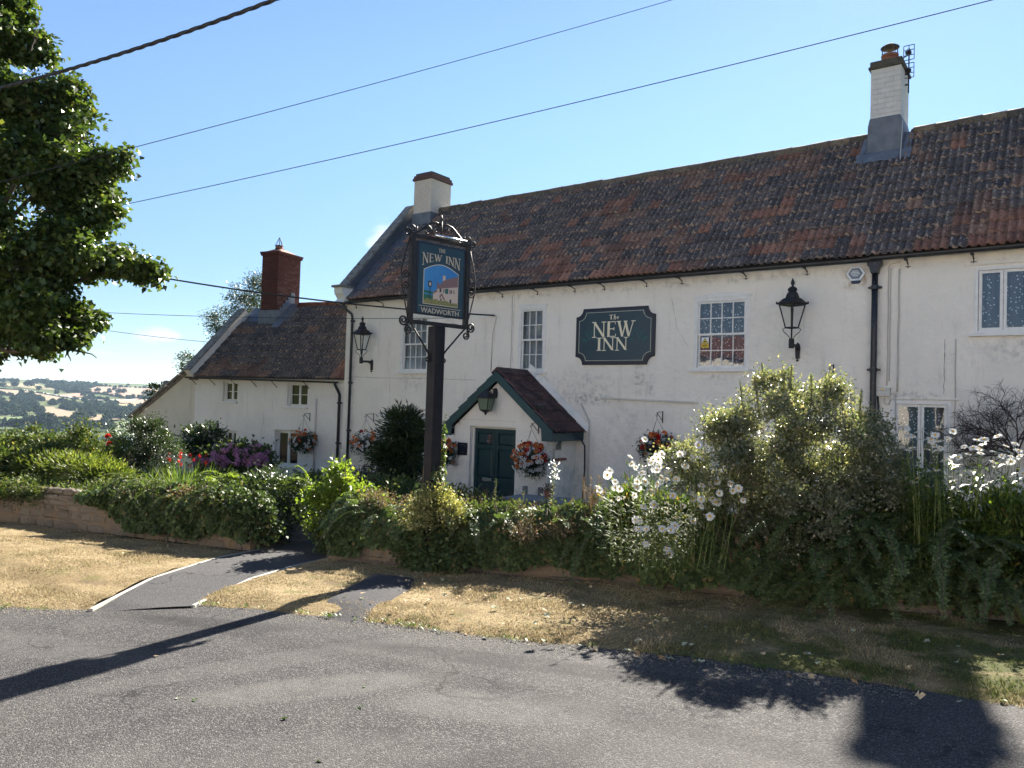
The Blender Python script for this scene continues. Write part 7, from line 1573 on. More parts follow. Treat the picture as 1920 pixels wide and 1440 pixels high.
def blades(name, label, cat, base, spread, n, ln, w, mat, lean=.5, vert=1.2, flower=None):
    """sword shaped leaves that bend over at the tip"""
    t = thing(name, label, cat, base); VV = []; RR = []
    for i in range(n):
        a = random.random()*6.283; r = spread*random.random()**.5; b = Vector((math.cos(a)*r*1.5, math.sin(a)*r, 0)); d = Vector((math.cos(a)*lean*random.random()*1.3, math.sin(a)*lean*random.random(), vert)).normalized()
        l = ln*random.uniform(.6,1.1); s = d.cross(Vector((random.gauss(0,1),random.gauss(0,1),.1))).normalized(); prev = b
        hd = Vector((d.x, d.y, 0))
        for k in range(3):
            q0, q1 = k/3, (k+1)/3; f = lambda q: b + d*l*q + (hd*.9-Vector((0,0,.55*hd.length)))*l*q*q*.8
            wv = lambda q: w*(1-q**2.2)*(.6+.4*min(1,q*4)) 
            A, B = f(q0), f(q1); VV += [A-s*wv(q0), A+s*wv(q0), B+s*wv(q1)*1.0, B-s*wv(q1)]; RR.append(random.random() if k == 0 else RR[-1])
    V = np.array([tuple(v) for v in VV]); o = link('leaf_blades', fast_mesh('leaf_blades', V, np.arange(len(V)).reshape(-1,4), MT[mat], RR), t); return t
blades('crocosmia', 'clump of arching green sword leaves in front of the hydrangea', 'crocosmia', (.35,-9.35,-2.1), .30, 320, 1.04, .013, 'lf_blade', .55)
cr = blades('crocosmia', 'low dark clump with small red flowers beside the dark bush', 'crocosmia', (-6.3,-5.6,-2.4), .5, 200, .85, .012, 'lf_blade', .6)
rf = rosette(.045, 16, 'fl_red', 5)
for i in range(22):
    o = link('flower', rf, cr, True); o.location = (-6.3+random.uniform(-.9,1.2), -5.7+random.uniform(-.4,.3), -1.62+random.uniform(-.12,.16)); o.rotation_euler = (random.random()*3,random.random()*3,0)
blades('iris', 'tuft of short upright pale sword leaves, left of the arching clump', 'iris', (-.35,-9.75,-1.98), .10, 18, .80, .030, 'lf_bright', .35)
# herring-bone sprays
def sprays(t, name, starts, mat, tw=.11, step=.034, leaf=.02, r=.005, stemmat='bark', lw=.65, curl=.6):
    """starts: (point, direction, length, droop); each is an arching shoot with side twigs set with small leaves"""
    P, D, N = [], [], []; mb = MB(); b0 = Vector(t.matrix_basis.translation)
    for (a, d, ln, droop) in starts:
        a = Vector(a); d = Vector(d).normalized(); k = max(4, int(ln/step)); pts = []; nn = d.cross(ZV); nn = nn.normalized() if nn.length > .05 else Vector((1,0,0))
        for i in range(k+1):
            q = i/k; pts.append(a + d*ln*q - ZV*droop*ln*q*q)
        mb.tube([p_-b0 for p_ in pts[::max(1,k//6)]], r, 4)
        for i in range(1, k+1):
            tg = (pts[i]-pts[i-1]).normalized(); sd = tg.cross(ZV); sd = sd.normalized() if sd.length > .05 else nn; un = sd.cross(tg)
            tl_ = tw*(1-.75*i/k)*random.uniform(.7,1.2)
            for sg in (-1, 1):
                dd = (tg*.75+sd*sg+un*random.uniform(-.2,.3)).normalized(); m = max(2, int(tl_/(leaf*.55)))
                for j in range(m):
                    b = pts[i]+dd*tl_*(j+.3)/m
                    for s2 in (-1, 1):
                        l2 = (dd*.5 + dd.cross(un)*s2 + un*random.uniform(-.2,.5)).normalized(); P.append(b); D.append(l2); N.append(un+Vector((random.gauss(0,.35),random.gauss(0,.35),random.gauss(0,.35))))
    part('stems', mb, MT[stemmat], t, smooth=True)
    n = len(P); sc = .7+.6*rng.random(n)
    return leaves(name, np.array([tuple(v) for v in P]), np.array([tuple(v) for v in D]), np.array([tuple(v) for v in N]), leaf*sc, leaf*lw*sc, MT[mat], t)
def wall_at(P, s):
    """point and outward normal on a wall line at running length s (0..1)"""
    pts = [Vector((x, y, 0)) for x, y in P]; ls = [(b-a).length for a, b in zip(pts[:-1], pts[1:])]; tot = sum(ls); s *= tot
    for a, b, l in zip(pts[:-1], pts[1:], ls):
        if s <= l: 
            d = (b-a)/l; return a+d*s, Vector((d.y,-d.x,0))
        s -= l
    return pts[-1], Vector(((pts[-1]-pts[-2]).normalized().y, -(pts[-1]-pts[-2]).normalized().x, 0))
def wall_x(P, x):
    for a, b in zip(P[:-1], P[1:]):
        if a[0] <= x <= b[0]:
            q = (x-a[0])/(b[0]-a[0]); d = Vector((b[0]-a[0], b[1]-a[1], 0)).normalized(); return Vector((x, lerp(a[1],b[1],q), 0)), Vector((d.y,-d.x,0))
# -- ivy mats on the walls
def ivy(name, label, P, x0, x1, n, size, low, high, thick, mat='lf_ivy', cat='ivy'):
    b, _ = wall_x(P, (x0+x1)/2); t = thing(name, label, cat, (b.x, b.y, gz(b.x, b.y)+.4)); PP, DD, NN = [], [], []
    for i in range(n):
        x = random.uniform(x0, x1); w, nr = wall_x(P, x); lo, hi = low(x), high(x); q = random.random()**.85; z = gz(w.x,w.y)+lerp(lo, hi, q)
        bulge = thick*(.35+.65*noise.noise(Vector((x*1.7, z*2.3, 5)))**2*2.2 + .5*max(0, noise.noise(Vector((x*4.1, z*4.1, 8)))))
        out = bulge*random.uniform(.5,1.05)*(math.sin(math.pi*min(1,.25+.75*q))**.6)
        if q > .80: out = lerp(out, -.35, random.random()*.9*(q-.8)/.2)
        p_ = Vector((w.x, w.y, z)) + nr*out; edge = .5 if q < .12 else 1
        if random.random() > edge: continue
        PP.append(p_); DD.append(Vector((random.gauss(0,.5), random.gauss(0,.5), -.55+random.gauss(0,.35)))+nr*.35); NN.append(nr+Vector((random.gauss(0,.42), random.gauss(0,.42), .45+random.gauss(0,.35))))
    f = lambda A: np.array([tuple(v) for v in A]); m = len(PP); sc = .65+.7*rng.random(m)
    leaves('foliage', f(PP), f(DD), f(NN), size*sc, size*.85*sc, MT[mat], t, fold=.12, bend=.15)
    mb = MB(); b0 = Vector(t.matrix_basis.translation)
    for i in range(26):
        x = random.uniform(x0, x1); w, nr = wall_x(P, x); pts = []; 
        for k in range(6): pts.append(Vector((w.x+random.uniform(-.05,.05), w.y, gz(w.x,w.y)+lerp(high(x), low(x)+.02, k/5))) + nr*(.06+.05*math.sin(k+i)) - b0)
        mb.tube(pts, [.010,.009,.008,.006,.005,.003], 4)
    part('stems', mb, MT['bark'], t, smooth=True); return t
nz1 = lambda x, s=1.0, k=0: noise.noise(Vector((x*s, k, 3.3)))
ivy('ivy', 'dark ivy spilling over the wall between the bare sunlit stretch and the path', WALL_L, .1, 3.14, 17000, .062, lambda x: .20+.22*nz1(x,1.4)+(.36*max(0,(.9-x))), lambda x: .78+.22*nz1(x,1.3,4)+.16*nz1(x,4.1,6), .38)
ivy('ivy', 'thick ivy hiding the wall from the path opening to the daisies', WALL_R, 4.5, 8.4, 24000, .052, lambda x: .10+.18*max(0,nz1(x,1.6,1))+(.14 if 4.9 < x < 5.7 else 0), lambda x: .78+.22*nz1(x,1.4,7)+.18*nz1(x,4.3,2), .30)
ivy('ivy', 'large leaved ivy covering the wall under the big shrub and the daisies', WALL_R, 8.2, 10.6, 17000, .066, lambda x: .07+.16*max(0,nz1(x,2,2)), lambda x: .90+.22*nz1(x,1.6,9)+.15*nz1(x,4.3,3), .36)
ivy('ivy', 'ivy on the shaded wall behind and right of the fishbone cotoneaster', WALL_R, 10.4, 14.5, 15000, .060, lambda x: .04+.16*max(0,nz1(x,2,2)), lambda x: .92+.12*nz1(x,2,9), .34)
ct2 = thing('cotoneaster', 'fishbone cotoneaster hanging in the ivy between the sign post and the path', 'shrub', (6.6,-9.2,-1.6)); st = []
for i in range(46):
    x = random.choice((random.gauss(6.5,.35), random.gauss(5.2,.3), random.gauss(7.6,.3))); x = min(8.3, max(4.7, x)); w, nr = wall_x(WALL_R, x); tng = Vector((-nr.y, nr.x, 0))
    st.append((Vector((w.x,w.y,random.uniform(-1.55,-1.22)))+nr*random.uniform(.05,.25), nr*random.uniform(.3,.9)+tng*random.gauss(0,.8)+ZV*random.uniform(-.1,.7), random.uniform(.25,.55), random.uniform(.5,1.0)))
CT2 = st
w_l = []
for i in range(30):
    x = random.uniform(.6,3.0); w, nr = wall_x(WALL_L, x); tng = Vector((-nr.y, nr.x, 0)); w_l.append((Vector((w.x,w.y,random.uniform(-1.55,-1.2)))+nr*random.uniform(.05,.25), nr*random.uniform(.3,.9)+tng*random.gauss(0,.8)+ZV*random.uniform(0,.9), random.uniform(.25,.6), random.uniform(.5,1.0)))
sprays(ct2, 'sprays', CT2, 'lf_coton', .10, .030, .022, .004, 'bark', .7)
ls = thing('trailing_shrub', 'long arching green shoots springing out of the ivy left of the path', 'shrub', (1.9,-10.2,-1.6)); sprays(ls, 'sprays', w_l, 'lf_mixed', .09, .034, .028, .004, 'bark', .6)
# dead brown tangle hanging in the ivy
w, nr = wall_x(WALL_R, 6.9); bush('dead_clump', 'dead grey brown tangle hanging in the ivy right of the sign post', 'dead plant', (w.x, w.y, -1.5), [((w.x+.1+nr.x*.26, w.y+nr.y*.26, -1.43),(.20,.12,.11),1),((w.x+.45+nr.x*.25, w.y+.17+nr.y*.25, -1.40),(.16,.1,.08),.7)], 1000, .035, .018, 'lf_dead', .06, 70, nst=0)
# -- arching shrub left of the path
ivy_end = bush('ivy', 'dark ivy rounding the end of the left wall at the path opening', 'ivy', (3.1,-10.0), [((3.05,-10.05,-1.55),(.28,.26,.22),1),((3.2,-9.95,-1.78),(.16,.2,.16),.5),((2.7,-10.2,-1.5),(.35,.25,.2),.8)], 4200, .055, .046, 'lf_ivy', .07, 120, nst=5, upw=-.6)
p0_ = (2.36,-9.48,-1.45); ah = bush('arching_shrub', 'arching shrub with pale tipped sprays above the ivy, left of the path opening', 'shrub', (2.36,-9.4), [(U(p0_,-.45,.1,.0),(.5,.4,.28),1),(U(p0_,.25,0,.05),(.5,.4,.3),1),(U(p0_,.8,0,-.1),(.4,.35,.35),1),(U(p0_,.1,0,-.4),(1.0,.4,.35),.8)], 9000, .05, .028, 'lf_dark', .09, 170)
st = []
for i in range(34):
    u = random.uniform(-.9,1.0); st.append((U(p0_,u,random.uniform(-.2,.2),random.uniform(.0,.25)), (RH*random.uniform(-1,1)-FH*random.uniform(.0,.8)+ZV*random.uniform(.2,.7)), random.uniform(.35,.65), random.uniform(.5,.9)))
sprays(ah, 'pale_sprays', st, 'lf_bright', .09, .036, .026)
p0_ = (-.1,-9.9,-1.74); bush('mixed_shrub', 'dull green undergrowth with brown patches between the juniper and the path', 'shrub', (-.1,-9.6), [(U(p0_,-.6,0,0),(.5,.4,.25),1),(U(p0_,.2,0,.02),(.55,.4,.28),1),(U(p0_,.9,0,.0),(.5,.4,.3),1),(U(p0_,.2,0,-.4),(1.2,.4,.3),1)], 11000, .055, .032, 'lf_hydr', .09, 200, nst=0)
bush('mixed_shrub', 'brownish dying low growth on the wall top in the left ivy', 'shrub', (1.9,-10.1), [((1.75,-10.32,-1.52),(.45,.18,.14),1)], 1500, .045, .022, 'lf_dead', .07, 60, nst=0)
# -- ferns by the cottage door
fe = thing('fern', 'dark green ferns at the foot of the wall where cottage and inn meet', 'fern', (-2.2,-4.3,-2.5)); st = []
for c in ((-2.7,-4.6),(-2.2,-4.3),(-1.7,-4.1),(-1.3,-3.8)):
    for k in range(13): a = random.random()*6.283; st.append(((c[0],c[1],-2.2), Vector((math.cos(a)*.6, math.sin(a)*.6, 1.25)), random.uniform(.65,1.0), .42))
sprays(fe, 'fronds', st, 'lf_fern', .16, .05, .045, .006, 'greenstem', .5)
p = (-1.0,-6.6,-1.98); bush('mixed_shrub', 'mid green low shrubs filling the bed in front of the cottage', 'shrub', (-1.0,-6.6), [(U(p,-1.2,0,0),(.7,.5,.3),1),(U(p,-.2,0,.05),(.7,.5,.3),1),(U(p,.8,0,.05),(.7,.5,.35),1),(U(p,0,.5,-.3),(1.8,.7,.3),1)], 11000, .07, .04, 'lf_hydr', .11, 200, nst=0)
# -- bright shrub at the path
p = (4.2,-9.45,-1.4); bush('bright_shrub', 'light green leafy shrub catching the sun right beside the path opening', 'shrub', (4.4,-9.4), [(U(p,-.12,0,.14),(.27,.27,.24),1),(U(p,.18,0,.0),(.26,.26,.26),1),(U(p,-.02,0,.38),(.13,.13,.13),.35),(U(p,-.25,0,-.12),(.26,.26,.28),.8)], 3400, .062, .044, 'lf_bright', .06, 90, upw=.5)
bush('dark_shrub', 'dark leafy base under the light green shrub by the path', 'shrub', (4.5,-9.45), [(U(p,.0,.0,-.25),(.38,.3,.3),1),(U(p,.4,.1,-.1),(.35,.3,.28),1),(U(p,.05,-.05,-.5),(.4,.25,.25),1)], 5200, .058, .042, 'lf_ivy', .07, 110)
# -- evergreens left of the sign post
p = (2.28,-6.43,-1.0); bush('evergreen', 'tall dark evergreen with layered whorled leaves, left of the sign post', 'shrub', (2.28,-6.43), [(U(p,.06,0,.62),(.30,.30,.20),.8),(U(p,-.02,0,.35),(.38,.36,.24),1),(U(p,.08,0,.0),(.46,.42,.36),1.3),(U(p,-.10,0,-.15),(.33,.3,.3),.8),(U(p,.15,0,-.5),(.45,.45,.4),1.2),(U(p,-.22,0,.02),(.2,.2,.18),.35)], 9500, .135, .026, 'lf_dark', .085, 150, nst=16, sr=.025, outw=1.0, rndw=.5, nup=1.2)
p = (2.65,-7.4,-1.48); bush('purple_shrub', 'low dusky purplish shrub below the hanging basket, left of the evergreen', 'shrub', (2.5,-7.4), [(U(p,-.15,0,.05),(.36,.34,.3),1),(U(p,.2,0,-.15),(.4,.35,.3),1),(U(p,-.1,0,-.5),(.5,.4,.35),1)], 6000, .048, .026, 'lf_purple', .08, 120)
p = (4.6,-8.2,-1.62); bush('dark_shrub', 'dark undergrowth behind the wall at the foot of the sign post', 'shrub', (4.6,-8.2), [(U(p,-.3,0,.1),(.5,.4,.35),1),(U(p,.5,0,.05),(.5,.4,.3),1),(U(p,-.6,.6,.1),(.5,.4,.4),.8)], 7000, .06, .036, 'lf_hydr', .09, 130, nst=0)
# -- variegated bush in front of the post
p = (6.02,-9.62,-1.28); bush('variegated_bush', 'rounded cream and green variegated bush at the foot of the sign post', 'shrub', (6.0,-9.5), [(U(p,0,0,.0),(.32,.26,.22),1.4),(U(p,-.2,0,-.08),(.2,.2,.18),.6),(U(p,.22,0,-.06),(.2,.2,.18),.6),(U(p,.02,.0,.16),(.2,.18,.12),.5)], 5200, .034, .019, 'lf_varieg', .05, 170, upw=.8, nst=18, sr=.008)
for k in range(4): pass
# -- ivy climbing the sign post
iv = thing('post_ivy', 'ivy climbing the lower half of the sign post, bright where the sun comes through', 'ivy', (5.90,-9.55,-1.6)); PP, DD, NN = [], [], []
for i in range(5200):
    z = -1.85 + 1.8*random.random()**1.3; side = random.choice((0,1,1,2)); hgt = (z+1.85)/1.8
    a = {0: Rd(78.5+180), 1: Rd(-11.5), 2: Rd(78.5)}[side]; d = Vector((math.cos(a), math.sin(a), 0)); s_ = Vector((-d.y, d.x, 0)); lim = {0: .55, 1: .62, 2: 1.0}[side]
    if hgt > lim*random.uniform(.6,1): continue
    PP.append(Vector((5.90,-9.55,z)) + d*(.085+random.uniform(.01,.11)*(1-.5*hgt)) + s_*random.uniform(-.085,.085)*(1 if side != 2 else .8)); DD.append(Vector((random.gauss(0,.5),random.gauss(0,.5),-.4))+d*.4); NN.append(d+Vector((random.gauss(0,.4),random.gauss(0,.4),.3)))
f_ = lambda A: np.array([tuple(v) for v in A]); sc = .7+.6*rng.random(len(PP)); leaves('foliage', f_(PP), f_(DD), f_(NN), .046*sc, .040*sc, MT['lf_ivy'], iv)
leafcloud('foliage', iv, [((5.95,-9.66,-1.86),(.24,.16,.18),1),((5.7,-9.62,-1.75),(.22,.16,.26),1),((6.2,-9.5,-1.8),(.25,.16,.24),1)], 2600, .05, .042, MT['lf_ivy'], ncl=90, csz=.05, upw=-.6)
mb = MB(); b0 = Vector(iv.matrix_basis.translation)
for k in range(5): mb.tube([Vector((5.90+.09*math.cos(k)+.0, -9.55+.092*math.sin(k*1.3), -1.9+q*.28))-b0 for q in range(5)], .006, 4)
part('stems', mb, MT['bark'], iv)
# -- tops of the right wall: dry and green growth between the post and the daisies
def toppts(x0, x1, n, z0, z1, back=.35):
    for _ in range(n):
        x = random.uniform(x0, x1); w, nr = wall_x(WALL_R, x); yield Vector((w.x, w.y, random.uniform(z0, z1))) - nr*random.uniform(.0, back)
tb = [((q.x,q.y,q.z),(.22,.2,.11),1) for q in toppts(6.0,8.6,14,-1.42,-1.28)]
bush('low_growth', 'low mixed dry growth along the wall top between variegated bush and daisies', 'ground cover', (7.3,-8.6), tb, 5200, .042, .024, 'lf_hydr', .07, 150, nst=0)
tb = [((q.x,q.y,q.z),(.16,.14,.07),1) for q in toppts(4.9,8.6,10,-1.36,-1.26)]
bush('low_growth', 'brown withered tips scattered on top of the ivy covered wall', 'dead plant', (6.6,-8.9), tb, 1500, .034, .018, 'lf_dead', .06, 70, nst=0)
bush('bed_growth', 'tangled green growth in the bed between the sign post and the garden table', 'shrub', (6.6,-8.3), [((5.9+.30*k, -8.75+.10*k-.06*(k%2), random.uniform(-1.72,-1.36)),(random.uniform(.14,.28),.24,random.uniform(.14,.30)),1) for k in range(10)], 8500, .055, .026, 'lf_hydr', .085, 190, nst=10, sr=.006, stem='greenstem', upw=.9)
bush('bed_growth', 'darker grassy growth in front of the garden table and porch', 'shrub', (6.0,-7.2), [((5.2+.4*k, -7.5+.1*k, random.uniform(-2.0,-1.72)),(random.uniform(.2,.36),.3,random.uniform(.2,.34)),1) for k in range(7)], 6000, .09, .020, 'lf_blade', .09, 150, nst=0, upw=1.4)
bush('brown_tips', 'rusty brown seed heads along the top of the ivy right of the bright shrub', 'dead plant', (5.3,-9.4), [((5.0,-9.62,-1.27),(.24,.12,.10),1),((5.45,-9.45,-1.28),(.22,.12,.08),.8)], 900, .03, .016, 'lf_dead', .05, 50, nst=0)
tall = thing('dry_grass_stems', 'tall orange brown dried seed stems standing above the wall, left of the daisies', 'dry grass', (7.65,-8.15,-1.7)); mb = MB(); PP, DD = [], []; b0 = Vector(tall.matrix_basis.translation)
for k in range(17):
    x = 7.52+random.gauss(0,.10); y = -8.55+random.gauss(0,.08); h = random.uniform(.52,.80); dx, dy = random.gauss(0,.07), random.gauss(0,.05)
    pts = [Vector((x+dx*q*q, y+dy*q*q, -1.72+h*q*1.15)) for q in (0,.3,.6,.85,1)]
    if k < 7: pts.append(pts[-1]+Vector((.05,0,-.02)))
    mb.tube([q-b0 for q in pts], [.0055,.005,.0045,.004,.0035,.003][:len(pts)], 4)
    for q in range(16): e = pts[-1].lerp(pts[-2], q/10); PP.append(e); DD.append(Vector((random.gauss(0,.6),random.gauss(0,.6),.4)))
part('stems', mb, MT['drystem'], tall); leaves('seed_heads', f_(PP), f_(DD), dirs(len(PP)), .034, .014, MT['lf_dead'], tall)
def spike(name, label, x, y, z0, h, lw, fl=False):
    t = thing(name, label, 'wild flower', (x, y, z0)); mb = MB(); mb.tube([(0,0,0),(.01,0,h*.5),(.03,.0,h)], [.008,.006,.003], 5); part('stem', mb, MT['greenstem'], t)
    n = int(h*95); P_, D_, N_ = [], [], []
    for i in range(n):
        q = (i+1)/n; a = i*2.4; P_.append((x+.03*q*q, y, z0+h*q)); D_.append((math.cos(a), math.sin(a), .5)); N_.append((math.cos(a)*-.5, math.sin(a)*-.5, 1))
    q = np.linspace(0,1,n); leaves('foliage', np.array(P_), np.array(D_), np.array(N_), lw*(1.05-q*.75), lw*.24*(1.05-q*.6), MT['lf_daisy'], t, bend=.25)
    if fl:
        m = 46; qq = rng.random(m); P2 = np.stack([x+.03+rng.normal(0,.035,m), y+rng.normal(0,.035,m), z0+h*(.78+.24*qq)],1); leaves('pale_flowers', P2, dirs(m)+np.array([0,0,.5]), dirs(m), .035, .02, MT['fl_white'], t)
spike('evening_primrose', 'pale flowered tall spike in front of the porch corner, right of the round basket', 7.12,-8.75,-1.70,1.02,.12,True)
spike('evening_primrose', 'leafy spike without flowers just right of the green door', 6.40,-8.95,-1.72,.80,.09)
spike('evening_primrose', 'short leafy spike between the two taller ones before the porch', 6.75,-8.85,-1.72,.68,.09)
spike('evening_primrose', 'tall pale flowered spike at the left edge of the daisy clump', 8.02,-8.25,-1.7,1.02,.12,True)
stalks = thing('dead_stalks', 'thin brown dead stalks in front of the green door', 'dead plant', (6.15,-8.85,-1.65)); mb = MB()
for k in range(13):
    x = random.uniform(-.3,.35); y = random.uniform(-.2,.2); h = random.uniform(.35,.72); mb.tube([(x,y,0),(x+.02,y,h*.6),(x+random.uniform(-.06,.06),y,h)], [.006,.005,.003], 4)
    for j in range(3): z = h*(.5+.15*j); mb.tube([(x+.02,y,z),(x+.02+random.choice((-.09,.09)),y,z+.12)], .0025, 4)
part('stems', mb, MT['twig'], stalks)
# -- daisies
def daisy_mesh(seed):
    r_ = random.Random(seed); V, F, MI = [], [], []
    n = 17
    for i in range(n):
        a = 6.283*i/n+r_.uniform(-.08,.08); c, s = math.cos(a), math.sin(a); l = .046*r_.uniform(.88,1.08); dz = r_.uniform(-.012,.006); o = len(V)
        for (r, w, z) in ((.010,.0035,.0),(.028,.0082,.003),(l,.0045,dz)):
            V += [(c*r-s*w, s*r+c*w, z), (c*r+s*w, s*r-c*w, z)]
        F += [(o,o+1,o+3,o+2),(o+2,o+3,o+5,o+4)]; MI += [0,0]
    o = len(V); m = 10
    for r, z in ((.0145,.001),(.012,.006),(.006,.0085)):
        for j in range(m): V.append((r*math.cos(6.283*j/m), r*math.sin(6.283*j/m), z))
    for k in range(2): F += [(o+k*m+j, o+k*m+(j+1)%m, o+(k+1)*m+(j+1)%m, o+(k+1)*m+j) for j in range(m)]; MI += [1]*m
    me = bpy.data.meshes.new('daisy_flower'); F.append(tuple(range(o+2*m, o+3*m))); MI.append(1); me.from_pydata(V, [], F); me.materials.append(MT['fl_white']); me.materials.append(MT['fl_yellow']); me.polygons.foreach_set('material_index', MI)
    a_ = me.attributes.new('rnd','FLOAT','FACE'); a_.data.foreach_set('value', [r_.random() for _ in F]); return me
DM = [daisy_mesh(s) for s in range(6)]
rd_ = random.Random(77)
for k_, n_, sp_ in (('L', 46, .13), ('R', 26, .12), ('C', 6, .12)):
    DAISY[k_] += [[q[0]+rd_.gauss(0,sp_), q[1]+rd_.gauss(0,sp_*.6), max(-1.12, min(q[2]+rd_.gauss(0,sp_*.8), -.18))] for q in rd_.choices(DAISY[k_], k=n_)]
def daisies(label, pts, zbase, look, nleaf, lw, mat='lf_daisy', xs=0):
    c = Vector((sum(p[0] for p in pts)/len(pts), sum(p[1] for p in pts)/len(pts), zbase)); t = thing('daisy_plant', label, 'daisies', c, 0, None); mb = MB(); PP, DD, NN = [], [], []
    for i, q in enumerate(pts):
        q = Vector(q); o = link('daisy_flower', DM[i % 6], t, True); o.location = q
        d = (Vector(look)+Vector((random.gauss(0,.35), random.gauss(0,.35), random.gauss(0,.2)))).normalized(); o.rotation_euler = d.to_track_quat('Z','Y').to_euler(); s = random.uniform(.68,1.0); o.scale = (s,s,s)
        b = Vector((lerp(q.x, c.x, .25)+random.uniform(-.1,.1), lerp(q.y, c.y, .25)+random.uniform(-.1,.1), zbase)); pts_ = [b, b.lerp(q,.5)+Vector((0,0,.05)), q-d*.01]
        mb.tube([p_-c for p_ in pts_], [.0036,.003,.0022], 4)
        for k in range(nleaf):
            f = random.random()**.9*.80; e = b.lerp(q, f)+Vector((random.gauss(0,.05),random.gauss(0,.05),.0)); a = random.random()*6.283; PP.append(e); DD.append(Vector((math.cos(a),math.sin(a),.55))); NN.append(Vector((-math.cos(a)*.4,-math.sin(a)*.4,1)))
    part('stems', mb, MT['greenstem'], t); n = len(PP); sc = .6+.7*rng.random(n); leaves('foliage', f_(PP), f_(DD), f_(NN), lw*sc, lw*.26*sc, MT[mat], t, bend=.22); return t
daisies('white daisies facing the road, left of and below the big shrub', DAISY['L'], -1.55, (.45,-.75,.65), 26, .08)
daisies('white daisies in shade between the big shrub and the black rainwater pipe', DAISY['C'], -1.5, (.05,-.3,1), 46, .08)
daisies('tall white daisies on sunlit stems at the right edge before the glazed door', DAISY['R'], -1.45, (.0,-.3,1), 46, .10, 'lf_bright')
def leafmass(name, label, blobs, n, mat, L_, W_, base):
    return bush(name, label, 'leafy plants', base, blobs, n, L_, W_, mat, .075, max(30, n//45), nst=16, stem='greenstem', sr=.006, upw=1.5, nup=.5)
q_ = (11.60,-7.52,-1.06); leafmass('daisy_leaves', 'sunlit narrow green leaves under the tall daisies at the right edge', [(U(q_,-.25,0,.0),(.26,.22,.34),1),(U(q_,.15,0,.02),(.28,.22,.36),1.2),(U(q_,.5,.05,.05),(.28,.22,.36),1),(U(q_,.9,.1,.05),(.3,.25,.36),.8)], 5200, 'lf_bright', .085, .018, (11.8,-7.6))
q_ = (11.85,-7.65,-1.12); leafmass('daisy_leaves', 'darker leaves low in the daisies at the right edge', [(U(q_,-.1,0,.0),(.34,.24,.36),1),(U(q_,.5,.05,.05),(.40,.24,.36),1)], 4500, 'lf_daisy', .085, .022, (11.9,-7.5))
q_ = (10.7,-7.52,-1.12); leafmass('daisy_leaves', 'shaded narrow green leaves under the daisies before the rainwater pipe and glazed door', [(U(q_,-.35,0,-.02),(.30,.24,.34),1),(U(q_,.05,0,.05),(.30,.24,.36),1.1),(U(q_,.4,0,.02),(.28,.22,.34),1)], 9500, 'lf_daisy', .085, .020, (10.9,-7.6))
q_ = (8.33,-8.42,-1.22); leafmass('daisy_leaves', 'tangled leaves and stems under the left clump of daisies', [(U(q_,-.25,0,.0),(.26,.2,.34),1),(U(q_,.12,-.05,-.1),(.28,.2,.34),1),(U(q_,.45,-.05,-.12),(.26,.2,.30),1)], 8500, 'lf_daisy', .085, .022, (8.5,-8.6))
# -- big small-leaved shrub
p = (9.70,-8.40,-.46); big_l = [(U(p,-.66,0,-.12),(.48,.40,.46),1),(U(p,-.15,0,.18),(.56,.48,.62),1.5),(U(p,.42,0,.16),(.55,.46,.60),1.4),(U(p,.86,0,-.12),(.38,.38,.46),.9),(U(p,-.05,0,.76),(.24,.20,.20),.4),(U(p,.46,0,.70),(.24,.22,.2),.4),(U(p,-1.0,.05,-.05),(.26,.2,.26),.4),(U(p,.1,.1,-.62),(1.0,.45,.42),1.7),(U(p,.05,0,-.25),(.6,.4,.4),1.2),(U(p,1.05,.15,-.5),(.45,.35,.45),1.0),(U(p,-.5,0,.36),(.28,.28,.24),.45),(U(p,.9,0,.34),(.25,.25,.2),.35),(U(p,1.1,0,.05),(.25,.25,.3),.4)]
bs = bush('large_shrub', 'big loose shrub with tiny glossy leaves rising above the wall in front of the facade', 'shrub', (9.4,-8.0), sublobes(big_l, 26, .10, .21, 8), 74000, .033, .021, 'lf_shrub', .05, ncl=1400, shell=.1, upw=.6, nst=40, sr=.012)
leafcloud('inner_foliage', bs, big_l, 12000, .034, .022, MT['lf_shrub'], ncl=500, csz=.07, shell=.05)
st = []
for (u_, z) in ((-.10,.50),(.04,.42),(.16,.46),(-.2,.34),(.56,.48),(.50,.40),(.66,.36),(.10,.47),(.61,.43),(.82,.24),(.3,.38),(-.4,.3)):
    x, y, _ = U(p, u_, random.uniform(-.1,.1))
    st.append(((x, y, z-.40), (random.uniform(-.25,.25), random.uniform(-.15,.15), 1), .42, .0))
sprays(bs, 'upright_shoots', st, 'lf_shrub', .040, .020, .027, .004, 'bark', .62)
p = (9.9,-6.6,-1.0); bush('dark_shrub', 'dark shrub under the black rainwater pipe behind the daisies', 'shrub', (10.0,-6.4), [(U(p,.2,0,.05),(.5,.4,.5),1),(U(p,.75,0,.0),(.4,.35,.45),1),(U(p,.4,0,-.5),(.9,.5,.5),1)], 6000, .05, .028, 'lf_dark', .09, 130)
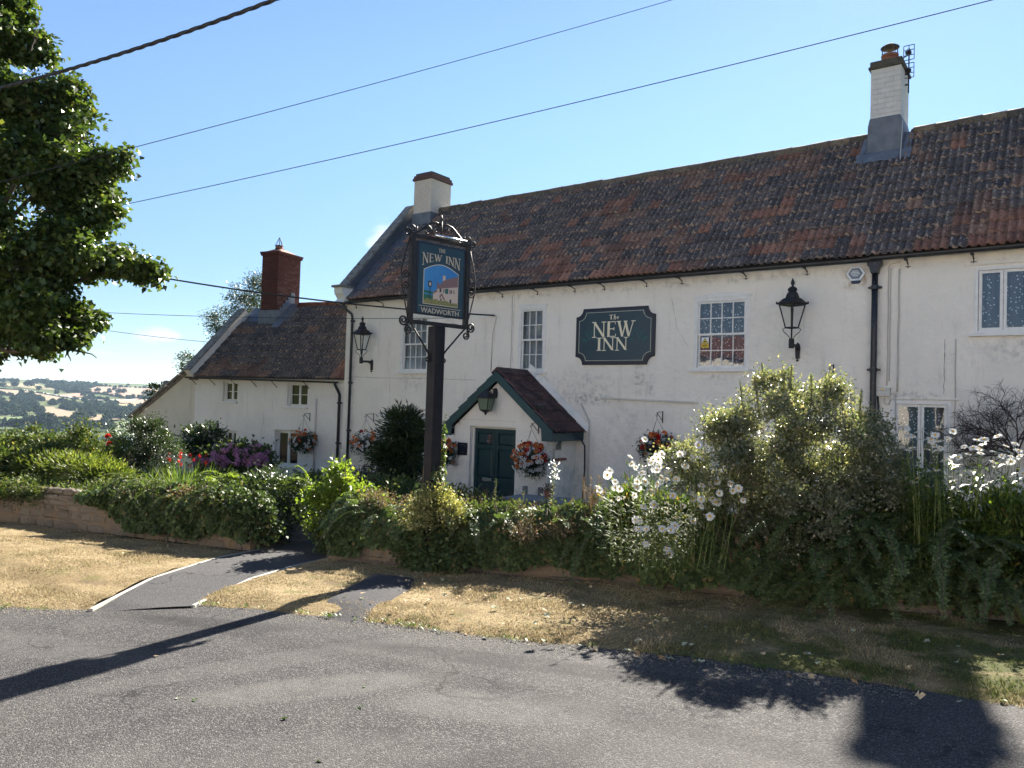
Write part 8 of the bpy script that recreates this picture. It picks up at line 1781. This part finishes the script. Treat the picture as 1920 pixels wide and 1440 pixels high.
# -- fishbone cotoneaster sprawling over the wall
ct = thing('cotoneaster', 'sprawling fishbone cotoneaster hanging over the wall at lower right', 'shrub', (11.0,-7.6,-1.6)); st = []
for i in range(95):
    x = random.uniform(9.6,12.3); w, nr = wall_x(WALL_R, x); tng = Vector((-nr.y, nr.x, 0)); z = random.uniform(-1.5,-.95) if i > 20 else random.uniform(-1.75,-1.4)
    side = random.gauss((x-10.9)*.35, .75); st.append((Vector((w.x,w.y,z))+nr*random.uniform(.12,.42), nr*random.uniform(.5,1.1)+tng*side*-1*(-1)+ZV*random.uniform(-.1,.55), random.uniform(.40,.80), random.uniform(.35,.75)))
sprays(ct, 'sprays', st, 'lf_coton', .13, .032, .024, .006, 'bark', .72)
leafcloud('foliage', ct, [((w_[0].x+w_[1].x*.15, w_[0].y+w_[1].y*.15, -1.38),(.5,.26,.28),1) for w_ in (wall_x(WALL_R, x_) for x_ in (9.9,10.6,11.3,12.0))], 4000, .024, .017, MT['lf_coton'], ncl=160, csz=.07)
bush('low_growth', 'sunlit pale low hedge plant at the right edge of the picture on the wall', 'shrub', (12.35,-7.3,-1.7), [((12.25,-7.45,-1.25),(.34,.26,.22),1),((12.75,-7.3,-1.22),(.35,.26,.22),1),((12.4,-7.55,-1.5),(.5,.2,.25),.8)], 5200, .034, .021, 'lf_bright', .06, 150, nst=0)
# dead yellow leaves hanging below the daisies
hd = thing('withered_leaves', 'withered yellow brown leaves hanging under the daisies and the big shrub', 'dead plant', (9.0,-8.3,-1.4)); n = 46; PP = np.array([tuple(wall_x(WALL_R, x)[0]+wall_x(WALL_R, x)[1]*random.uniform(.1,.36)+ZV*random.uniform(-1.6,-1.02)) for x in np.random.default_rng(4).uniform(8.3,10.2,n)])
leaves('foliage', PP, np.tile([0,0,-1.0],(n,1))+.35*dirs(n), dirs(n), .10, .034, MT['lf_dead'], hd, bend=.2)
# -- bare twiggy shrub against the facade
tw_ = thing('bare_shrub', 'leafless dark twiggy shrub fanned out against the white wall at the right edge', 'shrub', (11.3,-.55,-2.2)); mb = MB(); b0 = Vector(tw_.matrix_basis.translation)
def fan(a, d, ln, r, dep):
    k = 4; pts = [a]; dd = d
    for i in range(k): dd = (dd + Vector((random.gauss(0,.14), random.gauss(0,.06), random.gauss(0,.14)))).normalized(); pts.append(pts[-1]+dd*ln/k)
    mb.tube([p_-b0 for p_ in pts], [lerp(r, r*.55, i/k) for i in range(k+1)], 4, cap=False)
    if dep:
        for i in range(random.choice((3,4,4))):
            s = pts[random.randint(1,k)]; an_ = random.choice((-1,1))*random.uniform(.3,.95); nd = Vector((dd.x*math.cos(an_)-dd.z*math.sin(an_), dd.y*.6+random.gauss(0,.12), dd.x*math.sin(an_)+dd.z*math.cos(an_))); nd.z -= .12 if dep < 2 else 0; fan(s, nd.normalized(), ln*random.uniform(.55,.78), r*.6, dep-1)
for i in range(12):
    a = Rd(12+158*i/11); fan(Vector((11.30,-.5,-.62)), Vector((math.cos(a), random.uniform(-.15,.1), math.sin(a)*.95)), .60, .017, 4)
mb.tube([(0.05,.05,0),(.05,.05,.7),(.05,.05,1.4)], [.022,.02,.018], 6); part('twigs', mb, MT['twig'], tw_)

# ================================================================== hanging baskets
pet_me = []
for s in range(3):
    r_ = random.Random(s); V, F = [], []
    for i in range(5):
        a = 6.283*i/5; o = len(V); c, s_ = math.cos(a), math.sin(a)
        V += [(c*.004,s_*.004,-.008),(c*.026-s_*.016,s_*.026+c*.016,.004),(c*.036,s_*.036,.002),(c*.026+s_*.016,s_*.026-c*.016,.004)]; F.append((o,o+1,o+2,o+3))
    o = len(V); V += [(.008*math.cos(k*1.257), .008*math.sin(k*1.257), .003) for k in range(5)]; F.append(tuple(range(o,o+5)))
    me = bpy.data.meshes.new('petunia_flower'); me.from_pydata(V, [], F); me.materials.append(MT['fl_white']); me.materials.append(MT['fl_yellow']); me.polygons[5].material_index = 1
    at_ = me.attributes.new('rnd','FLOAT','FACE'); at_.data.foreach_set('value', [r_.random() for _ in F]); pet_me.append(me)
beg = [rosette(.05, 22, 'fl_orange', s) for s in range(4)]; begr = rosette(.05, 22, 'fl_red', 9)
def basket(label, plate, nrm, reach, drop, r, n_o, n_w, style, seed):
    """iron wall bracket, three chains, round mass of trailing leaves with begonias and petunias"""
    random.seed(seed); t = thing('hanging_basket', label, 'hanging basket', plate, 0, 'hanging baskets on the inn and cottage'); n = Vector(nrm).normalized(); mb = MB(); b0 = Vector(plate)
    side = n.cross(ZV)
    mb.obox((n.x*.008,n.y*.008,-.02), side*.012, n*.006, (0,0,.14)); mb.tube([(0,0,-.14)+Vector((0,0,0)) if False else Vector((0,0,-.12)), n*reach*.5+Vector((0,0,-.02)), n*reach+Vector((0,0,.08))], .008, 5); mb.tube([Vector((0,0,.10)), n*reach*.6+Vector((0,0,.10)), n*reach+Vector((0,0,.08))], .008, 5); mb.tube(spiral(n*(reach+.03)+Vector((0,0,.03)), n, ZV, .05, .025, .8, 1.6, 10), .007, 5)
    part('bracket', mb, MT['black_iron'], t)
    hk = n*reach+Vector((0,0,.0)); c = n*reach+Vector((0,0,-drop)); mb = MB(); mb.tube([hk+Vector((0,0,.03)), hk+Vector((0,0,-.06))], .006, 4)
    for k in range(3): a = k*2.094+.5; mb.tube([hk+Vector((0,0,-.05)), c+Vector((math.cos(a)*r*.75, math.sin(a)*r*.75, r*.3))], .004, 4)
    part('chain', mb, MT['black_iron'], t)
    mb = MB(); mb.lathe([(.02,-r*.55),(r*.35,-r*.48),(r*.62,-r*.2),(r*.70,r*.12),(r*.6,r*.14)], tuple(c), 14); part('basket', mb, MT['twig'], t)
    C = b0+c
    leafcloud('foliage', t, [((C.x,C.y,C.z),(r*.95,r*.95,r*.76),1.3),((C.x,C.y,C.z-r*.38),(r*.7,r*.7,r*.55),1)], 2300, .055, .032, MT['lf_dark'], ncl=80, csz=r*.16, shell=.6, upw=-.1)
    for k in range(n_o+n_w):
        orange = k < n_o
        d = Vector((random.gauss(0,1), random.gauss(0,1), random.gauss(0,.8)+(.75 if orange else -.35))) + Vector((CAM.x-C.x, CAM.y-C.y, 0)).normalized()*.9; d.normalize()
        if style == 'mix' and not orange and random.random() < .6: d.x = abs(d.x)
        o = link('begonia_flower' if orange else 'petunia_flower', (random.choice(beg) if random.random() < .88 else begr) if orange else random.choice(pet_me), t, True)
        k_ = 1.04 if orange else 1.14; o.location = C + Vector((d.x*r*k_, d.y*r*k_, d.z*r*.85*k_-(0 if orange else r*.12))); o.rotation_euler = d.to_track_quat('Z','Y').to_euler(); s = random.uniform(.85,1.3)*(1.15 if orange else 1.25); o.scale = (s,s,s)
basket('round hanging basket of orange and white flowers right of the green door', (1.80,PY-.003,-.50), (0,-1,0), .30, .74, .41, 40, 62, 'mix', 11)
basket('hanging basket of orange flowers left of the green door, half behind the sign post', (-.98,PY-.003,-.56), (0,-1,0), .30, .70, .38, 36, 14, 'mix', 12)
basket('hanging basket of white flowers on the inn wall just right of the left drainpipe', (-5.24,-.003,-.50), (0,-1,0), .32, .78, .42, 18, 46, 'mix', 13)
_c = Matrix.Rotation(CA,3,'Z'); _p = _c @ Vector((-1.66,-.003,0)) + Vector((CO.x,CO.y,-.58)); _n = _c @ Vector((0,-1,0))
basket('hanging basket on the cottage wall above its ground floor window', tuple(_p), tuple(_n), .30, .78, .42, 18, 28, 'mix', 14)
basket('shaded hanging basket on the wall behind the left part of the big shrub', (4.40,-.003,-.15), (0,-1,0), .30, .70, .40, 22, 8, 'mix', 15)
random.seed(21)
eb = thing('empty_bracket', 'bracket with bare chains on the wall above the big shrub, right of the second lantern', 'basket bracket', (8.16,-.003,.90)); mb = MB(); mb.box(-.012,-.014,-.14,.012,0,.14); mb.tube([(0,-.01,.10),(0,-.2,.11),(0,-.30,.07),(0,-.32,.02)], .008, 5); part('bracket', mb, MT['black_iron'], eb)
mb = MB()
for k in range(3): mb.tube([(0,-.32,.02),(.16*math.cos(k*2.1),-.32+.16*math.sin(k*2.1),-.52)], .004, 4)
part('chain', mb, MT['black_iron'], eb)
eb = thing('empty_bracket', 'small bare black bracket under the left eave of the porch', 'basket bracket', (-.72,PY-.003,-.36)); mb = MB(); mb.box(-.012,-.014,-.14,.012,0,.12); mb.tube([(0,-.01,.09),(0,-.16,.10),(0,-.24,.05)], .008, 5); part('bracket', mb, MT['black_iron'], eb)

# ================================================================== garden table and pot before the porch
tbx, tby = 4.15, -4.4; tz = -1.74
tb_ = thing('garden_table', 'weathered grey timber table in front of the porch, half hidden by plants', 'table', (tbx, tby, gz(tbx,tby)), Rd(8)); g0 = tz-gz(tbx,tby)
for k in range(6):
    mb = MB(); mb.box(-.75, -.40+k*.136, g0-.04, .75, -.40+k*.136+.124, g0); part('plank', mb, MT['greywood'], tb_, bevel=.006)
for sx in (-.62,.62):
    for sy in (-.32,.32): mb = MB(); mb.box(sx-.035,sy-.035,0,sx+.035,sy+.035,g0-.042); part('leg', mb, MT['greywood'], tb_)
for sy in (-.36,.36): mb = MB(); mb.box(-.6,sy-.012,g0-.13,.6,sy+.012,g0-.042); part('apron', mb, MT['greywood'], tb_)
for sx in (-.69,-.35): mb = MB(); mb.box(sx,.32,g0+.001,sx+.08,.40,g0+.16); part('upright', mb, MT['greywood'], tb_)
pt = thing('plant_pot', 'small terracotta pot on the grey garden table', 'plant pot', (tbx+.02, tby+.02, tz+.001)); mb = MB(); mb.lathe([(.055,0),(.085,.13),(.095,.13),(.095,.165),(.08,.165),(.075,.14)], (0,0,0), 16); part('pot', mb, MT['terracotta'], pt, smooth=False)
leafcloud('plant', pt, [((tbx+.02,tby+.02,tz+.20),(.10,.10,.06),1)], 160, .05, .03, MT['lf_dead'], ncl=14, csz=.03)

# ================================================================== fallen leaves on the verge and road
lm = []
for k, (nm, cs_) in enumerate((('pale_green',((.22,.26,.17),(.30,.33,.24),(.34,.36,.28))),('straw',((.38,.28,.15),(.45,.34,.2),(.5,.4,.26))),('brown',((.20,.11,.05),(.27,.16,.08),(.3,.2,.1))),('green',((.05,.10,.03),(.08,.14,.04),(.12,.17,.06))))):
    mtl = leaf_mat('fallen_leaf_'+nm, L3(*cs_), .15, .75, .2, 1.1)
    for v in range(2):
        r_ = np.random.default_rng(k*5+v); n = 7; an_ = np.linspace(-1.9,1.9,n) if v == 0 else np.linspace(-.9,.9,n); rad = .038*(1+.24*np.cos(an_*5)+.22*r_.normal(size=n)) if v == 0 else .055*np.cos(an_*.8)
        V = [(0,0,.004)]+[(float(rad[i]*math.cos(an_[i])), float(rad[i]*math.sin(an_[i])), float(.004+.018*r_.random()*abs(math.sin(an_[i])))) for i in range(n)]; F = [(0,i,i+1) for i in range(1,n)]; V.append((-.05,.006,.008)); F.append((0,n+1,1)) if v == 0 else None
        me = bpy.data.meshes.new('fallen_leaf'); me.from_pydata(V, [], F); me.materials.append(mtl); a_ = me.attributes.new('rnd','FLOAT','FACE'); a_.data.foreach_set('value', [float(r_.random())]*len(F)); lm.append(me)
random.seed(5)
def drop(x, y, z, ks, lab, s):
    s *= .72
    o = link('fallen_leaf', lm[random.choice(ks)*2+random.randint(0,1)]); o.location = (x, y, z); o.rotation_euler = (random.uniform(-.45,.45), random.uniform(-.45,.45), random.random()*6.283); o.scale = (s,s,s); tag(o, lab, 'fallen leaf', 'fallen leaves'); 
def vrg(q, r):
    a = RV_W; b = RV_R; s = q*(len(a)-1); i = min(int(s), len(a)-2); f = s-i; A = (lerp(a[i][0],a[i+1][0],f), lerp(a[i][1],a[i+1][1],f)); B = (lerp(b[i][0],b[i+1][0],f), lerp(b[i][1],b[i+1][1],f)); return lerp(A[0],B[0],r), lerp(A[1],B[1],r)
for i in range(150):
    q = min(.70, .08+.62*random.random()**.7); x, y = vrg(q, random.random()**.75); drop(x, y, hump(x, y, .6)+.03, (0,0,1,1,2), 'fallen leaf lying on the shaded parched verge in front of the ivy', random.uniform(.5,1.15))
for i in range(22):
    q = random.uniform(.3,.72); x, y = vrg(q, 1.0+random.uniform(-.01,.06)); drop(x, y, hump(x, y, .98)+.015, (0,0,1,2), 'fallen leaf lying along the road edge of the verge', random.uniform(.7,1.4))
for i in range(16):
    x, y = random.uniform(4.9,11.8), random.uniform(-14.2,-11.9)
    if (y < -12.6 or x > 9.5) and math.hypot(x-CAM.x, y-CAM.y) > 2.6: drop(x, y, gz(x,y)+.004, (0,1,3,3), 'fallen leaf lying on the open asphalt road', random.uniform(.5,.9))
for i in range(12):
    x, y = random.uniform(1.0,3.0), random.uniform(-12.2,-10.8); drop(x, y, hump_l(x,y,.5)+.03, (0,1,2), 'fallen leaf lying on the left lawn beyond the path', random.uniform(.7,1.1))
# ================================================================== air
def haze():
    m = bpy.data.materials.new('haze'); m.use_nodes = True; n = m.node_tree.nodes; n.clear(); o = n.new('ShaderNodeOutputMaterial'); v = n.new('ShaderNodeVolumePrincipled')
    v.inputs['Color'].default_value = (.55,.75,1.0,1); v.inputs['Density'].default_value = HAZE; v.inputs['Anisotropy'].default_value = .2
    m.node_tree.links.new(v.outputs[0], o.inputs['Volume']); m.cycles.homogeneous_volume = True
    mb = MB(); mb.box(-6200,-6200,-62,6200,6200,75); ob = link('haze', mb.mesh('haze', m)); ob['kind'] = 'stuff'
if HAZE > 0: haze()
